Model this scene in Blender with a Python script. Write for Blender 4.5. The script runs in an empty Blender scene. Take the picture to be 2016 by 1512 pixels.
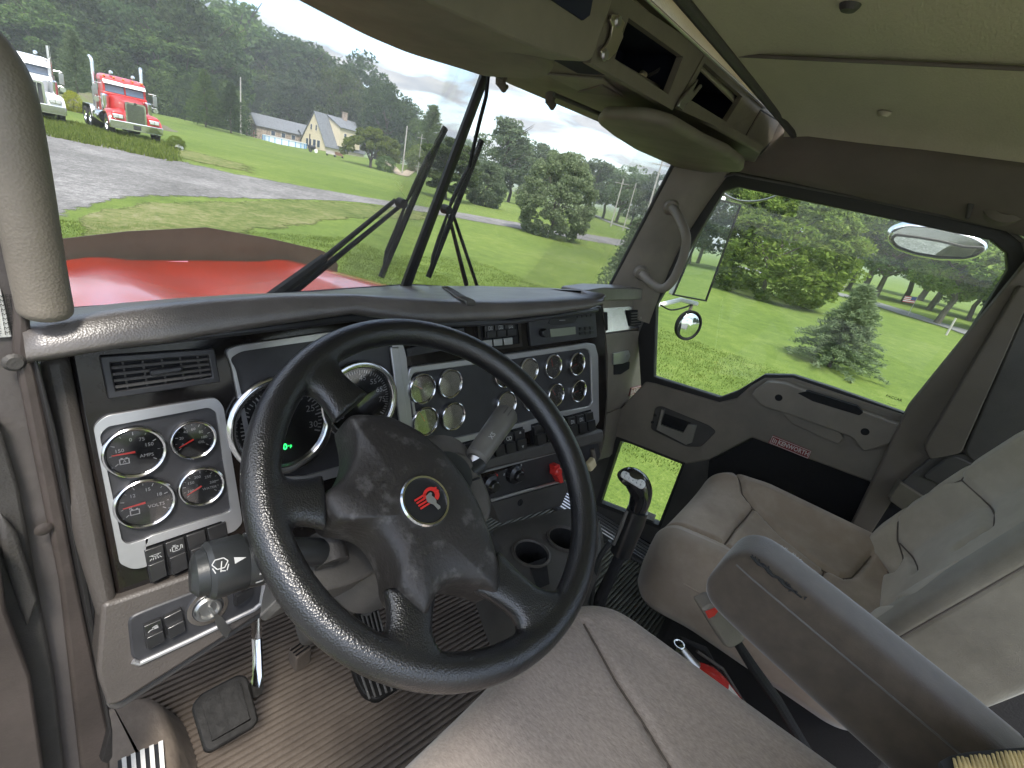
import bpy, bmesh, math, random
import numpy as np
from mathutils import Vector, Matrix
R = math.radians
SC = bpy.context.scene
COL = SC.collection
# ---------------------------------------------------------------- camera
# world frame: the eye is the origin, X to the right of the lorry, Y ahead, Z up; the ground lies about 2.6 m below.
F = 962.0; PPX, PPY = 1008.0, 756.0
_dn = np.array([-518., 2294., F]); _dn /= np.linalg.norm(_dn)
_fw = np.array([-1398., -(-1398. * -518. + F * F) / 2294., F]); _fw /= np.linalg.norm(_fw)
_rt = np.cross(_dn, _fw)
cam_d = bpy.data.cameras.new('camera'); cam = bpy.data.objects.new('camera', cam_d); COL.objects.link(cam)
SC.camera = cam
cam_d.sensor_width = 36.0; cam_d.lens = 36.0 * F / 2016.0
cam_d.clip_start = 0.02; cam_d.clip_end = 3000
# camera axes in world: x_cam, y_cam(up), z_cam(back)
def c2w(c): return Vector((float(np.dot(c, _rt)), float(np.dot(c, _fw)), -float(np.dot(c, _dn))))
ax = c2w(np.array([1., 0, 0])); ay = c2w(np.array([0, -1., 0])); az = c2w(np.array([0, 0, -1.]))
m3 = Matrix((ax, ay, az)).transposed()
cam.matrix_world = m3.to_4x4()
def ray(x, y):
    d = np.array([x - PPX, y - PPY, F]) / F
    return c2w(d)
def proj(p):
    q = np.array([p.x, p.y, p.z]); m = _rt * q[0] + _fw * q[1] - _dn * q[2]; return PPX + F * m[0] / m[2], PPY + F * m[1] / m[2]
# ---------------------------------------------------------------- world and sun
SUN_EL, SUN_AZ = 58.0, 215.0     # azimuth from +Y clockwise (towards +X)
EXPO = 2.35
w = bpy.data.worlds.new('World'); SC.world = w; w.use_nodes = True
nt = w.node_tree; nt.nodes.clear()
def wn(t, **k):
    n = nt.nodes.new(t)
    for a, b in k.items(): setattr(n, a, b)
    return n
out = wn('ShaderNodeOutputWorld'); bg = wn('ShaderNodeBackground'); bg.inputs[1].default_value = 0.08
sky = wn('ShaderNodeTexSky'); sky.sky_type = 'NISHITA'; sky.sun_disc = False
sky.sun_elevation = R(SUN_EL); sky.sun_rotation = R(SUN_AZ)
sky.air_density = 1.0; sky.dust_density = 1.5
tc = wn('ShaderNodeTexCoord'); sep = wn('ShaderNodeSeparateXYZ'); nt.links.new(tc.outputs['Generated'], sep.inputs[0])
add = wn('ShaderNodeMath', operation='ADD'); add.inputs[1].default_value = 0.12; nt.links.new(sep.outputs[2], add.inputs[0])
mx = wn('ShaderNodeMath', operation='MAXIMUM'); mx.inputs[1].default_value = 0.05; nt.links.new(add.outputs[0], mx.inputs[0])
dx = wn('ShaderNodeMath', operation='DIVIDE'); dy = wn('ShaderNodeMath', operation='DIVIDE')
nt.links.new(sep.outputs[0], dx.inputs[0]); nt.links.new(mx.outputs[0], dx.inputs[1])
nt.links.new(sep.outputs[1], dy.inputs[0]); nt.links.new(mx.outputs[0], dy.inputs[1])
cmb = wn('ShaderNodeCombineXYZ'); nt.links.new(dx.outputs[0], cmb.inputs[0]); nt.links.new(dy.outputs[0], cmb.inputs[1])
no = wn('ShaderNodeTexNoise'); no.inputs['Scale'].default_value = 1.3; no.inputs['Detail'].default_value = 9; no.inputs['Roughness'].default_value = 0.55
no.inputs['Distortion'].default_value = 0.35
nt.links.new(cmb.outputs[0], no.inputs['Vector'])
cr = wn('ShaderNodeValToRGB'); cr.color_ramp.elements[0].position = 0.46; cr.color_ramp.elements[1].position = 0.57
nt.links.new(no.outputs[0], cr.inputs[0])
no2 = wn('ShaderNodeTexNoise'); no2.inputs['Scale'].default_value = 3.2; no2.inputs['Detail'].default_value = 8
nt.links.new(cmb.outputs[0], no2.inputs['Vector'])
cc = wn('ShaderNodeValToRGB'); cc.color_ramp.elements[0].position = 0.38; cc.color_ramp.elements[0].color = (1.62, 1.74, 1.92, 1)
cc.color_ramp.elements[1].position = 0.62; cc.color_ramp.elements[1].color = (2.45, 2.45, 2.43, 1)
nt.links.new(no2.outputs[0], cc.inputs[0])
mixc = wn('ShaderNodeMix', data_type='RGBA')
zf = wn('ShaderNodeMapRange'); zf.inputs[1].default_value = 0.22; zf.inputs[2].default_value = 0.9; zf.inputs[3].default_value = 1.0; zf.inputs[4].default_value = 5.6; nt.links.new(sep.outputs[2], zf.inputs[0])
vm = wn('ShaderNodeVectorMath', operation='SCALE'); nt.links.new(cc.outputs[0], vm.inputs[0]); nt.links.new(zf.outputs[0], vm.inputs[3])
nt.links.new(cr.outputs[0], mixc.inputs[0]); nt.links.new(sky.outputs[0], mixc.inputs[6]); nt.links.new(vm.outputs[0], mixc.inputs[7]); nt.links.new(mixc.outputs[2], bg.inputs[0])
nt.links.new(bg.outputs[0], out.inputs[0])
sd = bpy.data.lights.new('sun', 'SUN'); sd.energy = 1.15; sd.angle = R(12); sd.color = (1.0, 0.95, 0.87)
sun = bpy.data.objects.new('sun', sd); COL.objects.link(sun)
_sd = Vector((math.sin(R(SUN_AZ)) * math.cos(R(SUN_EL)), math.cos(R(SUN_AZ)) * math.cos(R(SUN_EL)), math.sin(R(SUN_EL))))
sun.rotation_euler = _sd.to_track_quat('Z', 'Y').to_euler(); sun.location = (0, 0, 40)
SC.render.engine = 'CYCLES'
SC.view_settings.view_transform = 'Standard'; SC.view_settings.look = 'None'
SC.view_settings.exposure = EXPO; SC.view_settings.gamma = 1
SC.render.resolution_x = 1024; SC.render.resolution_y = 768
SC.cycles.max_bounces = 8; SC.cycles.transparent_max_bounces = 16; SC.cycles.diffuse_bounces = 4; SC.cycles.glossy_bounces = 4
# ---------------------------------------------------------------- planes
class Plane:
    """a real plane in the scene with in-plane axes u (right), v (up) and normal n (towards the eye)"""
    def __init__(s, o, u, n):
        s.o = Vector(o); s.n = Vector(n).normalized(); s.u = Vector(u); s.u = (s.u - s.n * s.u.dot(s.n)).normalized()
        s.v = s.n.cross(s.u)
        if s.v.z < -0.01: s.v = -s.v
    def px(s, x, y, h=0.0):
        r = ray(x, y); o = s.o + s.n * h
        t = o.dot(s.n) / r.dot(s.n); p = r * t
        d = p - s.o; return (d.dot(s.u), d.dot(s.v))
    def w(s, a, b, h=0.0): return s.o + s.u * a + s.v * b + s.n * h
    def pw(s, x, y, h=0.0):
        a, b = s.px(x, y, h); return s.w(a, b, h)
def ax_pt(x, y, axis, c):
    r = ray(x, y); i = 'xyz'.index(axis); return r * (c / r[i])
# ---------------------------------------------------------------- materials
MATS = {}
def mat(name, col, rough=0.6, metal=0.0, bump=0.0, bscale=200.0, var=0.0, vscale=6.0, col2=None, coat=0.0, ior=1.5,
        bump2=0.0, b2scale=20.0, vlo=0.35, vhi=0.65, voro=False, stretch=None, sheen=0.0, alpha=None, space='Object', emit=0.0, spec=0.5):
    if name in MATS: return MATS[name]
    m = bpy.data.materials.new(name); m.use_nodes = True; t = m.node_tree; L = t.links.new
    b = t.nodes['Principled BSDF']
    b.inputs['Base Color'].default_value = (*col, 1); b.inputs['Roughness'].default_value = rough; b.inputs['Metallic'].default_value = metal
    b.inputs['IOR'].default_value = ior; b.inputs['Coat Weight'].default_value = coat; b.inputs['Coat Roughness'].default_value = 0.06
    b.inputs['Specular IOR Level'].default_value = spec
    if sheen: b.inputs['Sheen Weight'].default_value = sheen; b.inputs['Sheen Roughness'].default_value = 0.5
    if emit: b.inputs['Emission Color'].default_value = (*col, 1); b.inputs['Emission Strength'].default_value = emit
    co = t.nodes.new('ShaderNodeTexCoord').outputs[space]
    if stretch:
        mp = t.nodes.new('ShaderNodeMapping'); mp.inputs['Scale'].default_value = stretch; L(co, mp.inputs[0]); co = mp.outputs[0]
    if var or col2:
        n = t.nodes.new('ShaderNodeTexNoise'); n.inputs['Scale'].default_value = vscale; n.inputs['Detail'].default_value = 7; n.inputs['Roughness'].default_value = 0.62
        L(co, n.inputs['Vector'])
        r = t.nodes.new('ShaderNodeValToRGB'); r.color_ramp.elements[0].position = vlo; r.color_ramp.elements[1].position = vhi
        c2 = col2 if col2 else tuple(min(1, c * (1 + var)) for c in col)
        c1 = col if col2 else tuple(c * (1 - var) for c in col)
        r.color_ramp.elements[0].color = (*c1, 1); r.color_ramp.elements[1].color = (*c2, 1)
        L(n.outputs[0], r.inputs[0]); L(r.outputs[0], b.inputs['Base Color'])
        rr = t.nodes.new('ShaderNodeMapRange'); rr.inputs[3].default_value = min(1, rough * 1.12); rr.inputs[4].default_value = rough * 0.85
        L(n.outputs[0], rr.inputs[0]); L(rr.outputs[0], b.inputs['Roughness'])
    prev = None
    for (st, sc) in ((bump, bscale), (bump2, b2scale)):
        if not st: continue
        if voro and sc == bscale:
            n = t.nodes.new('ShaderNodeTexVoronoi'); n.inputs['Scale'].default_value = sc; o = n.outputs['Distance']
        else:
            n = t.nodes.new('ShaderNodeTexNoise'); n.inputs['Scale'].default_value = sc; n.inputs['Detail'].default_value = 4; o = n.outputs[0]
        L(co, n.inputs['Vector'])
        bp = t.nodes.new('ShaderNodeBump'); bp.inputs['Strength'].default_value = min(1, st); bp.inputs['Distance'].default_value = 0.25 / sc * max(1, st)
        L(o, bp.inputs['Height'])
        if prev: L(prev, bp.inputs['Normal'])
        prev = bp.outputs[0]
    if prev: L(prev, b.inputs['Normal'])
    MATS[name] = m; return m
def glass(name, tint=(0.97, 0.99, 0.98), k=1.0, ior=1.45, rough=0.0, smear=0.0):
    m = bpy.data.materials.new(name); m.use_nodes = True; t = m.node_tree; t.nodes.clear(); L = t.links.new
    o = t.nodes.new('ShaderNodeOutputMaterial'); tr = t.nodes.new('ShaderNodeBsdfTransparent'); tr.inputs[0].default_value = (*tint, 1)
    g = t.nodes.new('ShaderNodeBsdfGlossy'); g.inputs['Roughness'].default_value = rough
    fr = t.nodes.new('ShaderNodeFresnel'); fr.inputs[0].default_value = ior
    mu = t.nodes.new('ShaderNodeMath'); mu.operation = 'MULTIPLY'; mu.inputs[1].default_value = k; L(fr.outputs[0], mu.inputs[0])
    mi = t.nodes.new('ShaderNodeMixShader'); L(mu.outputs[0], mi.inputs[0]); L(tr.outputs[0], mi.inputs[1]); L(g.outputs[0], mi.inputs[2])
    last = mi.outputs[0]
    if smear:
        co = t.nodes.new('ShaderNodeTexCoord'); mp = t.nodes.new('ShaderNodeMapping'); mp.inputs['Scale'].default_value = (1, 1, 7); mp.inputs['Rotation'].default_value = (0, R(35), 0)
        L(co.outputs['Object'], mp.inputs[0])
        n = t.nodes.new('ShaderNodeTexNoise'); n.inputs['Scale'].default_value = 3.5; n.inputs['Detail'].default_value = 6; L(mp.outputs[0], n.inputs[0])
        r = t.nodes.new('ShaderNodeMapRange'); r.inputs[1].default_value = 0.48; r.inputs[2].default_value = 0.8; r.inputs[4].default_value = smear; L(n.outputs[0], r.inputs[0])
        r.inputs[3].default_value = smear * .6; r.inputs[4].default_value = smear * 1.7
        d = t.nodes.new('ShaderNodeBsdfDiffuse'); d.inputs[0].default_value = (.8, .80, .76, 1)
        m2 = t.nodes.new('ShaderNodeMixShader'); L(r.outputs[0], m2.inputs[0]); L(last, m2.inputs[1]); L(d.outputs[0], m2.inputs[2]); last = m2.outputs[0]
    L(last, o.inputs[0]); MATS[name] = m; return m
# ---------------------------------------------------------------- object helpers
ORG = {}
def T(name, label, cat, loc=(0, 0, 0), group=None, kind=None):
    o = bpy.data.objects.new(name, None); COL.objects.link(o); o.location = loc; o.empty_display_size = 0.1
    o['label'] = label; o['category'] = cat
    if group: o['group'] = group
    if kind: o['kind'] = kind
    ORG[o.name] = Vector(loc); return o
def tag(o, label=None, cat=None, group=None, kind=None):
    if label: o['label'] = label
    if cat: o['category'] = cat
    if group: o['group'] = group
    if kind: o['kind'] = kind
    return o
def mk(name, verts, faces, m, parent=None, smooth=True, bevel=0.0, bseg=2, sub=0, auto=35, org=None, solid=0.0, label=None):
    """one mesh object; verts are in the world frame; origin at the middle of its box (or the parent's)"""
    vs = [Vector(v) for v in verts]
    if org is None:
        lo = Vector([min(v[i] for v in vs) for i in range(3)]); hi = Vector([max(v[i] for v in vs) for i in range(3)])
        org = Vector(((lo.x + hi.x) / 2, (lo.y + hi.y) / 2, lo.z))
    me = bpy.data.meshes.new(name); me.from_pydata([tuple(v - org) for v in vs], [], faces); me.update()
    bm = bmesh.new(); bm.from_mesh(me); bmesh.ops.remove_doubles(bm, verts=bm.verts, dist=1e-6)
    bmesh.ops.recalc_face_normals(bm, faces=bm.faces); bm.to_mesh(me); bm.free()
    for mm in (m if isinstance(m, (list, tuple)) else [m]): me.materials.append(mm)
    o = bpy.data.objects.new(name, me); COL.objects.link(o)
    po = Vector((0, 0, 0))
    if parent is not None:
        o.parent = parent; po = ORG.get(parent.name, Vector((0, 0, 0)))
    o.location = org - po; ORG[o.name] = org
    if solid:
        md = o.modifiers.new('so', 'SOLIDIFY'); md.thickness = solid; md.offset = -1
    if bevel:
        md = o.modifiers.new('bv', 'BEVEL'); md.width = bevel; md.segments = bseg; md.limit_method = 'ANGLE'; md.angle_limit = R(35); md.harden_normals = False
    if sub:
        md = o.modifiers.new('ss', 'SUBSURF'); md.levels = sub; md.render_levels = sub
    if smooth:
        for p in me.polygons: p.use_smooth = True
        if auto and not sub:
            me.update()
            # mark sharp edges by angle
            bm = bmesh.new(); bm.from_mesh(me)
            for e in bm.edges:
                if len(e.link_faces) == 2 and e.calc_face_angle(0) > R(auto): e.smooth = False
                elif len(e.link_faces) != 2: e.smooth = False
            bm.to_mesh(me); bm.free()
    if label: o['label'] = label
    return o
class MB:
    """collects shapes into one mesh"""
    def __init__(s): s.v = []; s.f = []
    def add(s, v, f):
        k = len(s.v); s.v += [Vector(p) for p in v]; s.f += [[i + k for i in q] for q in f]; return s
    def box(s, c, d, M=None):
        x, y, z = [q / 2 for q in d]; c = Vector(c)
        vs = [Vector((i * x, j * y, k * z)) for i in (-1, 1) for j in (-1, 1) for k in (-1, 1)]
        if M is not None: vs = [M @ q for q in vs]
        return s.add([c + q for q in vs], [(0, 1, 3, 2), (4, 6, 7, 5), (0, 4, 5, 1), (2, 3, 7, 6), (0, 2, 6, 4), (1, 5, 7, 3)])
    def tube(s, pts, r, n=12, cap=True, flat=None):
        pts = [Vector(p) for p in pts]; N = len(pts)
        if not hasattr(r, '__len__'): r = [r] * N
        up = Vector((0, 0, 1)); t0 = (pts[1] - pts[0]).normalized()
        a = t0.cross(up);
        if a.length < 1e-3: a = t0.cross(Vector((1, 0, 0)))
        a.normalize(); vs = []; fs = []
        for i, p in enumerate(pts):
            t = ((pts[min(i + 1, N - 1)] - p).normalized() + (p - pts[max(i - 1, 0)]).normalized()).normalized()
            a = (a - t * a.dot(t)).normalized(); b = t.cross(a)
            for k in range(n):
                th = 2 * math.pi * k / n; fl = flat if flat else 1.0
                vs.append(p + (a * math.cos(th) + b * math.sin(th) * fl) * r[i])
        for i in range(N - 1):
            for k in range(n):
                k2 = (k + 1) % n; fs.append((i * n + k, i * n + k2, (i + 1) * n + k2, (i + 1) * n + k))
        if cap:
            fs.append(tuple(range(n - 1, -1, -1))); fs.append(tuple(range((N - 1) * n, N * n)))
        return s.add(vs, fs)
    def lathe(s, prof, o=(0, 0, 0), ax=(0, 0, 1), n=24, closed=False, caps=True):
        """prof: list of (radius, height along ax)"""
        ax = Vector(ax).normalized(); a = ax.cross(Vector((0.3, 0.1, 1)).normalized())
        if a.length < .05: a = ax.cross(Vector((1, 0, 0)))
        a.normalize(); b = ax.cross(a); o = Vector(o); vs = []; fs = []; N = len(prof)
        for (r, h) in prof:
            for k in range(n):
                th = 2 * math.pi * k / n; vs.append(o + ax * h + (a * math.cos(th) + b * math.sin(th)) * max(r, 1e-5))
        rng = N if closed else N - 1
        for i in range(rng):
            for k in range(n):
                k2 = (k + 1) % n; j = (i + 1) % N; fs.append((i * n + k, i * n + k2, j * n + k2, j * n + k))
        if not closed and caps:
            if prof[0][0] > 1e-4: fs.append(tuple(range(n - 1, -1, -1)))
            if prof[-1][0] > 1e-4: fs.append(tuple(range((N - 1) * n, N * n)))
        return s.add(vs, fs)
    def grid(s, rows, closed=False):
        n = len(rows[0]); vs = [p for r in rows for p in r]; fs = []
        for i in range(len(rows) - 1):
            for k in range(n if closed else n - 1):
                k2 = (k + 1) % n; fs.append((i * n + k, i * n + k2, (i + 1) * n + k2, (i + 1) * n + k))
        return s.add(vs, fs)
    def prism(s, pts, off):
        """pts: 3-D polygon, off: vector"""
        n = len(pts); off = Vector(off); pts = [Vector(p) for p in pts]
        return s.add(pts + [p + off for p in pts], [tuple(range(n)), tuple(range(2 * n - 1, n - 1, -1))] + [(i, i + n, (i + 1) % n + n, (i + 1) % n) for i in range(n)])
    def ring(s, A, B, off):
        """frame between two loops of equal count, given depth"""
        n = len(A); off = Vector(off); A = [Vector(p) for p in A]; B = [Vector(p) for p in B]
        vs = A + B + [p + off for p in A] + [p + off for p in B]; fs = []
        for i in range(n):
            j = (i + 1) % n
            fs += [(i, j, n + j, n + i), (2 * n + j, 2 * n + i, 3 * n + i, 3 * n + j), (i, 2 * n + i, 2 * n + j, j), (n + j, 3 * n + j, 3 * n + i, n + i)]
        return s.add(vs, fs)
    def go(s, name, m, parent=None, **k): return mk(name, s.v, s.f, m, parent, **k)
def rnd(pts, r, seg=4):
    """round the corners of a 2-D polygon"""
    out = []; n = len(pts)
    if not hasattr(r, '__len__'): r = [r] * n
    for i in range(n):
        p = Vector(pts[i][:2]); a = Vector(pts[i - 1][:2]) - p; b = Vector(pts[(i + 1) % n][:2]) - p
        la, lb = a.length, b.length; a.normalize(); b.normalize(); rr = min(r[i], la * .48, lb * .48)
        if rr < 1e-6:
            for k in range(seg + 1): out.append(tuple(p))
            continue
        p0 = p + a * rr; p1 = p + b * rr
        for k in range(seg + 1):
            t = k / seg; out.append(tuple(p0 * (1 - t) ** 2 + p * 2 * t * (1 - t) + p1 * t * t))
    return out
def inset(pts, d):
    n = len(pts); out = []
    ar = sum(pts[i][0] * pts[(i + 1) % n][1] - pts[(i + 1) % n][0] * pts[i][1] for i in range(n)); sg = 1 if ar > 0 else -1
    for i in range(n):
        p = Vector(pts[i]); a = Vector(pts[i - 1]); b = Vector(pts[(i + 1) % n])
        e1 = (p - a); e2 = (b - p)
        if e1.length < 1e-9: e1 = e2
        if e2.length < 1e-9: e2 = e1
        e1.normalize(); e2.normalize()
        n1 = Vector((-e1.y, e1.x)) * sg; n2 = Vector((-e2.y, e2.x)) * sg; m = (n1 + n2)
        if m.length < 1e-6: m = n1
        m.normalize(); q = p + m * d / max(.5, m.dot(n1)); out.append(tuple(q))
    return out
def slab(name, pl, poly, h0, h1, m, parent=None, r=0.0, bevel=0.0, seg=4, **k):
    """polygon in plane coordinates extruded between heights h0..h1 along the normal"""
    p = rnd(poly, r, seg) if r else poly
    q = []
    for a in p:
        if not q or (Vector(a) - Vector(q[-1])).length > 1e-5: q.append(a)
    return MB().prism([pl.w(a, b, h0) for a, b in q], pl.n * (h1 - h0)).go(name, m, parent, bevel=bevel, **k)
def pxs(pl, L, h=0.0): return [pl.px(x, y, h) for x, y in L]
def frame(name, pl, outer, inner, h0, h1, m, parent=None, bevel=0.0, **k):
    return MB().ring([pl.w(a, b, h0) for a, b in outer], [pl.w(a, b, h0) for a, b in inner], pl.n * (h1 - h0)).go(name, m, parent, bevel=bevel, **k)
def text_mesh(s, size, extr=0.0004, bold=0.0):
    cu = bpy.data.curves.new('txt', 'FONT'); cu.body = s; cu.size = size; cu.extrude = extr; cu.align_x = 'CENTER'; cu.align_y = 'CENTER'; cu.offset = bold; cu.resolution_u = 2
    o = bpy.data.objects.new('txt', cu); COL.objects.link(o); dg = bpy.context.evaluated_depsgraph_get()
    me = bpy.data.meshes.new_from_object(o.evaluated_get(dg)); v = [x.co.copy() for x in me.vertices]; f = [list(p.vertices) for p in me.polygons]
    bpy.data.objects.remove(o); bpy.data.curves.remove(cu); bpy.data.meshes.remove(me); return v, f
_tc = {}
def add_text(mb, pl, s, a, b, size, h=0.001, rot=0.0, bold=0.0, sx=1.0):
    key = (s, bold)
    if key not in _tc: _tc[key] = text_mesh(s, 1.0, 0.0, bold)
    v, f = _tc[key]; c, sn = math.cos(rot), math.sin(rot)
    mb.add([pl.w(a + (p.x * sx * c - p.y * sn) * size, b + (p.x * sx * sn + p.y * c) * size, h) for p in v], f)
def bez(P, n=12):
    """Catmull-Rom through points"""
    P = [Vector(p) for p in P]; out = []
    for i in range(len(P) - 1):
        p0 = P[max(i - 1, 0)]; p1 = P[i]; p2 = P[i + 1]; p3 = P[min(i + 2, len(P) - 1)]
        for k in range(n):
            t = k / n
            out.append(0.5 * ((2 * p1) + (p2 - p0) * t + (2 * p0 - 5 * p1 + 4 * p2 - p3) * t * t + (3 * p1 - p0 - 3 * p2 + p3) * t ** 3))
    out.append(P[-1]); return out
def copy_tree(o, parent=None):
    c = o.copy(); COL.objects.link(c)
    if parent is not None: c.parent = parent
    for ch in list(o.children): copy_tree(ch, c)
    return c
# ================================================================ TERRAIN
_cp = [tuple(ray(x, y) * d) for x, y, d in [(215, 270, 27), (325, 287, 27), (120, 242, 24), (60, 190, 85), (350, 228, 93), (470, 264, 108), (560, 285, 140), (700, 308, 130), (850, 335, 150)]]
_cp += [(x, y, -2.6) for x, y in [(0, 0), (4, 0), (-4, 0), (0, 6), (5, 6), (0, -6), (8, -8), (2, 11), (8, 12), (-8, -8)]]
_cp += [(14, 3, -2.65), (22, -6, -2.7), (35, 6, -3.0), (30, -18, -2.8), (22, 16, -2.7), (60, 0, -3.1), (60, 45, -3.3), (110, 40, -4.4), (200, 0, -5), (160, 110, -5.6), (260, 200, -6.5), (0, -60, -2.6), (-60, -30, -2.2), (-40, 30, -1.9), (-60, 120, -1.6), (100, -120, -4), (350, -100, -6), (60, 300, -8), (-200, 300, -2), (400, 400, -9), (-300, -200, -3), (300, -350, -6), (0, -350, -5)]
_cp += [(35, 88, -3.0), (48, 79, -3.3), (75, 97, -4.2), (60, 122, -4.0)]
_cp = np.array(_cp, float)
def _K(r2): return 0.5 * r2 * np.log(r2 + 1e-9)
_n = len(_cp); _A = np.zeros((_n + 3, _n + 3)); _d2 = ((_cp[:, None, :2] - _cp[None, :, :2]) ** 2).sum(-1)
_A[:_n, :_n] = _K(_d2) + np.eye(_n) * 150.0; _A[:_n, _n] = 1; _A[:_n, _n + 1:] = _cp[:, :2]; _A[_n:, :_n] = _A[:_n, _n:].T
_W = np.linalg.solve(_A, np.r_[_cp[:, 2], 0, 0, 0])
def terr(x, y):
    x = np.clip(np.asarray(x, float), -500, 600); y = np.clip(np.asarray(y, float), -500, 600)
    r2 = (x[..., None] - _cp[:, 0]) ** 2 + (y[..., None] - _cp[:, 1]) ** 2
    return (_K(r2) * _W[:_n]).sum(-1) + _W[_n] + _W[_n + 1] * x + _W[_n + 2] * y
def tz(x, y): return float(terr(x, y))
def G(px, py, dmax=600):
    """where the sight line through a picture point meets the ground"""
    r = np.array(ray(px, py)); ts = np.concatenate([np.linspace(1, 60, 600), np.linspace(60.2, dmax, 2400)])
    P = r[None] * ts[:, None]; below = P[:, 2] < terr(P[:, 0], P[:, 1])
    i = int(np.argmax(below)) if below.any() else len(ts) - 1
    p = P[i]; return Vector((p[0], p[1], tz(p[0], p[1])))
def soil(name, stops, bump=0.5, scale=30, extra=None, edge=False, stretch=None, s1=0.35, s2=6.0, s3=60.0):
    """ground material: three noises of different size pick among colours"""
    m = bpy.data.materials.new(name); m.use_nodes = True; t = m.node_tree; L = t.links.new; b = t.nodes['Principled BSDF']
    b.inputs['Roughness'].default_value = 0.95; b.inputs['Specular IOR Level'].default_value = 0.15
    co = t.nodes.new('ShaderNodeTexCoord').outputs['Object']
    ns = []
    for sc, de in ((s1, 4), (s2, 5), (s3, 3)):
        n = t.nodes.new('ShaderNodeTexNoise'); n.inputs['Scale'].default_value = sc; n.inputs['Detail'].default_value = de; n.inputs['Roughness'].default_value = 0.65; L(co, n.inputs['Vector']); ns.append(n.outputs[0])
    a = t.nodes.new('ShaderNodeMath'); a.operation = 'MULTIPLY_ADD'; a.inputs[1].default_value = 0.9; L(ns[0], a.inputs[0]); L(ns[1], a.inputs[2])
    c = t.nodes.new('ShaderNodeMath'); c.operation = 'MULTIPLY_ADD'; c.inputs[1].default_value = 1.1; L(ns[2], c.inputs[0]); L(a.outputs[0], c.inputs[2])
    mr = t.nodes.new('ShaderNodeMapRange'); mr.inputs[1].default_value = 0.95; mr.inputs[2].default_value = 2.05; L(c.outputs[0], mr.inputs[0])
    r = t.nodes.new('ShaderNodeValToRGB'); r.color_ramp.elements[0].color = (*stops[0][1], 1); r.color_ramp.elements[0].position = stops[0][0]
    r.color_ramp.elements[1].color = (*stops[-1][1], 1); r.color_ramp.elements[1].position = stops[-1][0]
    for p, cl in stops[1:-1]:
        e = r.color_ramp.elements.new(p); e.color = (*cl, 1)
    L(mr.outputs[0], r.inputs[0]); L(r.outputs[0], b.inputs['Base Color'])
    bp = t.nodes.new('ShaderNodeBump'); bp.inputs['Strength'].default_value = bump; bp.inputs['Distance'].default_value = 0.05; L(c.outputs[0], bp.inputs['Height']); L(bp.outputs[0], b.inputs['Normal'])
    if edge:
        at = t.nodes.new('ShaderNodeAttribute'); at.attribute_name = 'edge'
        n = t.nodes.new('ShaderNodeTexNoise'); n.inputs['Scale'].default_value = edge; n.inputs['Detail'].default_value = 8; n.inputs['Roughness'].default_value = .75; L(co, n.inputs['Vector'])
        s_ = t.nodes.new('ShaderNodeMath'); s_.operation = 'SUBTRACT'; L(at.outputs['Fac'], s_.inputs[0]); L(n.outputs[0], s_.inputs[1])
        g = t.nodes.new('ShaderNodeMath'); g.operation = 'MULTIPLY_ADD'; g.inputs[1].default_value = 9; g.inputs[2].default_value = 1.0; g.use_clamp = True; L(s_.outputs[0], g.inputs[0])
        L(g.outputs[0], b.inputs['Alpha'])
    MATS[name] = m; return m
soil('grass', [(0.15, (.062, .096, .019)), (0.42, (.088, .130, .024)), (0.6, (.112, .156, .030)), (0.8, (.155, .188, .048))], bump=0.6, s1=.12, s2=2.2, s3=26)
soil('gravel_mat', [(0.22, (.085, .082, .077)), (0.38, (.13, .126, .118)), (0.55, (.165, .160, .152)), (0.78, (.29, .28, .265))], bump=0.7, s1=.4, s2=6, s3=26, edge=1.6)
soil('rough_grass_mat', [(0.2, (.05, .08, .018)), (0.42, (.095, .125, .03)), (0.62, (.17, .175, .065)), (0.85, (.24, .225, .13))], bump=0.8, s1=.6, s2=5, s3=38, edge=1.1)
soil('asphalt_mat', [(0.2, (.13, .13, .13)), (0.8, (.20, .20, .195))], bump=0.2, s1=.2, s2=8, s3=60, edge=0.4)
soil('dirt_mat', [(0.2, (.20, .16, .11)), (0.8, (.42, .36, .27))], bump=0.5, s1=.3, s2=3, s3=30, edge=1.5)
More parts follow.
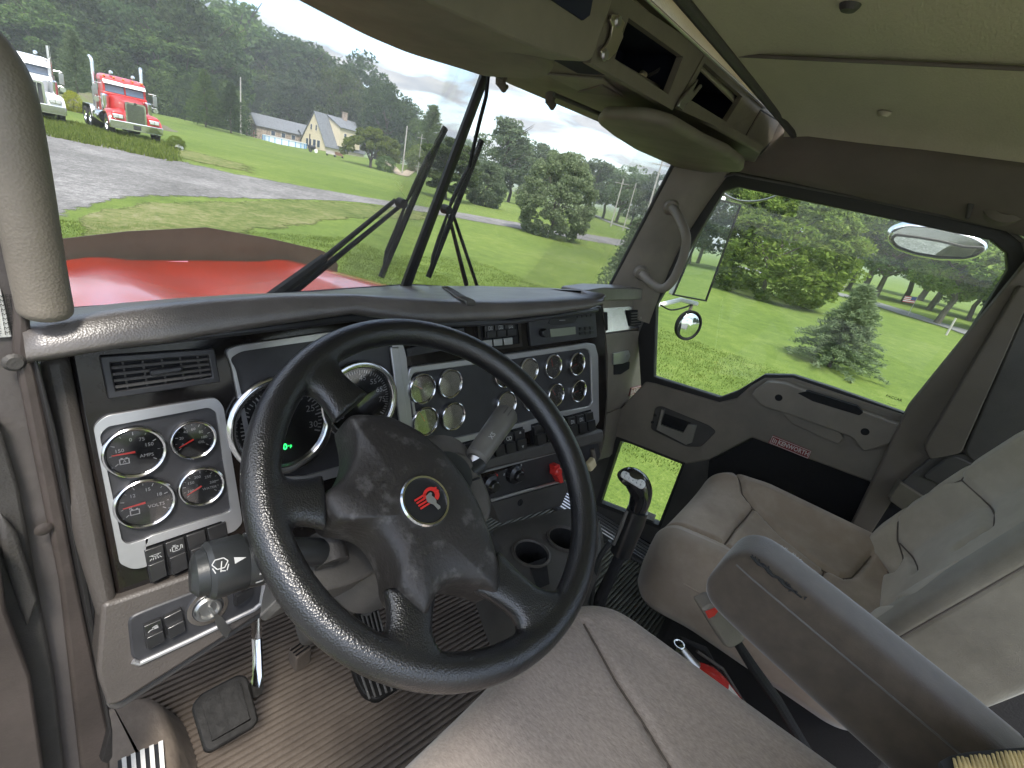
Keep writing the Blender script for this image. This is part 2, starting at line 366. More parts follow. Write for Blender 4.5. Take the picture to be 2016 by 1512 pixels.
# ground: one sheet to the horizon
def _axis(lo, hi, n, c=0.0):
    t = np.linspace(-1, 1, n); k = 4.2; s = np.sinh(k * t) / np.sinh(k)
    return np.where(s < 0, c + s * (c - lo), c + s * (hi - c))
gx = _axis(-900, 1400, 150, 6); gy = _axis(-1000, 1400, 160, 12)
GX, GY = np.meshgrid(gx, gy); GZ = terr(GX, GY)
gv = [(float(GX[j, i]), float(GY[j, i]), float(GZ[j, i])) for j in range(len(gy)) for i in range(len(gx))]
gf = [(j * 150 + i, j * 150 + i + 1, (j + 1) * 150 + i + 1, (j + 1) * 150 + i) for j in range(159) for i in range(149)]
g_ = mk('ground', gv, gf, MATS['grass'], org=Vector((0, 0, 0)), auto=0); tag(g_, kind='structure', label='mown green lawn sloping gently away from the lorry')
def ribbon(name, up, lo, m, nsub=10, along=14, off=0.02, ef=0.25, label=None, edge_ends=False):
    U_ = bez([G(*p) for p in up], along); L_ = bez([G(*p) for p in lo], along); rows = []; ed = []
    for i, (a, b) in enumerate(zip(U_, L_)):
        row = []
        for k in range(nsub + 1):
            t = k / nsub; p = a.lerp(b, t); d = p.length
            row.append(Vector((p.x, p.y, tz(p.x, p.y) + off + d * .0003))); e = min(t, 1 - t) / ef
            if edge_ends: e = min(e, i / along * 1.0, (len(U_) - 1 - i) / along * 1.0)
            ed.append(min(1.0, max(0.0, e)))
        rows.append(row)
    vs = [p for r in rows for p in r]; n = nsub + 1
    fs = [(i * n + k, i * n + k + 1, (i + 1) * n + k + 1, (i + 1) * n + k) for i in range(len(rows) - 1) for k in range(nsub)]
    me = bpy.data.meshes.new(name); me.from_pydata([tuple(v) for v in vs], [], fs); at = me.attributes.new('edge', 'FLOAT', 'POINT'); at.data.foreach_set('value', ed)
    me.materials.append(MATS[m]); o = bpy.data.objects.new(name, me); COL.objects.link(o); o['kind'] = 'structure'
    if label: o['label'] = label
    return o
ribbon('gravel_drive', [(-90, 225), (70, 250), (190, 274), (350, 312), (500, 346), (700, 384), (840, 407), (1000, 434), (1180, 464), (1320, 487)],
       [(-200, 620), (60, 500), (170, 440), (250, 402), (420, 398), (700, 400), (840, 421), (1000, 449), (1180, 480), (1320, 503)], 'gravel_mat', off=.006, ef=.22, label='pale grey crushed stone drive crossing the lawn')
def patch(name, x0, x1, y0, y1, m, label, n=24, ef=.12):
    vs = []; ed = []
    for j in range(n + 1):
        for i in range(n + 1):
            a, b = i / n, j / n; x, y = x0 + (x1 - x0) * a, y0 + (y1 - y0) * b; vs.append((x, y, tz(x, y) + .012)); ed.append(min(1, min(a, 1 - a, b, 1 - b) / ef))
    fs = [(j * (n + 1) + i, j * (n + 1) + i + 1, (j + 1) * (n + 1) + i + 1, (j + 1) * (n + 1) + i) for j in range(n) for i in range(n)]
    me = bpy.data.meshes.new(name); me.from_pydata(vs, [], fs); at = me.attributes.new('edge', 'FLOAT', 'POINT'); at.data.foreach_set('value', ed); me.materials.append(MATS[m]); o = bpy.data.objects.new(name, me); COL.objects.link(o); o['kind'] = 'structure'; o['label'] = label
patch('gravel_yard', -22, .2, -24, 5.5, 'gravel_mat', 'grey crushed stone yard on which the lorry stands')
patch('added_rear_gravel', -30, 4.5, -95, -4, 'gravel_mat', 'added crushed stone sheet behind the lorry for neutral gauge reflections', n=40)  # unseen gravel added so the gauge lenses mirror grey instead of grass
ribbon('worn_verge', [(130, 420), (250, 388), (420, 384), (600, 386), (760, 402), (900, 425)], [(60, 640), (230, 560), (420, 500), (560, 470), (700, 440), (900, 440)], 'rough_grass_mat', off=.010, ef=.42, label='patchy yellow grass with stones beside the gravel drive', edge_ends=True)
ribbon('far_verge', [(-60, 205), (120, 232), (240, 262), (380, 296), (560, 340)], [(-90, 240), (100, 268), (220, 290), (360, 320), (560, 360)], 'rough_grass_mat', off=.012, ef=.42, label='ragged dry grass strip along the far side of the gravel', edge_ends=True)
def road(name, pts, wm, m, label):
    P = bez([G(*p) for p in pts], 10); rows = []; ed = []
    for i, p in enumerate(P):
        t = (P[min(i + 1, len(P) - 1)] - P[max(i - 1, 0)]); t.z = 0; t.normalize(); s_ = Vector((-t.y, t.x, 0)); row = []
        for k in range(5):
            q = p + s_ * (k / 4 - .5) * wm; row.append(Vector((q.x, q.y, tz(q.x, q.y) + .03 + q.length * .0005))); ed.append((0, .8, 1, .8, 0)[k])
        rows.append(row)
    vs = [p for r in rows for p in r]; fs = [(i * 5 + k, i * 5 + k + 1, (i + 1) * 5 + k + 1, (i + 1) * 5 + k) for i in range(len(rows) - 1) for k in range(4)]
    me = bpy.data.meshes.new(name); me.from_pydata([tuple(v) for v in vs], [], fs); at = me.attributes.new('edge', 'FLOAT', 'POINT'); at.data.foreach_set('value', ed)
    me.materials.append(MATS[m]); o = bpy.data.objects.new(name, me); COL.objects.link(o); o['kind'] = 'structure'; o['label'] = label
road('lane', [(1420, 520), (1536, 546), (1617, 572), (1710, 594), (1807, 626), (1900, 654), (2010, 690)], 5.0, 'asphalt_mat', 'pale tarmac lane beyond the lawn on the passenger side')
road('highway', [(940, 322), (1044, 357), (1145, 391), (1240, 423), (1330, 450)], 7.5, 'asphalt_mat', 'wide pale highway beyond the round shrub')
road('frontage_road', [(930, 345), (975, 363), (1027, 382), (1135, 414), (1200, 438), (1300, 470)], 3.2, 'asphalt_mat', 'narrow pale side road behind the round shrub')
road('far_carriageway', [(1010, 332), (1080, 358), (1145, 379), (1277, 421)], 8, 'asphalt_mat', 'far carriageway under the tree line')
road('dirt_path', [(700, 306), (763, 320), (822, 330), (870, 340)], 3.0, 'dirt_mat', 'sandy path beside the spreading yard tree')
# ================================================================ VEGETATION
def leafmat(name, c1, c2, c3):
    m = bpy.data.materials.new(name); m.use_nodes = True; t = m.node_tree; t.nodes.clear(); L = t.links.new
    o = t.nodes.new('ShaderNodeOutputMaterial'); g = t.nodes.new('ShaderNodeNewGeometry'); oi = t.nodes.new('ShaderNodeObjectInfo')
    r = t.nodes.new('ShaderNodeValToRGB'); r.color_ramp.elements[0].color = (*c1, 1); r.color_ramp.elements[1].color = (*c3, 1); e = r.color_ramp.elements.new(.5); e.color = (*c2, 1)
    L(g.outputs['Random Per Island'], r.inputs[0])
    h = t.nodes.new('ShaderNodeHueSaturation'); mr = t.nodes.new('ShaderNodeMapRange'); mr.inputs[3].default_value = .7; mr.inputs[4].default_value = 1.3; L(oi.outputs['Random'], mr.inputs[0]); L(mr.outputs[0], h.inputs['Value'])
    mh = t.nodes.new('ShaderNodeMapRange'); mh.inputs[3].default_value = .485; mh.inputs[4].default_value = .515; L(oi.outputs['Random'], mh.inputs[0]); L(mh.outputs[0], h.inputs['Hue']); L(r.outputs[0], h.inputs['Color'])
    d = t.nodes.new('ShaderNodeBsdfDiffuse'); tr = t.nodes.new('ShaderNodeBsdfTranslucent'); L(h.outputs[0], d.inputs[0]); L(h.outputs[0], tr.inputs[0])
    mi = t.nodes.new('ShaderNodeMixShader'); mi.inputs[0].default_value = .45; L(d.outputs[0], mi.inputs[1]); L(tr.outputs[0], mi.inputs[2]); L(mi.outputs[0], o.inputs[0]); MATS[name] = m
leafmat('leaf_dark', (.036, .062, .028), (.056, .090, .038), (.088, .128, .052))
leafmat('leaf_mid', (.055, .092, .030), (.085, .130, .040), (.125, .172, .055))
leafmat('leaf_light', (.095, .14, .028), (.14, .19, .040), (.20, .245, .06))
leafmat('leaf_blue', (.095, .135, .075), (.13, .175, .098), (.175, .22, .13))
leafmat('grass_blade', (.08, .115, .022), (.105, .142, .028), (.135, .17, .038))
leafmat('weed', (.09, .11, .02), (.14, .16, .035), (.20, .20, .06))
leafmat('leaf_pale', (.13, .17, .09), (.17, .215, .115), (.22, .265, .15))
leafmat('leaf_yellow', (.22, .25, .03), (.32, .34, .04), (.42, .42, .06))
mat('bark', (.085, .07, .055), .95, bump=.8, bscale=14, var=.4, vscale=8, stretch=(1, 1, .25))
mat('bark_pale', (.30, .27, .23), .95, bump=.5, bscale=14, var=.3, vscale=8)
def leaves(cent, n, rad, size, rng, up=.5, long=1.5):
    """leaf faces scattered on a small ellipsoid"""
    th = rng.uniform(0, 2 * math.pi, n); ph = np.arccos(rng.uniform(-1, 1, n)); rr = rad * rng.uniform(.55, 1.05, n) ** .6
    p = np.stack([np.sin(ph) * np.cos(th) * rr, np.sin(ph) * np.sin(th) * rr, np.cos(ph) * rr * .75], 1) + cent
    a = rng.normal(size=(n, 3)); a /= np.linalg.norm(a, axis=1)[:, None]
    b = rng.normal(size=(n, 3)); b -= a * (a * b).sum(1)[:, None]; b /= np.linalg.norm(b, axis=1)[:, None]
    s = size * rng.uniform(.6, 1.4, n)[:, None]
    return np.stack([p - a * s * long, p - b * s * .7, p + a * s * long, p + b * s * .7], 1).reshape(-1, 3)
def qmesh(name, V, m):
    n = len(V) // 4; me = bpy.data.meshes.new(name); me.vertices.add(n * 4); me.vertices.foreach_set('co', np.asarray(V, np.float32).ravel())
    me.loops.add(n * 4); me.loops.foreach_set('vertex_index', np.arange(n * 4, dtype=np.int32)); me.polygons.add(n)
    me.polygons.foreach_set('loop_start', np.arange(0, n * 4, 4, dtype=np.int32)); me.polygons.foreach_set('loop_total', np.full(n, 4, np.int32)); me.materials.append(m); me.update(); me.validate(); return me
def crown_mesh(kind, seed, mt, n=6500):
    rng = np.random.default_rng(seed); V = []
    if kind == 'oak':
        nc = 64; per = n // nc
        for i in range(nc):
            th = rng.uniform(0, 2 * math.pi); u = rng.uniform(-.85, 1); rr = math.sqrt(max(0, 1 - u * u)) * rng.uniform(.45, 1.0)
            c = np.array([math.cos(th) * rr * .36, math.sin(th) * rr * .36, .60 + u * .33 + rng.normal() * .02])
            V.append(leaves(c, per, rng.uniform(.07, .125), .0125, rng))
    elif kind == 'tall':
        nc = 70; per = n // nc
        for i in range(nc):
            u = rng.uniform(0, 1); th = rng.uniform(0, 2 * math.pi); pr = .08 + .23 * math.sin(math.pi * min(1, (u * .9 + .12))) ** .7; rr = pr * rng.uniform(.3, 1.0)
            V.append(leaves(np.array([math.cos(th) * rr, math.sin(th) * rr, .16 + u * .78]), per, rng.uniform(.055, .095), .0115, rng))
    elif kind == 'bush':
        nc = 150; per = n // nc
        for i in range(nc):
            u = rng.uniform(0, 1); th = rng.uniform(0, 2 * math.pi); pr = .46 * math.sin(math.pi * (0.16 + u * .80)) ** .62; rr = pr * rng.uniform(.5, 1.0) ** .5
            V.append(leaves(np.array([math.cos(th) * rr, math.sin(th) * rr, .03 + u * .89]), per, rng.uniform(.075, .13), .0165, rng))
    elif kind == 'dense':
        nc = 260; per = n // nc
        for i in range(nc):
            u = rng.uniform(0, 1); th = rng.uniform(0, 2 * math.pi); pr = .47 * math.sin(math.pi * (0.15 + u * .80)) ** .6; rr = pr * rng.uniform(.6, 1.0) ** .5
            V.append(leaves(np.array([math.cos(th) * rr, math.sin(th) * rr, .02 + u * .9]), per, rng.uniform(.045, .085), .0112, rng))
    elif kind == 'spread':
        nc = 80; per = n // nc
        for i in range(nc):
            th = rng.uniform(0, 2 * math.pi); rr = rng.uniform(0, 1) ** .5 * .62; top = .92 - rr * rr * 1.0
            V.append(leaves(np.array([math.cos(th) * rr, math.sin(th) * rr, top - rng.uniform(0, .32)]), per, rng.uniform(.07, .12), .014, rng))
    elif kind == 'spruce':
        nb = 130
        for i in range(nb):
            u = (i / nb) ** .9; th = i * 2.399 + rng.uniform(-.3, .3); Lb = (.44 * (1 - u) + .03) * rng.uniform(.75, 1.2); z0 = .05 + u * .92
            m_ = max(10, int(n / nb)); t = rng.uniform(.12, 1, m_)
            p = np.stack([np.cos(th) * Lb * t, np.sin(th) * Lb * t, z0 + .10 * Lb * t - .18 * Lb * t * t], 1); p += rng.normal(size=p.shape) * np.array([.018, .018, .012])
            d = np.array([math.cos(th), math.sin(th), .35]) + rng.normal(size=(m_, 3)) * .55; d /= np.linalg.norm(d, axis=1)[:, None]
            b = rng.normal(size=(m_, 3)); b -= d * (d * b).sum(1)[:, None]; b /= np.linalg.norm(b, axis=1)[:, None]; s = .026 * rng.uniform(.6, 1.3, m_)[:, None]
            V.append(np.stack([p - d * s, p - b * s * .22, p + d * s, p + b * s * .22], 1).reshape(-1, 3))
    return qmesh('crown_' + kind, np.concatenate(V), mt)
def trunk_mesh(kind, seed, mt):
    rng = random.Random(seed); mb = MB(); top = {'oak': .8, 'tall': .9, 'bush': .6, 'dense': .6, 'spread': .6, 'spruce': .95}[kind]; r0 = {'oak': .022, 'tall': .016, 'bush': .018, 'dense': .014, 'spread': .03, 'spruce': .016}[kind]
    pts = [Vector((rng.uniform(-.012, .012) * i, rng.uniform(-.012, .012) * i, top * i / 6)) for i in range(7)]; mb.tube(pts, [r0 * (1.15 - i / 6.5) for i in range(7)], 8)
    nl = 9 if kind != 'spruce' else 0
    for i in range(nl):
        h = top * rng.uniform(.28, .85) if kind != 'spread' else top * rng.uniform(.15, .6); th = rng.uniform(0, 6.28); L_ = rng.uniform(.16, .30) * (1.6 if kind == 'spread' else 1)
        b = Vector((0, 0, h)); d = Vector((math.cos(th), math.sin(th), .8)); mb.tube([b, b + d * L_ * .5 + Vector((0, 0, .01)), b + d * L_ + Vector((0, 0, .05))], [r0 * .55, r0 * .35, r0 * .12], 6)
    me = bpy.data.meshes.new('trunk'); me.from_pydata([tuple(v) for v in mb.v], [], mb.f); me.materials.append(mt); return me
_tm = {}
def tree(name, label, cat, kind, seed, mt, base, h, wf=1.0, rot=0.0, group=None, bark='bark', n=6500):
    key = (kind, seed, mt, n)
    if key not in _tm: _tm[key] = (crown_mesh(kind, seed, MATS[mt], n), trunk_mesh(kind, seed, MATS[bark]))
    e = T(name, label, cat, base, group); e.scale = (h * wf, h * wf, h); e.rotation_euler = (0, 0, rot)
    for nm, me in (('crown', _tm[key][0]), ('trunk', _tm[key][1])):
        o = bpy.data.objects.new(nm, me); COL.objects.link(o); o.parent = e
    return e
def tp(px, pyb, d, pyt):
    """ground point under (px,pyb) at depth d, and the height that reaches the picture row pyt"""
    b = ray(px, pyb) * d; z = tz(b.x, b.y); rho = math.hypot(b.x, b.y)
    r = ray(px + (px - 490) / 2700 * (pyb - pyt), pyt); zt = rho * r.z / math.hypot(r.x, r.y)
    return Vector((b.x, b.y, z)), zt - z
_rg = random.Random(5)
def top_y(x):
    P = [(-80, -60), (330, -40), (400, 0), (450, 8), (520, 30), (580, 75), (625, 105), (640, 118), (690, 112), (740, 150), (790, 178), (820, 205)]
    for (a, b), (c, d) in zip(P, P[1:]):
        if a <= x <= c: return b + (d - b) * (x - a) / (c - a)
    return 200
def base_y(x): return 180 + (x - 0) * .158
GF = 'trees of the dense wood behind the parked lorries'
kinds = [('oak', 1, 'leaf_dark'), ('tall', 2, 'leaf_dark'), ('oak', 3, 'leaf_mid'), ('tall', 4, 'leaf_mid'), ('oak', 5, 'leaf_dark')]
x = -70.0; i = 0
while x < 800:      # back row: the tall skyline trees
    d = (105 + (x / 800.) * 55 if x < 440 else 188 + _rg.uniform(0, 6)) + _rg.uniform(-6, 6); b, h = tp(x, base_y(x), d, top_y(x) + _rg.uniform(-22, 20)); k = kinds[i % 5]
    tree('forest_tree', 'tall leafy tree on the skyline of the dark wood', 'tree', k[0], k[1], k[2], b, h, _rg.uniform(.95, 1.2) * (1.0 if k[0] == 'oak' else 1.35), _rg.uniform(0, 6), GF)
    x += _rg.uniform(34, 48); i += 1
x = -60.0
while x < 790:      # middle row
    d = (97 + (x / 800.) * 50 if x < 440 else 180 + _rg.uniform(0, 4)) + _rg.uniform(-4, 4); b, h = tp(x, base_y(x) + 3, d, top_y(x) + 60 + _rg.uniform(-18, 26)); k = kinds[(i * 3) % 5]
    tree('forest_tree', 'leafy tree in the middle of the dark wood', 'tree', k[0], k[1], k[2], b, h, _rg.uniform(1.0, 1.25) * (1.0 if k[0] == 'oak' else 1.35), _rg.uniform(0, 6), GF)
    x += _rg.uniform(34, 50); i += 1
x = -40.0
while x < 620:      # front row: lower trees and bushy growth
    d = (88 + (x / 800.) * 55 if x < 440 else 172 + _rg.uniform(0, 4)) + _rg.uniform(-3, 3); b, h = tp(x, base_y(x) + 5, d, base_y(x) - _rg.uniform(70, 120)); k = [('bush', 7, 'leaf_dark'), ('spruce', 8, 'leaf_dark'), ('oak', 1, 'leaf_dark'), ('bush', 9, 'leaf_mid')][i % 4]
    tree('forest_edge_tree', 'low bushy tree at the foot of the dark wood', 'tree', k[0], k[1], k[2], b, h, _rg.uniform(.8, 1.1), _rg.uniform(0, 6), GF)
    x += _rg.uniform(24, 36); i += 1
for px_, pb, d, pt, k, wf, lab in [
    (160, 225, 62, 55, ('spruce', 10, 'leaf_blue'), 1.0, 'blue green spruce standing in front of the wood between the two lorries'),
    (110, 222, 60, 120, ('spruce', 8, 'leaf_dark'), 1.0, 'dark spruce behind the white lorry'),
    (405, 238, 84, 135, ('spruce', 10, 'leaf_mid'), 1.0, 'green spruce at the corner of the wood right of the red lorry'),
    (455, 246, 86, 160, ('spruce', 8, 'leaf_dark'), 1.1, 'dark spruce beside the bare pole near the long house'),
    (668, 300, 168, 130, ('oak', 3, 'leaf_mid'), .9, 'leafy tree directly behind the steep roofed house'),
    (756, 305, 150, 165, ('oak', 5, 'leaf_dark'), 1.0, 'dark leafy tree at the right end of the wood'),
    (842, 305, 135, 205, ('spruce', 10, 'leaf_mid'), 1.25, 'pointed tree standing alone right of the wood'),
    (812, 312, 150, 232, ('oak', 1, 'leaf_mid'), 1.1, 'small leafy tree between the wood and the pointed tree'),
    (880, 372, 42, 268, ('tall', 2, 'leaf_mid'), 1.6, 'dark tree hidden partly behind the windscreen divider'),
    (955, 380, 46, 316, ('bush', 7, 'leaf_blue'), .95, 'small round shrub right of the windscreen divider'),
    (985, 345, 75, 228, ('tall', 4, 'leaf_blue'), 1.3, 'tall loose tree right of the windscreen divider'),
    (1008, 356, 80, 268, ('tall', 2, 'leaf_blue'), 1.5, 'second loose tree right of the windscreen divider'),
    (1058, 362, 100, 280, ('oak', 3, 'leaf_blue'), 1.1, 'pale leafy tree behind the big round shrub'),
    (1107, 378, 100, 312, ('oak', 5, 'leaf_mid'), 1.2, 'leafy tree above the highway right of the round shrub'),
    (1508, 553, 25, 352, ('dense', 12, 'leaf_light'), 1.35, 'big dense leafy tree seen through the passenger window behind the long mirror'),
    (1415, 515, 27, 372, ('oak', 3, 'leaf_mid'), 1.1, 'dark tree partly hidden by the long mirror'),
    (1850, 625, 33, 440, ('oak', 15, 'leaf_light'), 1.3, 'bright green tree with a slanting trunk at the lane'),
    (1985, 655, 34, 430, ('oak', 3, 'leaf_light'), 1.1, 'bright green tree at the rear edge of the passenger window'),
    (730, 320, 105, 240, ('spread', 14, 'leaf_light'), 1.05, 'low spreading yard tree in front of the steep roofed house')]:
    b, h = tp(px_, pb, d, pt); tree('tree', lab, 'tree', k[0], k[1], k[2], b, h, wf, px_ * .37, n=30000 if d < 26 else 20000 if d < 50 or k[0] == 'spread' else 6500)
i = 0
for px_, pb, d, pt in [(905, 335, 190, 268), (1135, 385, 135, 318), (1165, 390, 120, 312), (1195, 398, 125, 330), (1222, 404, 118, 326), (1250, 412, 120, 340), (1280, 420, 110, 338), (1310, 428, 115, 345), (1345, 440, 110, 352), (1025, 350, 170, 290), (1080, 364, 170, 300), (930, 345, 150, 290), (865, 330, 190, 262)]:
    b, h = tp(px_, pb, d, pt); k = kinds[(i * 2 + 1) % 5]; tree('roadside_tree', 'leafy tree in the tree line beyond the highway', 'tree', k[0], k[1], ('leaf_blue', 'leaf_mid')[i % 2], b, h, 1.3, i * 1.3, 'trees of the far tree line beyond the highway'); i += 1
for px_, pb, d, pt in [(1610, 585, 48, 362), (1660, 590, 50, 382), (1715, 600, 46, 402), (1770, 610, 50, 412), (1820, 625, 46, 417), (1900, 640, 44, 432), (1560, 560, 55, 342), (1950, 660, 46, 412), (2030, 690, 42, 422), (1450, 540, 60, 342), (1390, 520, 60, 332), (1500, 570, 75, 345), (1580, 575, 72, 350), (1690, 590, 70, 375), (1800, 610, 66, 400), (1920, 640, 62, 420)]:
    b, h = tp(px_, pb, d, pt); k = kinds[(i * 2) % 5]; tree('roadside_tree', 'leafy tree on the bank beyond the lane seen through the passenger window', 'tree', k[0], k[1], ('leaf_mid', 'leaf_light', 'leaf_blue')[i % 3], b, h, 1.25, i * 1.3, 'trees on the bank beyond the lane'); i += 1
for j, (ax_, ay_) in enumerate([(60, -50), (50, -62), (72, -40), (42, -66), (30, -62), (24, -64), (36, -58), (85, -70), (80, -20), (95, -5), (70, -95)]):
    k = kinds[j % 5]; tree('field_edge_tree', 'tree along the edge of the field behind the lorry seen in the round mirror', 'tree', k[0], k[1], k[2], (ax_, ay_, tz(ax_, ay_)), 13 + j % 3 * 2, 1.2, j, 'trees behind the lorry shown by the mirrors')
b, h = tp(1088, 433, 30, 292); tree('round_shrub', 'big round evergreen shrub on the lawn before the highway', 'shrub', 'dense', 12, 'leaf_pale', b, h, .98, 1, n=30000)
b, h = tp(1641, 704, 12.3, 556); tree('young_spruce', 'young spruce standing alone on the lawn outside the passenger window', 'spruce', 'spruce', 21, 'leaf_pale', b, h, 1.2, 1, n=20000)
b, h = tp(1215, 590, 11, 425); tree('loose_pine', 'loose young pine behind the lower right corner of the windscreen', 'pine', 'spruce', 22, 'leaf_blue', b, h, .8, 2, n=8000)
b, h = tp(147, 222, 42, 178); tree('yellow_bush', 'bright yellow green bush between the two parked lorries', 'bush', 'bush', 9, 'leaf_yellow', b, h, .9)
for j, (px_, pb, d, pt) in enumerate([(760, 320, 100, 306), (835, 300, 125, 283), (870, 335, 120, 322), (346, 272, 27, 266)]):
    b, h = tp(px_, pb, d, pt); tree('low_bush', ['low bush under the spreading yard tree', 'low green bush at the foot of the pointed tree', 'low bush by the sandy path', 'weedy clump beside the red lorry front wheel'][j], 'bush', 'bush', 7, ('leaf_mid', 'leaf_light')[j % 2], b, h, 1.3)
# mound of stones and weeds between the lorries
b = ray(196, 222) * 46; b.z = tz(b.x, b.y); rows = []
for i in range(9):
    rr = 5.2 * i / 8; rows.append([Vector((b.x + math.cos(a) * rr * 1.2, b.y + math.sin(a) * rr, b.z - .1 + 1.7 * math.cos(i / 8 * 1.57) ** 1.3 * (1 + .12 * math.sin(a * 3 + i)) + .12 * math.sin(a * 7 + i * 2))) for a in [k / 24 * 6.283 for k in range(24)]])
mat('rubble', (.10, .078, .06), .95, bump=1, bscale=3, col2=(.09, .11, .035), vscale=.9)
tag(MB().grid(rows, closed=True).go('earth_mound', MATS['rubble'], auto=0), 'brown mound of stones and weeds behind the red lorry', 'mound')
# weeds and grass tufts along the lorries (nobody could count them)
def tufts(name, pts, hgt, m, label, seed=1, wid=.02):
    rng = np.random.default_rng(seed); V = []
    for p in pts:
        n = 9; base = np.array(p)[None] + np.c_[rng.normal(size=(n, 2)) * .10, np.zeros(n)]; hh = hgt * rng.uniform(.5, 1.3, n)
        th = rng.uniform(0, 6.28, n); w_ = np.stack([np.cos(th), np.sin(th), 0 * th], 1) * wid; lean = rng.normal(size=(n, 3)) * np.array([.3, .3, 0]) * hh[:, None]
        tip = base + lean + np.array([0, 0, 1]) * hh[:, None]; mid = base + lean * .4 + np.array([0, 0, .55]) * hh[:, None]
        V.append(np.stack([base - w_, base + w_, mid + w_ * .7, tip], 1).reshape(-1, 3))
    me = qmesh(name, np.concatenate(V), MATS[m]); o = bpy.data.objects.new(name, me); COL.objects.link(o); tag(o, label, None, None, 'stuff'); return o
_r2 = random.Random(3); P = []
for _ in range(900):
    x_ = _r2.uniform(60, 350); q = G(x_, 248 + (x_ - 100) * .205 + _r2.uniform(-14, 22)); P.append((q.x, q.y, q.z))
tufts('tall_weeds', P, .20, 'leaf_light', 'tall weeds and grass around the wheels of the parked lorries', 1, .022)
P = []
for _ in range(9000):
    x_ = _r2.uniform(5.0, 12); y_ = _r2.uniform(-7, 11); P.append((x_, y_, tz(x_, y_)))
for _ in range(9000):
    x_ = _r2.uniform(-1, 9); y_ = _r2.uniform(4.5, 13); P.append((x_, y_, tz(x_, y_)))
tufts('grass', P, .032, 'grass_blade', 'short grass blades on the lawn near the lorry', 2, .006)
# ================================================================ POLES, HOUSES, POOL
mat('pole_grey', (.36, .34, .31), .85, var=.2, vscale=3); mat('wire', (.12, .12, .12), .6)
mat('white_paint', (.78, .78, .76), .5, var=.05); mat('siding', (.55, .48, .34), .8, bump=.3, bscale=6, stretch=(.01, .01, 1), var=.04)
mat('shingle', (.13, .14, .15), .9, bump=.5, bscale=8, var=.25, vscale=3); mat('stone_wall', (.30, .24, .19), .9, bump=.6, bscale=4, var=.35, vscale=2.5)
mat('brown_wood', (.16, .09, .05), .8, var=.3, vscale=3); mat('pane_dark', (.05, .07, .10), .1, spec=.8); mat('red_paint', (.42, .03, .025), .35, coat=.5, var=.06, vscale=2)
mat('pool_blue', (.10, .30, .55), .4, var=.1); mat('pool_white', (.62, .70, .76), .5); mat('trim_white', (.66, .62, .54), .6)
for px_, pb, d, pt, r_, arm, lab in [(474, 240, 96, 152, .14, 0, 'bare grey pole standing before the wood'), (794, 318, 110, 248, .16, 0, 'thick pale utility pole right of the yard tree'), (824, 322, 120, 264, .09, 1, 'thin pole with a lamp right of the thick pole'),
                                (1272, 425, 62, 308, .13, 1, 'utility pole with a crossarm at the windscreen edge'), (1214, 402, 75, 352, .11, 1, 'shorter utility pole over the highway'), (1238, 412, 70, 360, .08, 0, 'thin pole between the two highway poles'), (1664, 560, 45, 485, .10, 1, 'small pole seen through the passenger window'), (1874, 640, 27, 626, .06, 0, 'short white marker post beside the lane')]:
    b, h = tp(px_, pb, d, pt); e = T('utility_pole', lab, 'pole', b); mb = MB(); mb.tube([b, b + Vector((0, 0, h))], [r_, r_ * .75], 8); mb.go('mast', MATS['pole_grey'], e)
    if arm:
        t = Vector((.35, -.93, 0)); mb = MB(); q = b + Vector((0, 0, h * .9)); mb.tube([q - t * 1.1, q + t * 1.1], .05, 6); mb.go('crossarm', MATS['pole_grey'], e)
def P3(px_, py_, d): return ray(px_, py_) * d
# long low house: long side roughly across the view
def house_frame(px_, pb, d, ang):
    b = P3(px_, pb, d); b.z = tz(b.x, b.y); a = R(ang); return b, Vector((math.cos(a), math.sin(a), 0)), Vector((-math.sin(a), math.cos(a), 0))
def hq(b, ex, ey, x_, y_, z_): return b + ex * x_ + ey * y_ + Vector((0, 0, z_))
def gable(e, b, ex, ey, L_, W_, hw, hr, wm, rm, x0=0, y0=0, ov=.4, th=.18):
    q = lambda x_, y_, z_: hq(b, ex, ey, x0 + x_, y0 + y_, z_)
    mb = MB(); mb.prism([q(0, 0, 0), q(0, W_, 0), q(0, W_, hw), q(0, W_ / 2, hr), q(0, 0, hw)], ex * L_); mb.go('wall', MATS[wm], e, smooth=False)
    mb = MB(); sl = (hr - hw) / (W_ / 2)
    for s_ in (0, 1):
        y1, y2 = (-ov, W_ / 2) if s_ == 0 else (W_ + ov, W_ / 2)
        z1 = hw - sl * ov + .05; z2 = hr + .05
        mb.prism([q(-ov, y1, z1), q(-ov, y2, z2), q(-ov, y2, z2 + th), q(-ov, y1, z1 + th)], ex * (L_ + 2 * ov))
    return mb.go('roof', MATS[rm], e, smooth=False)
def window(e, b, ex, ey, x_, y_, z_, w_, h_, side='y', m='pane_dark', nm='window'):
    """window on the wall facing -ey (side y) or -ex (side x)"""
    dv, nv = (ex, ey) if side == 'y' else (ey, ex); c = hq(b, ex, ey, x_, y_, z_) - nv * .03
    f = MB().prism([c, c + dv * w_, c + dv * w_ + Vector((0, 0, h_)), c + Vector((0, 0, h_))], -nv * .06).go(nm, MATS['trim_white'], e, smooth=False)
    g = .09; c2 = c + dv * g + Vector((0, 0, g)) - nv * .065
    MB().prism([c2, c2 + dv * (w_ - 2 * g), c2 + dv * (w_ - 2 * g) + Vector((0, 0, h_ - 2 * g)), c2 + Vector((0, 0, h_ - 2 * g))], -nv * .02).go('pane', MATS[m], f, smooth=False)
b, ex, ey = house_frame(505, 264, 142, -4)
e = T('long_house', 'long low house with grey roof and red door at its open gable end', 'house', b)
gable(e, b, ex, ey, 25, 7.5, 3.9, 6.7, 'stone_wall', 'shingle')
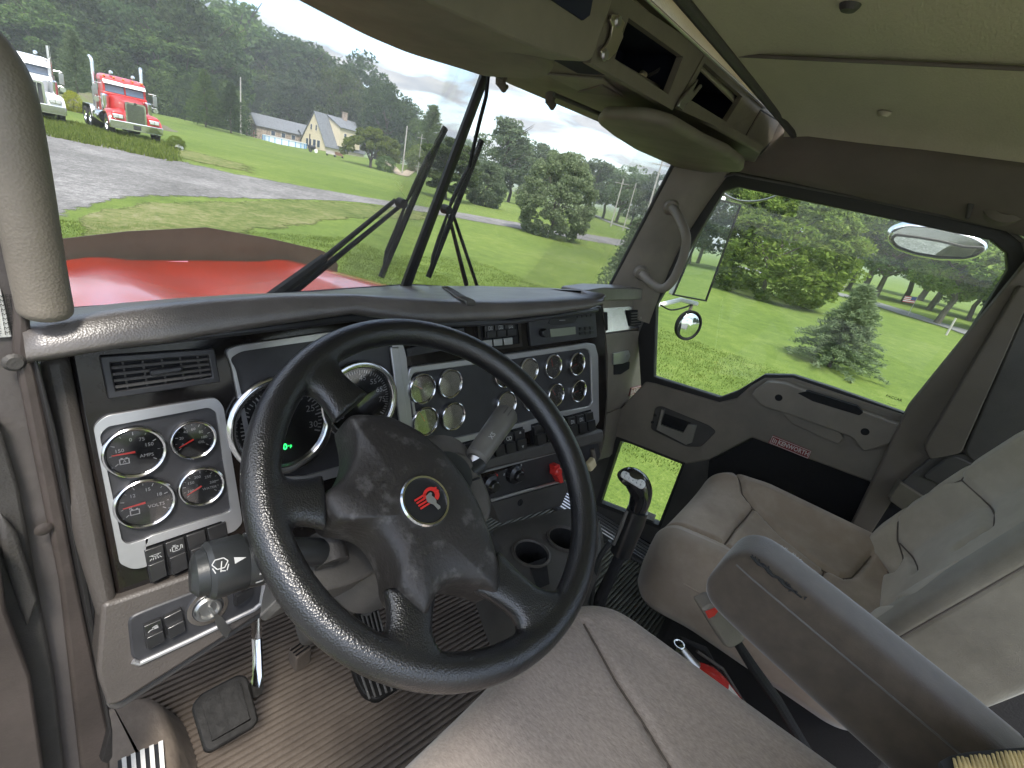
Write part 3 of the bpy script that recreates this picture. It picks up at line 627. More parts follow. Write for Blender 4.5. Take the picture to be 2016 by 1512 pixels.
for x_ in (4, 7, 10, 13, 16, 19, 22): window(e, b, ex, ey, x_, 0, 1.9, 1.3, 1.4)
q = hq(b, ex, ey, -.25, 0, 3.95); MB().prism([q + ey * .2, q + ey * 7.3, q + ey * 3.75 + Vector((0, 0, 2.55))], -ex * .06).go('gable_board', MATS['siding'], e, smooth=False)
window(e, b, ex, ey, 0, 1.0, .2, 1.2, 2.3, 'x', 'red_paint', 'door'); window(e, b, ex, ey, 0, 4.0, .6, 2.2, 1.8, 'x')
for y_ in (.1, 3.2, 7.2): MB().tube([hq(b, ex, ey, -1.4, y_, 0), hq(b, ex, ey, -1.4, y_, 3.9)], .09, 6).go('porch_post', MATS['brown_wood'], e)
b, ex, ey = house_frame(640, 297, 136, 12)
e = T('steep_house', 'cream gabled house with steep grey roof, dormer and chimney', 'house', b)
gable(e, b, ex, ey, 15, 9.2, 1.6, 9.2, 'siding', 'shingle', ov=.35)
for y_, z_, w_, h_ in ((3.3, 4.6, .7, 1.5), (5.2, 4.6, .7, 1.5), (1.9, .5, 1.2, 1.9), (3.5, .5, 1.2, 1.9), (5.2, .1, 1.0, 2.2), (6.4, .1, 1.0, 2.2)): window(e, b, ex, ey, 0, y_, z_, w_, h_, 'x')
MB().prism([hq(b, ex, ey, 4.5, .6, 2), hq(b, ex, ey, 4.5, 4.6, 8.9), hq(b, ex, ey, 4.5, -.5, 6.8), hq(b, ex, ey, 4.5, -.5, 2)], ex * 8).go('dormer', MATS['siding'], e, smooth=False)
MB().prism([hq(b, ex, ey, 4.2, -.9, 6.75), hq(b, ex, ey, 4.2, 4.6, 9.25), hq(b, ex, ey, 4.2, 4.6, 9.45), hq(b, ex, ey, 4.2, -.9, 6.95)], ex * 8.6).go('dormer_roof', MATS['shingle'], e, smooth=False)
for x_ in (6, 8.5, 10.5): window(e, b, ex, ey, x_, -.5, 4.3, 1.0, 1.3)
MB().box(hq(b, ex, ey, 10.5, 4.1, 10.0), (1.1, 1.1, 2.0)).box(hq(b, ex, ey, 10.5, 4.1, 11.1), (1.3, 1.3, .2)).go('chimney', MATS['stone_wall'], e, smooth=False)
b, ex, ey = house_frame(598, 284, 150, -2)
e = T('link_porch', 'low grey roofed porch joining the long house and the steep house', 'porch', b)
gable(e, b, ex, ey, 6, 5, 2.6, 4.6, 'stone_wall', 'shingle'); window(e, b, ex, ey, 1, 0, .6, 1.2, 1.6); window(e, b, ex, ey, 3, 0, .6, 1.2, 1.6)
# pool
b = P3(561, 277, 122); b.z = tz(b.x, b.y); e = T('swimming_pool', 'round above ground swimming pool with white ribbed wall on the lawn', 'pool', b)
MB().lathe([(4.9, 0), (4.9, 1.3), (4.75, 1.3), (4.75, 0)], b, n=40, closed=True).go('pool_wall', MATS['pool_white'], e)
MB().lathe([(0, 1.05), (4.74, 1.05)], b, n=40).go('water', MATS['pool_blue'], e)
MB().lathe([(5.0, 1.28), (5.0, 1.36), (4.65, 1.36), (4.65, 1.28)], b, n=40, closed=True).go('rim', MATS['white_paint'], e)
mb = MB()
for k in range(20):
    a = k / 20 * 6.283; c = b + Vector((math.cos(a) * 4.97, math.sin(a) * 4.97, .65)); mb.box(c, (.14, .14, 1.3))
mb.go('pool_ribs', MATS['pool_blue'], e)
b = P3(571, 272, 128); b.z = tz(b.x, b.y); e = T('pool_ladder', 'wooden ladder leaning at the far side of the pool', 'ladder', b)
mb = MB().tube([b + Vector((0, 0, 0)), b + Vector((0, 0, 2.6))], .07, 6).tube([b + Vector((.7, 0, 0)), b + Vector((.7, 0, 2.6))], .07, 6)
for k in range(5): mb.tube([b + Vector((0, 0, .3 + k * .45)), b + Vector((.7, 0, .3 + k * .45))], .05, 6)
mb.go('rails', MATS['dirt_mat'], e)
b = P3(613, 294, 108); b.z = tz(b.x, b.y); e = T('smoker_grill', 'black barrel smoker on wheels with a tall chimney before the steep house', 'grill', b); mat('black_iron', (.02, .02, .022), .5)
MB().lathe([(0, 0), (.42, .05), (.42, 1.5), (0, 1.55)], b + Vector((-.7, 0, 1.0)), (1, 0, 0), 16).go('barrel', MATS['black_iron'], e)
MB().tube([b + Vector((-.5, 0, 1.3)), b + Vector((-.5, 0, 3.6))], .12, 8).go('chimney', MATS['black_iron'], e)
for x_, m_ in ((-.4, 'black_iron'), (.9, 'white_paint')): MB().lathe([(.12, 0), (.42, 0), (.42, .12), (.12, .12)], b + Vector((x_, -.4, .42)), (0, 1, 0), 16, closed=True).go('wheel', MATS[m_], e)
MB().tube([b + Vector((-.8, 0, .6)), b + Vector((1.6, 0, .6))], .06, 6).go('axle_frame', MATS['black_iron'], e)
for j, (px_, py_, d) in enumerate([(652, 296, 112), (668, 294, 114)]):
    b = P3(px_, py_, d); b.z = tz(b.x, b.y); e = T('patio_bench', ['grey box beside the steep house terrace', 'brown garden bench under the yard tree'][j], 'bench', b)
    MB().box(b + Vector((0, 0, .45)), (2.2, .7, .12)).go('seat', MATS[('pole_grey', 'brown_wood')[j]], e, smooth=False); MB().box(b + Vector((0, .3, .8)), (2.2, .1, .6)).go('backrest', MATS[('pole_grey', 'brown_wood')[j]], e, smooth=False)
    for s_ in (-.95, .95): MB().box(b + Vector((s_, 0, .2)), (.12, .6, .4)).go('leg', MATS['black_iron'], e, smooth=False)
# flag on the bank (stripes)
b = P3(1792, 612, 34); b.z = tz(b.x, b.y); e = T('small_flag', 'small red and white striped flag on a stick beside the lane tree', 'flag', b)
MB().tube([b, b + Vector((0, 0, 1.5))], .02, 6).go('stick', MATS['pole_grey'], e)
d_ = Vector((-.3, .95, 0)); mat('flag_red', (.5, .05, .06), .8); mat('flag_blue', (.06, .08, .25), .8)
for k in range(7): MB().prism([b + Vector((0, 0, 1.33 - k * .06)), b + Vector((0, 0, 1.27 - k * .06)), b + d_ * .7 + Vector((0, 0, 1.20 - k * .06)), b + d_ * .7 + Vector((0, 0, 1.26 - k * .06))], (.01, 0.004, 0)).go('stripe', MATS['flag_red' if k % 2 == 0 else 'white_paint'], e, smooth=False)
MB().prism([b + Vector((-.012, 0, 1.34)), b + Vector((-.012, 0, 1.10)), b + d_ * .3 + Vector((-.012, 0, 1.06)), b + d_ * .3 + Vector((-.012, 0, 1.30))], (.034, .01, 0)).go('canton', MATS['flag_blue'], e, smooth=False)
# white stone by the red lorry
b = P3(352, 274, 27); b.z = tz(b.x, b.y); rows = [[b + Vector((math.cos(a) * .22 * math.sin(t), math.sin(a) * .16 * math.sin(t), .12 + .15 * math.cos(t) + .02 * math.sin(3 * a))) for a in [k / 10 * 6.283 for k in range(10)]] for t in [i / 6 * 3.1416 for i in range(7)]]
tag(MB().grid(rows, closed=True).go('white_stone', MATS['white_paint']), 'white stone in the grass right of the red lorry', 'stone')
# ================================================================ PARKED LORRIES
mat('chrome', (.72, .73, .74), .12, 1.0); mat('steel_dull', (.45, .45, .44), .35, 1.0, var=.1); mat('lorry_red', (.45, .02, .02), .3, coat=.6, var=.05, vscale=2); mat('lorry_white', (.74, .75, .74), .35, coat=.5)
mat('tyre', (.02, .02, .02), .85); mat('grille_dark', (.07, .07, .075), .5, .4); mat('screen_glass', (.06, .09, .14), .05, spec=1.0, coat=.6); mat('lamp_amber', (.55, .16, .02), .3); mat('lamp_clear', (.6, .62, .62), .15, .3); mat('chassis', (.03, .03, .03), .7)
def lorry(paint, label, grille_div, stack_curve, lights):
    e = T('parked_lorry', label, 'truck', (0, 0, 0)); W_ = MATS[paint]; CH = MATS['chrome']
    MB().box((0, 0, .62), (2.44, .14, .40)).box((0, -.02, .44), (2.3, .1, .06)).go('bumper', CH, e, bevel=.03)
    MB().box((0, -.09, .60), (.34, .02, .22)).go('tow_plate', MATS['chassis'], e, smooth=False)
    # hood: lofted box, narrow at the grille, wide at the screen
    rows = []
    for y_, wt, wb, zt, zb in ((.12, .40, .43, 1.80, .9), (.4, .44, .47, 1.86, .9), (1.1, .58, .62, 1.95, .95), (1.85, .76, .8, 2.02, .95)):
        rows.append([Vector(p) for p in ((-wb, y_, zb), (-wb, y_, zt - .25), (-wt, y_, zt - .05), (-wt * .6, y_, zt), (wt * .6, y_, zt), (wt, y_, zt - .05), (wb, y_, zt - .25), (wb, y_, zb))])
    mb = MB().grid(rows); mb.add(rows[0], [tuple(range(8))]); mb.go('hood', W_, e, bevel=.02)
    o = rnd([(-.47, .72), (.47, .72), (.47, 1.82), (-.47, 1.82)], [.03, .03, .14, .14]); i_ = rnd([(-.39, .79), (.39, .79), (.39, 1.73), (-.39, 1.73)], [.03, .03, .1, .1])
    MB().ring([(x, -.02, z) for x, z in o], [(x, -.02, z) for x, z in i_], (0, .2, 0)).go('grille_surround', CH, e)
    g = MB(); g.box((0, .09, 1.26), (.8, .04, .96)); gr = g.go('grille', MATS['grille_dark'], e, smooth=False)
    mb = MB()
    if grille_div == 'bars':
        for k in range(15): mb.box((-.36 + k * .0515, .03, 1.26), (.018, .05, .94))
    else:
        for k in range(5): mb.box((-.39 + k * .195, .02, 1.26), (.03, .06, .96))
    mb.go('grille_bars', CH, gr, smooth=False)
    MB().lathe([(.0, 0), (.07, 0), (.05, .03), (0, .03)], (0, -.02, 1.78), (0, -1, 0), 12).go('hood_badge', MATS['chassis'], e)
    for s_ in (-1, 1):
        rows = []
        for k in range(9):
            a = math.pi * (.02 + .62 * k / 8); y_ = .85 - math.cos(a) * .78 if k else -.0 + .07; z_ = .62 + math.sin(a) * .68
            rows.append([Vector((s_ * x_, y_ + dy, z_ + dz)) for x_, dy, dz in ((.45, 0, .10), (.8, 0, .06), (1.12, 0, 0), (1.22, 0, -.08), (1.22, .02, -.16))])
        MB().grid(rows).go('fender', W_, e, solid=.03)
        MB().box((s_ * .80, .10, 1.0), (.56, .2, .5)).go('fender_front', W_, e, bevel=.06)
        hl = MB().box((s_ * .82, -.03, 1.02), (.46, .08, .22)).go('headlight_bezel', CH, e, bevel=.02)
        for q in (-.11, .11): MB().box((s_ * .82 + q, -.08, 1.02), (.19, .03, .15)).go('headlight', MATS['lamp_clear'], hl, bevel=.01)
        MB().lathe([(0, -.3), (.17, -.26), (.19, 0), (.19, .55), (.12, .62), (0, .62)], (s_ * .98, 1.75, 1.35), (0, 0, 1), 16).go('air_cleaner', CH, e)
        # mirrors
        m = MB(); x0 = s_ * 1.08; x1 = s_ * 1.42
        m.tube([(x0, 1.85, 2.45), (x1, 1.78, 2.45), (x1, 1.78, 1.75), (x0, 1.85, 1.75)], .02, 6); br = m.go('mirror_bracket', CH, e)
        MB().box((s_ * 1.36, 1.78, 2.12), (.20, .05, .52)).go('mirror', MATS['steel_dull'], br, bevel=.015)
        MB().lathe([(0, 0), (.13, 0), (.11, .06), (0, .09)], (s_ * 1.36, 1.74, 1.62), (0, 1, 0), 14).go('round_mirror', CH, br)
        # stack
        z1 = 3.35; pts = [(s_ * 1.12, 3.35, .9), (s_ * 1.12, 3.35, z1)]
        if stack_curve: pts += [(s_ * 1.12, 3.37, z1 + .15), (s_ * 1.14, 3.45, z1 + .28), (s_ * 1.17, 3.58, z1 + .34)]
        else: pts += [(s_ * 1.12, 3.35, z1 + .25)]
        st = MB().tube(pts, .085, 12).go('exhaust_stack', CH, e); MB().tube([(s_ * 1.12, 3.35, 1.2), (s_ * 1.12, 3.35, 2.2)], .13, 14).go('heat_shield', MATS['steel_dull'], st)
        MB().lathe([(0, 0), (.32, 0), (.34, .04), (.34, 1.5), (.32, 1.54), (0, 1.54)], (s_ * .98, 2.0, .78), (0, 1, 0), 20).go('fuel_tank', CH, e)
        # wheels
        for y_, dual in ((.88, 0), (5.0, 1), (6.35, 1)):
            wd = .30 if not dual else .6; xo = s_ * 1.2
            wh = MB().lathe([(.30, 0), (.48, 0), (.52, .05), (.52, wd - .05), (.48, wd), (.30, wd)], (xo, y_, .52), (-s_, 0, 0), 24, closed=True).go('wheel', MATS['tyre'], e)
            MB().lathe([(0, .06), (.12, .02), (.14, .09), (.27, .10), (.30, .01), (.31, .03), (.30, .2)], (xo, y_, .52), (-s_, 0, 0), 24).go('rim', CH, wh)
        if True:
            rows = []
            for k in range(9):
                a = math.pi * (k / 8); rows.append([Vector((s_ * x_, 5.68 - math.cos(a) * 1.35, .60 + min(.62, math.sin(a) * .95))) for x_ in (.65, 1.2)])
            MB().grid(rows).go('rear_fender', MATS['steel_dull'], e, solid=.02)
    # cab with an opening for the screen
    q = [(-1.02, 1.9, 1.0), (1.02, 1.9, 1.0), (1.02, 3.2, 1.0), (-1.02, 3.2, 1.0)]
    MB().box((0, 2.6, 1.55), (2.04, 1.3, 1.1)).go('cab_body', W_, e, bevel=.05)
    rows = [[Vector(p) for p in ((-1.02, 3.2, z), (-1.02, y0, z), (-.9, y0 - .05, z), (0, y0 - .10, z), (.9, y0 - .05, z), (1.02, y0, z), (1.02, 3.2, z))] for z, y0 in ((2.05, 1.98), (2.62, 2.14))]
    MB().box((0, 2.68, 2.35), (1.96, 1.04, .66)).go('cab_upper', W_, e, bevel=.03)
    rows = [[Vector(p) for p in ((-1.03 * k, 3.22, z), (-1.03 * k, y0 + .15, z), (-.9 * k, y0, z), (0, y0 - .08, z), (.9 * k, y0, z), (1.03 * k, y0 + .15, z), (1.03 * k, 3.22, z))] for z, y0, k in ((2.62, 2.06, 1), (2.8, 2.14, 1), (2.92, 2.35, .93), (2.98, 2.7, .8))]
    mb = MB().grid(rows, closed=True); mb.add(rows[-1], [tuple(range(7))]).add(rows[0], [tuple(range(7))]); mb.go('roof', W_, e, bevel=.02)
    for s_ in (-1, 1):
        a = [(s_ * .04, 1.985, 2.12), (s_ * .9, 2.03, 2.12), (s_ * .88, 2.13, 2.6), (s_ * .04, 2.09, 2.6)]
        MB().prism(a, (0, .04, 0)).go('windscreen', MATS['screen_glass'], e, smooth=False)
    MB().box((0, 2.03, 2.36), (.05, .08, .5)).box((.93, 2.1, 2.36), (.1, .12, .52)).box((-.93, 2.1, 2.36), (.1, .12, .52)).go('screen_frame', W_, e)
    MB().prism([(-.97, 1.88, 2.52), (.97, 1.88, 2.52), (.97, 2.02, 2.68), (-.97, 2.02, 2.68)], (0, .03, .02)).go('sun_visor', MATS['lorry_white'], e, smooth=False)
    for x_ in (-.86, -.43, 0, .43, .86): MB().lathe([(0, -.1), (.05, -.05), (.065, .02), (.05, .1), (0, .13)], (x_, 2.2, 2.86), (0, -1, .15), 10).go('marker_light', MATS['lamp_amber'] if lights else CH, e)
    for x_ in (-.5, .5): MB().lathe([(0, -.2), (.06, -.15), (.09, .1), (.09, .16), (0, .17)], (x_, 2.5, 3.10), (0, -1, .1), 12).go('roof_horn', CH, e)
    MB().box((0, 4.6, .82), (.9, 5.0, .22)).box((0, 5.4, 1.02), (1.0, 1.6, .16)).go('frame_rails', MATS['chassis'], e)
    MB().tube([(-1.0, .88, .5), (1.0, .88, .5)], .07, 8).box((0, .9, .65), (.9, 1.2, .4)).go('axle', MATS['chassis'], e)
    return e
t1 = lorry('lorry_red', 'red conventional lorry with chrome grille and twin curved stacks on the grass', 'bars', True, True)
b = ray(272, 279) * 27.5; t1.location = (b.x, b.y, tz(b.x, b.y)); t1.rotation_euler = (0, 0, R(-4))
t2 = lorry('lorry_white', 'white conventional lorry half hidden by the windscreen pillar handle', 'panels', False, False)
b = ray(72, 236) * 25.0; t2.location = (b.x, b.y, tz(b.x, b.y)); t2.rotation_euler = (0, 0, R(-6))
# ================================================================ OWN HOOD AND DEFLECTOR
mat('hood_red', (.27, .016, .004), .2, coat=.6, var=.12, vscale=3)
rows = []
for j in range(13):
    y_ = 1.06 + j * .115; t = j / 12; hw = .78 - .10 * t; rows.append([])
    zc = -.485 - .105 * t - .03 * t * t
    for k in range(21):
        u = -1 + k / 10; x_ = .92 + hw * u; z_ = zc - .02 * u * u - .16 * max(0, abs(u) - .72) ** 1.6 * 6 * .5 + (.018 * math.exp(-((abs(u) - .55) / .1) ** 2)); rows[-1].append(Vector((x_, y_, z_)))
for r_ in rows: r_.insert(0, r_[0] + Vector((-.03, 0, -.25))); r_.append(r_[-1] + Vector((.03, 0, -.25)))
rows.append([p + Vector((0, .03, -.30)) for p in rows[-1]])
hd = T('lorry_hood', 'glossy red hood seen through the windscreen', 'hood', (.92, 1.8, -.9))
MB().grid(rows).go('hood_panel', MATS['hood_red'], hd, auto=60)
mat('lilac_strip', (.30, .16, .22), .4); P_ = Plane((0, 2.40, 0), (1, 0, 0), (0, -1, .0))
dfp = Plane((0, 2.47, 0), (1, 0, 0), (0, -1, .0))
top = [(60, 488), (118, 470), (250, 455), (405, 447), (520, 467), (630, 492), (655, 503), (664, 520)]
tp_ = [dfp.px(x, y) for x, y in top]; bot = [(tp_[-1][0], -.78), (tp_[0][0], -.78)]
mat('smoked_plastic', (.052, .042, .030), .6, spec=.15, var=.15, vscale=4, bump2=.2, b2scale=3)
df = slab('bug_deflector', dfp, tp_ + bot, 0, .006, MATS['smoked_plastic'], hd, smooth=False)
# lilac strip on the crest of the hood at the deflector
c = [dfp.pw(x, y, .06) for x, y in ((100, 543), (200, 528), (290, 521), (370, 519))]
MB().tube(c, .012, 8).go('hood_strip', MATS['lilac_strip'], hd)
# ================================================================ INTERIOR MATERIALS
mat('vinyl', (.195, .170, .138), .55, bump=.5, bscale=420, voro=True, var=.16, vscale=5, bump2=.06, b2scale=60)
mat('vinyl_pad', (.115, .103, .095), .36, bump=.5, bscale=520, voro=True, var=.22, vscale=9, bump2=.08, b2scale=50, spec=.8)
mat('vinyl_shaded', (.068, .059, .052), .5, bump=.5, bscale=420, voro=True, var=.16, vscale=5, bump2=.06, b2scale=60)  # copy of vinyl, darkened in colour for the shade at the driver doorway
mat('vinyl_dark', (.060, .056, .052), .6, bump=.5, bscale=420, voro=True, var=.2, vscale=6)
mat('jamb_grey', (.115, .103, .098), .5, var=.3, vscale=5, bump=.3, bscale=120, vlo=.3, vhi=.7)
mat('jamb_brown', (.058, .047, .042), .6, var=.35, vscale=6, bump=.4, bscale=200)
mat('seal_rubber', (.018, .017, .017), .55, bump=.3, bscale=150)
mat('piano_black', (.012, .012, .014), .12, coat=.8, var=.3, vscale=14, spec=.7)
mat('burl', (.010, .009, .009), .12, coat=.12, spec=.3, col2=(.022, .014, .010), vscale=7, vlo=.45, vhi=.8)
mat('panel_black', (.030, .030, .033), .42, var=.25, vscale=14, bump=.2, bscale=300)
mat('satin_silver', (.50, .50, .51), .34, .75, var=.08, vscale=12)
mat('bezel_chrome', (.66, .66, .67), .16, 1.0, var=.06, vscale=30)
mat('dial_black', (.012, .012, .013), .5); mat('ink_white', (.42, .42, .41), .6); mat('ink_grey', (.33, .33, .33), .6); mat('needle_red', (.75, .045, .03), .4)
mat('lcd_green', (.02, .75, .12), .5, emit=1.2); mat('lcd_pane', (.20, .22, .17), .25)
mat('switch_black', (.016, .016, .017), .32, var=.2, vscale=40, coat=.3)
mat('leather_black', (.012, .012, .013), .30, bump=.8, bscale=560, voro=True, spec=.8, var=.15, vscale=30)
mat('hub_vinyl', (.026, .023, .021), .48, bump=.6, bscale=260, col2=(.075, .07, .066), vscale=44, vlo=.55, vhi=.66, bump2=.3, b2scale=70)
mat('column_grey', (.10, .094, .086), .5, bump=.4, bscale=300, var=.2, vscale=14)
mat('stalk_black', (.022, .024, .025), .38, bump=.2, bscale=300)
mat('stalk_grey', (.125, .120, .108), .38, var=.15, vscale=30, coat=.2)
mat('fabric_near', (.36, .298, .25), .95, bump=1.0, bscale=520, var=.16, vscale=330, sheen=.35, stretch=(1.0, .45, 1.0), bump2=.3, b2scale=14)
mat('fabric_side', (.34, .285, .235), .95, bump=1.0, bscale=700, var=.16, vscale=240, sheen=.35)
mat('fabric_taupe', (.33, .262, .20), .92, bump=.8, bscale=420, col2=(.47, .39, .31), vscale=7, vlo=.40, vhi=.68, sheen=.4)
mat('fabric_grey', (.44, .385, .30), .92, bump=.8, bscale=420, col2=(.58, .52, .42), vscale=8, vlo=.38, vhi=.7, sheen=.4)
mat('seam_dark', (.14, .115, .095), .95)
mat('fabric_fold', (.26, .225, .17), .92, bump=.8, bscale=420, var=.2, vscale=8, sheen=.4)
mat('fabric_arm', (.060, .044, .029), .93, bump=.8, bscale=600, var=.16, vscale=40, sheen=.5)
mat('foam_tan', (.50, .38, .17), .95, bump=.8, bscale=120, var=.3, vscale=60); mat('thread_black', (.02, .02, .02), .9)
mat('liner', (.50, .465, .33), .95, bump=.6, bscale=90, var=.06, vscale=3, stretch=(1, 3, 1)); mat('liner_brown', (.125, .106, .086), .7, bump=.3, bscale=200, var=.12, vscale=4)
mat('console_grey', (.150, .132, .100), .65, bump=.3, bscale=300, var=.15, vscale=8); mat('cubby_blue', (.006, .009, .024), .9)
mat('mat_rubber', (.074, .058, .046), .85, bump=.6, bscale=60, col2=(.12, .097, .077), vscale=5, vlo=.4, vhi=.7); mat('mat_green', (.13, .13, .105), .8, var=.2, vscale=8)
mat('carpet_dark', (.012, .012, .013), 1.0, bump=1, bscale=200); mat('floor_beige', (.15, .12, .094), .85, bump=.5, bscale=60, var=.3, vscale=8)
mat('pedal_rubber', (.009, .0085, .008), .65, spec=.25, bump=.4, bscale=80, var=.45, vscale=40, bump2=.2, b2scale=25)
mat('white_strip', (.62, .60, .56), .6, var=.15, vscale=30); mat('badge_red', (.22, .03, .03), .3); mat('badge_white', (.62, .60, .58), .35)
mat('red_plastic', (.62, .035, .03), .35); mat('cream_plastic', (.62, .53, .33), .5); mat('key_brass', (.46, .42, .34), .3, .9); mat('extinguisher_red', (.50, .02, .02), .25, coat=.6)
mat('label_white', (.6, .6, .57), .6, var=.2, vscale=60); mat('blade_black', (.006, .006, .006), .6, spec=.25); mat('mirror_glass', (.82, .85, .84), .01, 1.0)
glass('screen', (.992, .995, .995), .32, smear=.030); glass('side_glass', (.96, .99, .97), .8); glass('lens', (.96, .96, .97), .7, 1.8, .03); glass('lens_bright', (.9, .9, .92), 3.2, 2.6, .16)
# ================================================================ CAB SHELL
HS = 8.0; t8 = R(HS); tt = R(13.5)
DP = Plane((.111, .64, -.266), (math.cos(t8), -math.sin(t8), 0), (-math.sin(t8) * math.cos(tt), -math.cos(t8) * math.cos(tt), math.sin(tt)))
DR = Plane((1.66, .5, 0), (.06, -1, 0), (-1, -.06, 0))
def hp(z): return Plane((0, 0, z), (1, 0, 0), (0, 0, 1 if z < 0 else -1))
# --- windscreen: two flat panes meeting at the divider
gb = [Vector((.02, .93, -.325)), Vector((.885, 1.01, -.325)), Vector((1.60, .80, -.325))]; gt = [Vector((-.05, .86, .215)), Vector((.92, .885, .215)), Vector((1.585, .655, .175))]
ws = T('windscreen', 'two pane windscreen with a dark centre divider', 'windscreen', (.9, .95, -.33))
for i in (0, 1): MB().prism([gb[i], gb[i + 1], gt[i + 1], gt[i]], (0, .004, 0)).go('glass_pane', MATS['screen'], ws, smooth=False)
dv = T('windscreen_divider', 'black centre post between the two windscreen panes', 'post', tuple(gb[1]))
a_, b_ = ax_pt(797, 568, 'y', .985), ax_pt(962, 128, 'y', .868)
MB().tube([a_ + (a_ - b_) * .2, a_, b_, b_ + (b_ - a_) * .1], [.0215, .0215, .017, .017], 8, flat=.6).go('post_trim', MATS['seal_rubber'], dv)
MB().tube([ax_pt(*q, 'y', .85) for q in ((962, 142), (957, 190), (944, 240), (930, 300), (925, 330))], .0045, 6).go('cable', MATS['blade_black'], dv)
MB().tube([gb[0], gb[1], gb[2]], .012, 8).go('lower_gasket', MATS['seal_rubber'], ws); MB().tube([gt[0], gt[1], gt[2]], .012, 8).go('upper_gasket', MATS['seal_rubber'], ws)
MB().tube([ax_pt(1330 + (1200 - 1330) * t, 315 + (566 - 315) * t, 'x', 1.565) for t in (-.1, .25, .5, .75, 1.1)], .0075, 8).go('side_gasket', MATS['seal_rubber'], ws)
# --- A pillar on the passenger side
ap = T('right_windscreen_pillar', 'grey brown padded windscreen pillar on the passenger side', 'pillar', (1.6, .65, -.3)); ap.name = 'windscreen_pillar'; ORG['windscreen_pillar'] = Vector((1.6, .65, -.3))
rows = []
for t in np.linspace(-.18, 1.12, 14):
    l = Vector((1.56, 0, 0)); L_ = ax_pt(1334 + (1202 - 1334) * t, 315 + (566 - 315) * t, 'x', 1.56); Rr = DR.pw(1433 + (1290 - 1433) * t + 16 * math.sin(t * 3.1) * -1, 345 + (606 - 345) * t, .0)
    n_ = Vector((-.75, -.66, 0)); row = []
    for k in range(9):
        s_ = k / 8; row.append(L_.lerp(Rr, s_) + n_ * .03 * math.sin(s_ * math.pi) ** .8)
    row = [L_ + Vector((.07, .02, 0))] + row + [Rr + Vector((.03, -.0, 0))]; rows.append(row)
MB().grid(rows).go('pillar_trim', MATS['vinyl'], ap, auto=60)
gh = T('grab_handle', 'grey bent tube grab handle on the passenger windscreen pillar', 'handle', tuple(ax_pt(1262, 540, 'x', 1.5)))
pts = bez([ax_pt(x, y, 'x', c) for x, y, c in ((1322, 408, 1.56), (1333, 422, 1.53), (1350, 462, 1.49), (1348, 495, 1.49), (1338, 525, 1.49), (1322, 555, 1.49), (1303, 568, 1.49), (1283, 558, 1.51), (1262, 538, 1.55))], 8)
MB().tube(pts, .0135, 14).go('tube', MATS['vinyl'], gh)
for q in (pts[0], pts[-1]): MB().lathe([(0, .014), (.017, .012), (.023, 0), (.026, -.04)], q, (-.9, -.4, 0), 16).go('mount', MATS['vinyl'], gh)
q = pts[-1]; MB().lathe([(0, .0155), (.007, .0155), (.007, .010)], q, (-.9, -.4, 0), 12).go('screw', MATS['carpet_dark'], gh)
# --- left pad / handle on the driver side pillar
lh = T('pillar_handle', 'thick brown padded grab handle on the driver side pillar', 'handle', (.05, .6, -.25))
JP = Plane((0, .60, 0), (1, 0, 0), (0, -1, 0))
pts = bez([JP.pw(x, y) for x, y in ((-140, 30), (-85, 58), (-34, 105), (2, 165), (20, 235), (43, 355), (63, 470), (80, 560), (89, 604), (92, 630))], 6); nn = len(pts)
MB().tube(pts, [.0205] * (nn - 14) + [.0205] * 8 + [.0202, .0195, .018, .0155, .0115, .005], 20).go('padded_tube', MATS['vinyl'], lh)
# --- driver side door opening: hinge post, seals, sill
jb = T('door_jamb', 'worn grey brown hinge post and seals of the open driver doorway', 'door jamb', (0, .6, -1.1))
J2 = Plane((0, .615, 0), (1, .05, 0), (.05, -1, 0))
def jslab(name, L, h0, h1, m, bevel=.004, **k): return slab(name, J2, [J2.px(x, y, h1) for x, y in L], h0, h1, MATS[m], jb, bevel=bevel, **k)
jslab('post_face', [(-300, 300), (8, 300), (30, 420), (46, 560), (50, 700), (62, 760), (150, 1200), (205, 1540), (205, 1700), (-700, 1700), (-700, 400)], -.03, 0, 'jamb_grey')
jslab('inner_seal', [(20, 400), (52, 480), (62, 640), (68, 700), (98, 850), (150, 1130), (215, 1440), (222, 1600), (170, 1600), (120, 1150), (62, 860), (28, 690), (30, 640)], 0, .012, 'jamb_brown')
jslab('rubber_seal', [(72, 700), (66, 704), (100, 850), (160, 1150), (216, 1440), (200, 1500), (212, 1505), (222, 1490), (222, 1440), (166, 1110), (112, 850)], .004, .022, 'seal_rubber')
jslab('lower_trim', [(-200, 780), (0, 830), (40, 960), (70, 1130), (110, 1340), (130, 1520), (130, 1700), (-600, 1700)], 0, .014, 'vinyl_dark')
jslab('hinge_cover', [(0, 1010), (35, 1050), (78, 1180), (55, 1240), (8, 1100)], .016, .026, 'vinyl_dark')
jslab('door_edge', [(-400, 1150), (0, 1090), (14, 1200), (62, 1330), (90, 1530), (90, 1800), (-600, 1800)], .016, .05, 'jamb_brown')
a_, b_ = J2.px(86, 1042, .014); MB().lathe([(0, .002), (.005, .0015), (.008, 0)], J2.w(a_, b_, .014), J2.n, 18).go('screw', MATS['jamb_brown'], jb)
a_, b_ = J2.px(29, 715, .014); MB().lathe([(0, .003), (.006, .003), (.009, 0)], J2.w(a_, b_, .012), J2.n, 14).go('screw', MATS['vinyl_dark'], jb)
st = jslab('data_label', [(-30, 520), (2, 570), (24, 664), (-40, 668)], .001, .003, 'label_white', smooth=False)
mb = MB()
for k in range(9):
    a_, b_ = J2.px(6 - k * 1.5, 655 - k * 9, .004); add_text(mb, J2, 'THE DATE OF MFR', a_ - .012, b_, .0055, .0042, rot=-.05)
mb.go('label_text', MATS['dial_black'], st, smooth=False)
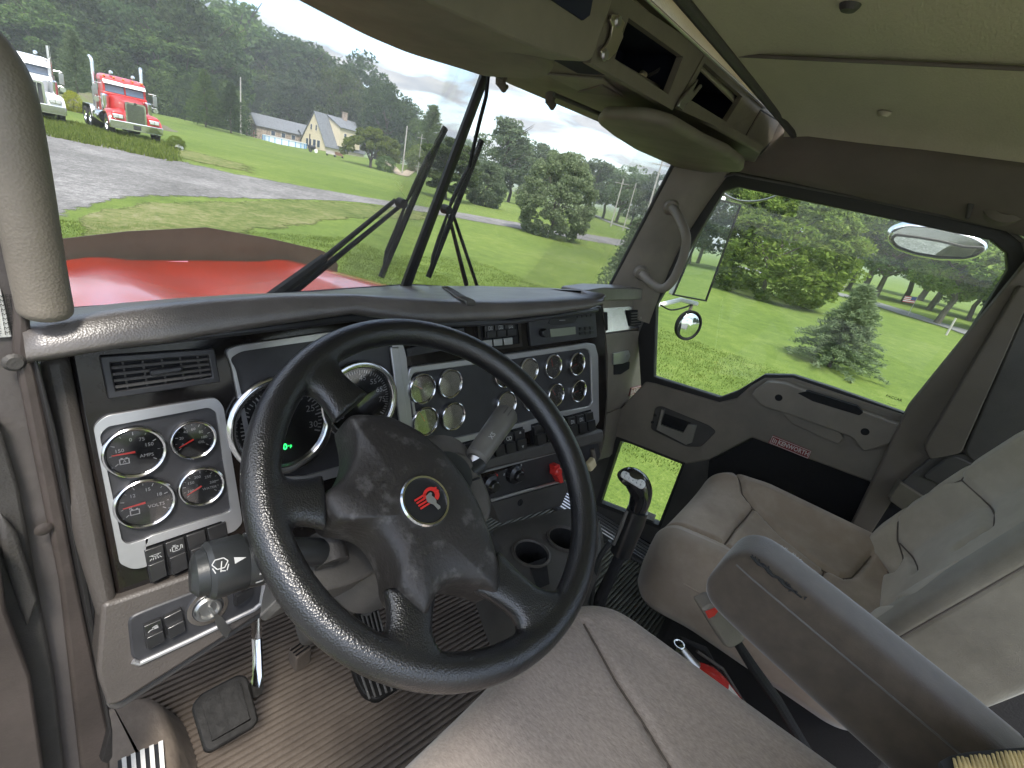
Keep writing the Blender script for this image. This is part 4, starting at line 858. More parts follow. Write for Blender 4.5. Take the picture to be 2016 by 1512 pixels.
# --- roof liner and side header
rl = T('roof_liner', 'quilted grey green cloth headlining with a dark seam', 'headlining', (.9, 0, .3))
CE = hp(.30)
cxs = [-.05, .3, .7, 1.05, 1.30, 1.45, 1.53, 1.575, 1.60]; cz = [.30, .30, .30, .30, .300, .296, .288, .276, .258]
rows = []
for y_ in np.linspace(.395, -.95, 24):
    row = []
    for x_, z_ in zip(cxs, cz):
        s_ = .0 if x_ < 1.2 else .02 * max(0, (.2 - y_)); row.append(Vector((x_ + s_ * (x_ > 1.5), y_, z_ + .006 * math.sin(y_ * 9) * math.sin(x_ * 6) - (.010 if abs(y_ - .395) < .01 else 0))))
    rows.append(row)
MB().grid(rows).go('liner_cloth', MATS['liner'], rl, auto=80, solid=-.01)
sp = [Vector((1.065 + .03 * k / 12, .40 - k * .11, .2935)) for k in range(13)]
MB().tube(sp, .0035, 6).go('seam_welt', MATS['liner_brown'], rl); MB().tube([p + Vector((.012, 0, .003)) for p in sp], .003, 6).go('seam_welt', MATS['liner_brown'], rl)
for px_, py_ in ((1742, 220), (1676, 4)):
    q = CE.pw(px_, py_); q.z = .296; MB().lathe([(0, -.007), (.009, -.006), (.012, -.002), (.014, .003)], q, (0, 0, 1), 16).go('button', MATS['liner' if py_ > 100 else 'vinyl_dark'], rl)
MB().tube([Vector((-.05, .40, .287)), Vector((1.5, .40, .283)), Vector((1.60, .37, .26))], .009, 10).go('front_edge', MATS['vinyl_dark'], rl)
sh = T('side_header', 'brown moulded trim above the passenger door with dome light', 'trim', (1.62, .1, .15))
rows = []
SR = Plane((1.635, .5, 0), (.05, -1, 0), (-1, -.05, 0))
for lx, ly, ux, uy in ((1330, 330, 1515, 246), (1400, 334, 1545, 250), (1440, 340, 1592, 262), (1560, 364, 1700, 276), (1700, 394, 1850, 300), (1860, 428, 2016, 327), (1990, 462, 2150, 350), (2120, 500, 2300, 375), (2300, 560, 2500, 410)):
    lo_ = SR.pw(lx, ly - 4); up_ = ax_pt(ux, uy, 'x', 1.595); row = [lo_ + Vector((.04, 0, .004))]
    for k in range(8):
        s_ = k / 7; row.append(lo_.lerp(up_, s_) + Vector((-.018 * math.sin(s_ * math.pi), 0, 0)))
    row.append(up_ + Vector((.03, 0, .03))); rows.append(row)
MB().grid(rows).go('header_trim', MATS['liner_brown'], sh, auto=70)
S2 = Plane((1.612, .2, .1), (.05, -1, 0), (-1, -.05, .25))
a_, b_ = S2.px(1990, 396); dl = MB().lathe([(.052, -.02), (.050, .004), (.034, .010), (.030, .004)], S2.w(a_, b_), S2.n, 28).go('dome_light', MATS['liner_brown'], sh)
MB().lathe([(.030, .002), (.024, .008), (.012, .011), (0, .012)], S2.w(a_, b_), S2.n, 24).go('lens', MATS['label_white'], dl)
hk = [S2.px(x, y) for x, y in ((1898, 432), (1903, 398), (1918, 384), (1924, 388), (1916, 405), (1906, 434))]; slab('coat_hook', S2, hk, 0, .012, MATS['vinyl_dark'], sh, bevel=.003)
# --- overhead console
oc = T('overhead_console', 'overhead console with two open dark cubbies and loose brackets', 'console', (1.0, .5, .2))
HU = hp(.185); FP = Plane((0, .425, 0), (1, 0, 0), (0, -1, 0)); FPR = Plane((0, .425, 0), (1, .0, 0), (0, -1, 0))
und = [(300, -260), (640, -8), (960, 138), (1150, 120), (1320, 217), (1332, 212), (1497, 303), (1480, 345), (1335, 318), (1200, 256), (1000, 170)]
mb = MB(); q = [HU.pw(x, y) for x, y in ((-400, -800), (640, -12), (955, 140), (1000, 165), (1200, 250), (1335, 312), (1480, 330), (1497, 302), (1331, 212), (1165, 122), (1060, 100), (700, -100), (100, -700))]
mb.prism(q, (0, 0, .02)).go('underside', MATS['console_grey'], oc, bevel=.004)
def fpoly(L, h=0): return [FP.px(x, y, h) for x, y in L]
def seg(p, q, n): return [(p[0] + (q[0] - p[0]) * k / n, p[1] + (q[1] - p[1]) * k / n) for k in range(n)]
def qframe(name, outer, inner, h0, h1, m, par, pl=None, n=6):
    pl = pl or FP; A = []; B = []
    o = [pl.px(x, y, h1) for x, y in outer]; i_ = [pl.px(x, y, h1) for x, y in inner]
    for k in range(len(o)): A += seg(o[k], o[(k + 1) % len(o)], n); B += seg(i_[k], i_[(k + 1) % len(o)], n)
    return frame(name, pl, A, B, h0, h1, MATS[m], par)
f1 = qframe('face_plate', [(1207, -25), (1390, 100), (1324, 217), (1162, 124)], [(1238, 35), (1345, 112), (1316, 186), (1210, 116)], -.012, 0, 'console_grey', oc)
f2 = qframe('face_plate', [(1391, 101), (1509, 212), (1430, 258), (1330, 213)], [(1387, 124), (1462, 190), (1430, 240), (1352, 192)], -.013, -.001, 'console_grey', oc)
slab('end_plate', FP, fpoly([(1508, 212), (1556, 250), (1499, 306), (1428, 256)]), -.012, -.0005, MATS['console_grey'], oc)
slab('end_lid', FP, fpoly([(1499, 219), (1546, 248), (1497, 300), (1463, 283)], .004), 0, .004, MATS['console_grey'], oc, r=.004, bevel=.002)
slab('lid_gap', FP, fpoly([(1498, 215), (1551, 248), (1497, 305), (1458, 284)], .0008), -.0002, .0008, MATS['carpet_dark'], oc, r=.004, smooth=False)
for L_ in ([(1238, 35), (1345, 112), (1316, 186), (1210, 116)], [(1387, 124), (1462, 190), (1430, 240), (1352, 192)]):
    a_ = inset([FP.px(x, y, -.013) for x, y in L_], -.003); MB().grid([[FP.w(x, y, -.0135) for x, y in a_], [FP.w(x, y, -.13) for x, y in a_]], closed=True).add([FP.w(x, y, -.13) for x, y in a_], [(0, 1, 2, 3)]).go('cubby_lining', MATS['cubby_blue'], oc, smooth=False)
slab('left_module', FP, fpoly([(560, -260), (1220, -260), (1207, 0), (1166, 118), (1150, 122), (1060, 98), (830, 0)], .03), -.10, .03, MATS['console_grey'], oc, r=.012, bevel=.010)
slab('pocket', FP, fpoly([(1040, -60), (1180, -60), (1163, 30), (1150, 40), (1090, 0)], .034), .03, .033, MATS['cubby_blue'], oc, smooth=False)
MB().tube([FP.pw(1262, -11, .003), FP.pw(1506, 212, .003)], .0022, 6).go('chrome_strip', MATS['satin_silver'], oc)
MB().prism([FP.pw(1262, -11, -.002), FP.pw(1506, 212, -.002), FP.pw(1509, 212, -.002) + Vector((0, .18, 0)), FP.pw(1262, -11, -.002) + Vector((0, .18, 0))], (0, 0, .004)).go('shelf', MATS['console_grey'], oc, smooth=False)
mb = MB(); mb.prism([Vector((-.1, .640, .200)), Vector((1.62, .640, .200)), Vector((1.62, .640, .345)), Vector((-.1, .640, .345))], (0, .01, 0)); mb.prism([Vector((-.1, .438, .262)), Vector((1.60, .438, .255)), Vector((1.62, .50, .345)), Vector((-.1, .50, .345))], (0, .006, 0)); mb.prism([Vector((-.2, .37, .346)), Vector((1.70, .37, .346)), Vector((1.70, .98, .346)), Vector((-.2, .98, .346))], (0, 0, .02)).go('shelf_back', MATS['liner'], oc, smooth=False)
bk = slab('bracket', FP, fpoly([(1206, 28), (1220, 30), (1231, 44), (1226, 62), (1228, 72), (1215, 102), (1199, 118), (1187, 114), (1184, 100), (1196, 88), (1203, 74), (1207, 52), (1202, 40)], .008), .004, .008, MATS['key_brass'], oc, bevel=.0012)
for x, y in ((1218, 42), (1192, 108)): a_, b_ = FP.px(x, y, .009); MB().lathe([(0, .003), (.0055, .003), (.0075, 0)], FP.w(a_, b_, .008), FP.n, 12).go('screw', MATS['steel_dull'], bk)
bk = slab('bracket', FP, fpoly([(1377, 156), (1367, 178), (1368, 183), (1383, 166), (1384, 171), (1364, 196), (1352, 205), (1347, 218), (1337, 210), (1342, 197), (1350, 188)], .010), .004, .009, MATS['steel_dull'], oc, bevel=.0012)
MB().tube([FP.pw(1262, 143, -.10), FP.pw(1268, 148, -.06), FP.pw(1262, 152, -.05)], .006, 8).go('cable_end', MATS['cream_plastic'], oc)
MB().tube(bez([FP.pw(1308, 96, -.08), FP.pw(1310, 115, -.05), FP.pw(1300, 135, -.05), FP.pw(1275, 150, -.06)], 6), .003, 6).go('cable', MATS['vinyl_dark'], oc)
# recess and clips under the console
HR = hp(.184); rc = [HR.px(x, y, .004) for x, y in ((1072, 148), (1186, 158), (1226, 190), (1140, 181))]
slab('recess', HR, rc, .0, .003, MATS['vinyl'], oc, smooth=False)
rc = [HR.px(x, y, .005) for x, y in ((1138, 181), (1186, 168), (1226, 191))]; slab('recess_shadow', HR, rc, .003, .006, MATS['liner_brown'], oc, smooth=False)  # darker patch paints the shade inside the recess
for cx, cy in ((988, 148), (1085, 186)):
    q = HR.pw(cx, cy, .01); MB().tube([q + Vector((0, 0, .0)), q + Vector((-.004, -.004, -.014)), q + Vector((.010, -.002, -.020)), q + Vector((.02, 0, -.014))], [.012, .010, .007, .004], 10).go('visor_clip', MATS['liner_brown'], oc)
def visor(label, outline, z, m, r, th):
    pl = hp(z); p = inset(rnd([pl.px(x, y) for x, y in outline], r, 5), th * .45); p2 = rnd([pl.px(x, y) for x, y in outline], r, 5)
    mb = MB(); rows = []
    for k in range(9):
        a = math.pi * k / 8; ins = th * .5 * (1 - math.sin(a)); c = inset(p2, ins) if ins > 1e-5 else p2; rows.append([Vector((x, y, 0)) for x, y in [(pl.w(a_, b_).x, pl.w(a_, b_).y) for a_, b_ in c]])
        for v in rows[-1]: v.z = z - math.cos(a) * th * .5
    mb.grid(rows, closed=True); mb.add(rows[0], [tuple(range(len(p2)))]); mb.add(rows[-1], [tuple(range(len(p2)))])
    c = Vector((sum(v.x for v in rows[4]) / len(p2), sum(v.y for v in rows[4]) / len(p2), z)); e = T('sun_visor', label, 'sun visor', tuple(c), 'sun visors'); mb.go('visor_board', MATS[m], e, auto=60); return e
v1 = visor('large sun visor folded over the driver half of the windscreen', [(300, -180), (621, -2), (715, 49), (800, 86), (912, 120), (960, 136), (1062, 140), (1088, 134), (1093, 120), (1079, 101), (843, 0), (500, -190)], .150, 'console_grey', .025, .026)
v2 = visor('smaller sun visor folded over the passenger half of the windscreen', [(1176, 232), (1187, 219), (1269, 222), (1324, 237), (1386, 273), (1435, 295), (1466, 318), (1464, 331), (1398, 334), (1331, 322), (1249, 285), (1205, 256)], .145, 'console_grey', .02, .022)
MB().tube([hp(.16).pw(950, 136), hp(.16).pw(990, 148)], .006, 8).go('hinge_rod', MATS['vinyl_dark'], v1); MB().tube([hp(.16).pw(1190, 228), hp(.16).pw(1090, 186)], .004, 8).go('hinge_rod', MATS['vinyl_dark'], v2)
# --- rear corner of the cab
rw = T('rear_corner_trim', 'brown padded corner trim behind the passenger door', 'trim', (1.6, -.5, -.9))
BP = Plane((1.63, -.15, 0), (.18, -1, 0), (-1, -.18, 0))
def bslab(name, L, h0, h1, m, r=.01, bevel=.006, **k): return slab(name, BP, [BP.px(x, y, h1) for x, y in L], h0, h1, MATS[m], rw, r=r, bevel=bevel, **k)
bslab('pillar_panel', [(2050, 480), (2600, 600), (2600, 1150), (2100, 1110), (1960, 1070), (1775, 958), (1665, 1130), (1640, 1110), (1790, 800)], -.02, .0, 'liner_brown')
bslab('lower_carpet', [(1770, 940), (2600, 1080), (2600, 2000), (1200, 2000), (1640, 1100)], -.05, -.022, 'carpet_dark')
bslab('padded_panel', [(2040, 560), (2300, 640), (2300, 1200), (2016, 990), (1897, 893)], .0, .018, 'vinyl_dark', r=.02, bevel=.012)
bslab('pillar_padding', [(2010, 560), (2035, 575), (1893, 893), (1830, 905), (1820, 880)], 0, .022, 'liner_brown', r=.01, bevel=.010)
bslab('storage_panel', [(1832, 902), (1900, 893), (2100, 985), (2100, 1100), (1960, 1060), (1770, 955)], 0, .012, 'vinyl_dark', r=.01)
bslab('storage_lid', [(1862, 902), (1880, 898), (1960, 932), (1920, 985), (1815, 940)], .012, .020, 'vinyl_dark', r=.012, bevel=.004)
bslab('kick_panel', [(1772, 950), (1750, 985), (1800, 1020), (1850, 1000)], 0, .03, 'console_grey', r=.005)
# ================================================================ PASSENGER DOOR
pd = T('passenger_door', 'closed passenger door with dark seal, low window and pull handle', 'door', (1.66, .1, -1.15))
win_o = [(1392, 338), (1448, 330), (1995, 448), (2030, 496), (2018, 545), (1838, 852), (1790, 860), (1640, 800), (1560, 770), (1500, 768), (1460, 800), (1400, 812), (1262, 770), (1252, 600)]
win_i = [(1424, 376), (1454, 368), (1950, 472), (1982, 498), (1984, 532), (1818, 800), (1790, 817), (1640, 764), (1562, 739), (1505, 738), (1452, 770), (1418, 783), (1287, 742), (1292, 600)]
A = []; B = []
for k in range(len(win_o)):
    A += seg(DR.px(*win_o[k], .0), DR.px(*win_o[(k + 1) % len(win_o)], .0), 3); B += seg(DR.px(*win_i[k], .0), DR.px(*win_i[(k + 1) % len(win_o)], .0), 3)
frame('window_seal', DR, A, B, -.03, .0, MATS['seal_rubber'], pd, bevel=.003)
mb = MB()
for off, rr in ((0.0, .0045),): mb.tube([DR.pw(x, y, .006) for x, y in ((1258, 650), (1278, 600), (1386, 376), (1410, 352), (1445, 342), (1700, 391), (1985, 452), (2015, 476), (2026, 510), (1990, 580), (1835, 850))], .0045, 6)
mb.go('chrome_bead', MATS['column_grey'], pd)
MB().prism([DR.w(a, b, -.018) for a, b in [DR.px(*q, -.018) for q in win_i]], DR.n * .004).go('window_glass', MATS['side_glass'], pd, smooth=False)
def dslab(name, L, h0, h1, m, r=0, bevel=.004, par=None, **k): return slab(name, DR, [DR.px(x, y, h1) for x, y in L], h0, h1, MATS[m], par or pd, r=r, bevel=bevel, **k)
# upper trim with the raised pull
dslab('upper_trim', [(1270, 752), (1290, 756), (1415, 793), (1450, 785), (1478, 760), (1505, 745), (1560, 745), (1640, 772), (1792, 822), (1800, 845), (1772, 912), (1740, 960), (1480, 862), (1395, 906), (1350, 915), (1230, 868), (1180, 850)], -.03, .010, 'vinyl', bevel=.006)
dslab('lower_panel', [(1480, 864), (1500, 852), (1738, 952), (1760, 930), (1700, 1090), (1640, 1250), (1300, 1250), (1340, 935), (1396, 908)], -.03, .004, 'carpet_dark', bevel=.004)
qframe('low_window_frame', [(1150, 850), (1396, 905), (1375, 1120), (1130, 1060)], [(1222, 866), (1343, 914), (1296, 1034), (1180, 992)], -.03, .006, 'vinyl_dark', pd, DR)
lw = qframe('low_window_seal', [(1214, 858), (1350, 910), (1300, 1042), (1172, 994)], [(1222, 866), (1343, 914), (1296, 1034), (1182, 990)], -.02, .010, 'seal_rubber', pd, DR)
MB().prism([DR.w(a, b, -.012) for a, b in [DR.px(*q, -.012) for q in ((1222, 866), (1343, 914), (1296, 1034), (1182, 990))]], DR.n * .004).go('low_window_glass', MATS['side_glass'], lw, smooth=False)
dslab('low_sticker', [(1270, 1005), (1292, 1014), (1286, 1028), (1264, 1020)], -.006, -.005, 'label_white', bevel=0, par=lw)
ar = dslab('armrest_pull', [(1478, 775), (1510, 752), (1545, 756), (1700, 812), (1795, 846), (1770, 868), (1700, 890), (1680, 862), (1560, 818), (1500, 800)], .004, .050, 'vinyl', r=.010, bevel=.016, bseg=4)
dslab('grip_opening', [(1570, 774), (1590, 770), (1688, 800), (1700, 812), (1692, 818), (1600, 790)], .030, .0505, 'carpet_dark', r=.003, bevel=0, par=ar)
dslab('lower_grip', [(1537, 810), (1560, 803), (1640, 835), (1662, 862), (1650, 875), (1560, 835)], .010, .030, 'vinyl', r=.006, bevel=.007, par=ar)
for x, y in ((1533, 783), (1703, 850)):
    a_, b_ = DR.px(x, y, .05); MB().lathe([(0, .0505), (.008, .0505), (.0105, .0502)], DR.w(a_, b_), DR.n, 14).go('screw_hole', MATS['carpet_dark'], ar)
hb = dslab('latch_bezel', [(1290, 802), (1302, 800), (1395, 838), (1410, 850), (1380, 880), (1350, 880), (1280, 845)], .008, .016, 'vinyl_dark', r=.012, bevel=.003)
dslab('latch_recess', [(1303, 812), (1360, 832), (1348, 862), (1292, 838)], .012, .0168, 'carpet_dark', bevel=0, par=hb)
dslab('latch_lever', [(1302, 806), (1308, 808), (1300, 836), (1345, 852), (1354, 836), (1371, 838), (1362, 872), (1350, 876), (1292, 846)], .014, .026, 'steel_dull', r=.002, bevel=.003, par=hb)
for x, y in ((1289, 818), (1284, 832)): a_, b_ = DR.px(x, y, .018); MB().lathe([(0, .003), (.005, .002), (.006, 0)], DR.w(a_, b_, .016), DR.n, 12).go('button', MATS['switch_black'], hb)
def badge(pl, corners, h, par, name='badge', k=1.0):
    P_ = [pl.px(x, y, h) for x, y in corners]; o = slab(name, pl, P_, h - .004, h, MATS['badge_red'], par, bevel=.001)
    a = Vector(P_[0]); b = Vector(P_[1]); c = Vector(P_[2]); d = Vector(P_[3]); ux = (b - a + c - d) / 2; W_ = ux.length; ang = math.atan2(ux.y, ux.x); H_ = ((d - a) + (c - b)).length / 2; ctr = (a + b + c + d) / 4; ux.normalize()
    mb = MB(); q = ctr + ux * W_ * .08; tv = text_mesh('KENWORTH', 1.0, 0.0, .02)[0]; wd_ = max(v.x for v in tv) - min(v.x for v in tv); add_text(mb, pl, 'KENWORTH', q.x, q.y, H_ * .70, h + .0006, ang, .02, sx=(W_ * .76) / (H_ * .70 * wd_))
    mb.go('lettering', MATS['badge_white'], o, smooth=False)
    # thin pale border and a small emblem block
    uy = Vector((-ux.y, ux.x)); e_ = MB()
    def R2(x0, y0, x1, y1, hh=.0005): e_.prism([pl.w(*(ctr + ux * x + uy * y), h) for x, y in ((x0, y0), (x1, y0), (x1, y1), (x0, y1))], pl.n * hh)
    t_ = H_ * .05; w2, h2 = W_ / 2 * .97, H_ / 2 * .88
    R2(-w2, h2 - t_, w2, h2); R2(-w2, -h2, w2, -h2 + t_); R2(w2 - t_, -h2, w2, h2); R2(-w2, -h2, -w2 + t_, h2); R2(-w2 + H_ * .75, -h2, -w2 + H_ * .75 + t_, h2)
    for j in range(3): R2(-w2 + H_ * (.16 + .17 * j), -h2 * .65, -w2 + H_ * (.24 + .17 * j), h2 * (.65 - .15 * j))
    e_.go('emblem', MATS['badge_white'], o, smooth=False); return o
badge(DR, [(1522, 857), (1598, 888), (1592, 904), (1512, 872)], .016, pd)
mb = MB(); a_, b_ = DR.px(1760, 784, -.012); add_text(mb, DR, 'PACCAR', a_, b_, .010, -.012, rot=.0, bold=.015); a_, b_ = DR.px(1756, 797, -.012); add_text(mb, DR, 'AS-2 DOT', a_, b_, .005, -.012); mb.go('glass_mark', MATS['dial_black'], pd, smooth=False)
MB().prism([DR.w(a, b, 0) for a, b in [DR.px(*q, 0) for q in ((2012, 540), (2040, 560), (1850, 880), (1720, 1120), (1670, 1120), (1800, 880))]], DR.n * .008).go('rear_edge_seal', MATS['seal_rubber'], pd, smooth=False)
# sill
sl = T('door_sill', 'black ribbed tread plate of the passenger door sill', 'sill', (1.6, .4, -1.2)); z0 = -1.16; SPL = hp(z0)
mb = MB(); mb.prism([Vector((1.50, .95, z0 - .02)), Vector((1.72, .95, z0 - .02)), Vector((1.80, -.5, z0 - .02)), Vector((1.58, -.5, z0 - .02))], (0, 0, .018)).go('sill_plate', MATS['carpet_dark'], sl, smooth=False)
mb = MB()
for k in range(6):
    x_ = 1.545 + k * .019; mb.prism([Vector((x_, .95, z0 - .002)), Vector((x_ + .008, .95, z0 - .002)), Vector((x_ + .008, -.3, z0 - .002)), Vector((x_, -.3, z0 - .002))], (0, 0, .005))
mb.go('tread_ribs', MATS['satin_silver'], sl, smooth=False)
MB().tube([Vector((1.505, .95, z0 + .01)), Vector((1.53, -.3, z0 + .01))], .014, 8).go('sill_edge', MATS['seal_rubber'], sl)
# ================================================================ FLOOR
fl = T('cab_floor', 'dark cab floor with rubber mats', 'floor', (.8, .2, -1.2), kind='structure')
MB().prism([Vector((-.1, 1.25, -1.2)), Vector((1.75, 1.25, -1.2)), Vector((1.75, -1.05, -1.2)), Vector((-.1, -1.05, -1.2))], (0, 0, .02)).go('floor_pan', MATS['carpet_dark'], fl, smooth=False)
MB().prism([Vector((-.1, 1.15, -1.2)), Vector((1.7, 1.15, -1.2)), Vector((1.7, 1.1, -.40)), Vector((-.1, 1.1, -.40))], (0, .02, 0)).go('firewall', MATS['carpet_dark'], fl, smooth=False)
def ribmat(name, corners, z, d, pitch, m, par, label=None, depth=.006):
    """corrugated rubber mat; ribs run along d"""
    d = Vector((d[0], d[1], 0)).normalized(); s_ = Vector((-d.y, d.x, 0)); ps = [Vector((p[0], p[1], 0)) for p in corners]
    mb = MB(); lo = min(p.dot(s_) for p in ps); hi = max(p.dot(s_) for p in ps); n = int((hi - lo) / pitch)
    def span(c):
        xs = []
        for i in range(len(ps)):
            a, b = ps[i], ps[(i + 1) % len(ps)]; ca, cb = a.dot(s_), b.dot(s_)
            if (ca - c) * (cb - c) < 0: t = (c - ca) / (cb - ca); xs.append(a.lerp(b, t).dot(d))
        return (min(xs), max(xs)) if len(xs) >= 2 else None
    for k in range(n):
        c = lo + (k + .5) * pitch; sp_ = span(c)
        if not sp_: continue
        prof = [(-.5, 0), (-.30, 0), (-.22, depth), (.22, depth), (.30, 0), (.5, 0)]
        A_ = [d * sp_[0] + s_ * (c + u * pitch) + Vector((0, 0, z + h)) for u, h in prof]; B_ = [d * sp_[1] + s_ * (c + u * pitch) + Vector((0, 0, z + h)) for u, h in prof]
        mb.grid([A_, B_])
    return mb.go(name, MATS[m], par, smooth=False)
d1 = ray(1918, 754); d1 = (d1.x, d1.y - .02)
ribmat('driver_mat', [(-.05, 1.08), (1.0, 1.08), (1.0, -.2), (-.05, -.2)], -1.155, d1, .0135, 'mat_rubber', fl)
ribmat('passenger_mat', [(1.02, .95), (1.50, .95), (1.51, .12), (1.02, .12)], -1.158, (1, -.02), .0125, 'mat_green', fl)
# hump at the driver's left foot with its striped tread plate
hu = T('foot_rest', 'beige moulded foot rest with a black and white striped tread', 'foot rest', (.15, .6, -1.15)); FZ = hp(-1.06)
ol = [(205, 1392), (240, 1375), (300, 1362), (328, 1385), (350, 1450), (362, 1540), (370, 1640), (150, 1700), (170, 1500)]
P2 = rnd([FZ.px(x, y) for x, y in ol], .02, 4); rows = []
for ins, z in ((-.03, -1.16), (-.012, -1.11), (0, -1.08), (.008, -1.062), (.02, -1.055)): rows.append([Vector((FZ.w(a, b).x, FZ.w(a, b).y, z)) for a, b in inset(P2, ins)])
mb = MB().grid(rows, closed=True); mb.add(rows[-1], [tuple(range(len(P2)))]); mb.go('moulding', MATS['floor_beige'], hu, auto=70)
FZ2 = hp(-1.053); tb = slab('tread_backing', FZ2, [FZ2.px(x, y) for x, y in ((232, 1500), (320, 1462), (332, 1560), (236, 1600))], 0, .003, MATS['dial_black'], hu, smooth=False)
for k in range(5):
    x = 240 + k * 18; y = 1497 - k * 8; slab('tread_strip', FZ2, [FZ2.px(*q) for q in ((x, y), (x + 9, y - 4), (x + 16, y + 90), (x + 7, y + 94))], .003, .006, MATS['white_strip'], tb, smooth=False)
# ---- pedals
cl = T('clutch_pedal', 'worn black clutch pedal on a shiny bent steel arm', 'pedal', (.25, .62, -1.0)); CPz = Plane((.25, .62, -1.0), (.95, -.30, 0), (-.08, -.42, .9))
q = rnd([CPz.px(x, y) for x, y in ((376, 1392), (395, 1368), (468, 1330), (486, 1334), (508, 1420), (500, 1432), (415, 1482), (402, 1480))], .008, 3)
slab('pad', CPz, q, -.012, .012, MATS['pedal_rubber'], cl, bevel=.005); q2 = inset(q, .014); slab('pad_face', CPz, q2, .012, .017, MATS['pedal_rubber'], cl, bevel=.004)
arm = [CPz.pw(500, 1360, -.03), CPz.pw(508, 1330, -.01), CPz.pw(507, 1290, .0), CPz.pw(505, 1255, .02), ax_pt(503, 1200, 'y', .62)]
MB().tube(arm, [.013, .011, .010, .010, .010], 10, flat=.6).go('arm', MATS['bezel_chrome'], cl); MB().lathe([(0, -.012), (.016, -.01), (.016, .012), (0, .014)], arm[0], (0, -.4, 1), 12).go('arm_boss', MATS['pedal_rubber'], cl)
bp = T('brake_pedal', 'dark brake pedal with cast ribs behind the wheel', 'pedal', (.55, .6, -.95)); BPl = Plane((.56, .68, -.92), (.97, -.2, 0), (-.1, -.6, .8))
q = [BPl.px(x, y) for x, y in ((695, 1192), (738, 1176), (752, 1235), (764, 1262), (722, 1240), (700, 1212))]; pd2 = slab('pad', BPl, q, -.01, .008, MATS['pedal_rubber'], bp, r=.006, bevel=.003)
mb = MB()
for k in range(5):
    a_ = BPl.pw(712 + k * 8, 1210 - k * 2, .010); b_ = BPl.pw(722 + k * 8, 1246 - k * 1, .010); mb.tube([a_, b_], .0022, 5)
c_ = BPl.pw(721, 1197, .010); mb.lathe([(.014, -.002), (.017, .002), (.011, .002), (.010, -.002)], c_, BPl.n, 20)
mb.go('cast_ribs', MATS['column_grey'], pd2)
MB().tube([BPl.pw(730, 1190, -.02), BPl.pw(738, 1120, .02)], .012, 8).go('arm', MATS['pedal_rubber'], bp)
gp = T('accelerator_pedal', 'dark ribbed accelerator pedal below the wheel rim', 'pedal', (.55, .45, -1.1)); GPl = Plane((.56, .47, -1.10), (.97, -.2, 0), (-.05, -.25, .97))
q = [GPl.px(x, y) for x, y in ((688, 1305), (735, 1290), (770, 1330), (790, 1352), (742, 1384), (715, 1372), (700, 1345))]; pd2 = slab('pad', GPl, q, -.01, .012, MATS['pedal_rubber'], gp, r=.010, bevel=.004)
mb = MB()
for k in range(6): mb.tube([GPl.pw(712 + k * 12, 1330 - k * 3, .014), GPl.pw(728 + k * 11, 1376 - k * 4, .014)], .0024, 5)
mb.go('tread_ribs', MATS['column_grey'], pd2)
fs = T('floor_switch', 'small ribbed grey block on the floor beside the clutch arm', 'floor switch', (.4, .8, -1.1)); FS = hp(-1.10)
slab('block', FS, [FS.px(x, y) for x, y in ((568, 1275), (600, 1252), (614, 1276), (584, 1296))], -.05, 0, MATS['mat_rubber'], fs, bevel=.004)
mb = MB()
for k in range(3): mb.tube([FS.pw(572 + k * 5, 1281 + k * 5, .002), FS.pw(601 + k * 4, 1260 + k * 6, .002)], .002, 5)
mb.go('grip_ribs', MATS['pedal_rubber'], fs)
# ================================================================ DASHBOARD
db = T('dashboard', 'dashboard with black fascia, chrome ringed gauges and grey vinyl pad', 'dashboard', (.6, .7, -.7))
def dp(L, h=0.0): return [DP.px(x, y, h) for x, y in L]
def ds(name, L, h0, h1, m, r=0, bevel=.003, par=None, **k): return slab(name, DP, dp(L, h1), h0, h1, MATS[m], par or db, r=r, bevel=bevel, **k)
# pad
HP_ = .058
ST = [((44, 652), (52, 708)), ((90, 642), (92, 702)), ((150, 630), (140, 694)), ((210, 619), (243, 677)), ((300, 606), (320, 669)), ((416, 594), (416, 653)), ((555, 584), (540, 634)), ((700, 582), (700, 612)), ((820, 590), (820, 630)), ((880, 594), (880, 630)), ((1000, 596), (1000, 624)), ((1100, 592), (1100, 614)), ((1165, 588), (1170, 604)), ((1186, 582), (1187, 597)), ((1189, 578), (1190, 586))]
def gbase(x):
    if x < gb[1].x: t = (x - gb[0].x) / (gb[1].x - gb[0].x); return gb[0].lerp(gb[1], t)
    t = (x - gb[1].x) / (gb[2].x - gb[1].x); return gb[1].lerp(gb[2], t)
rows = []
for i, ((cx, cy), (lx, ly)) in enumerate(ST):
    c = DP.pw(cx, cy, HP_ - .012); l = DP.pw(lx, ly, HP_); g = gbase(c.x + .02); g = Vector((g.x, g.y + .01, -.318)); last = i >= len(ST) - 2
    if i >= len(ST) - 3: g = Vector((c.x + .05 * (i - 11), g.y, -.318))
    m1 = c.lerp(g, .10) + Vector((0, 0, .004)); m2 = c.lerp(g, .35) + Vector((0, 0, .006)); m3 = c.lerp(g, .7) + Vector((0, 0, .002)); fr = (c + l) / 2 - DP.n * -.006
    cr_ = c + DP.n * .004 + Vector((0, 0, -.004)); un = l - DP.n * .012 + Vector((0, 0, -.006)); ub = l - DP.n * (HP_ + .01) + Vector((0, 0, .012))
    rows.append([g, m3, m2, m1, c, cr_, fr, l + Vector((0, 0, .003)), l, un, ub])
mb = MB().grid(rows); mb.add(rows[-1], [tuple(range(11))]); mb.add(rows[0], [tuple(range(11))])
mb.go('dash_pad', MATS['vinyl_pad'], db, auto=85)
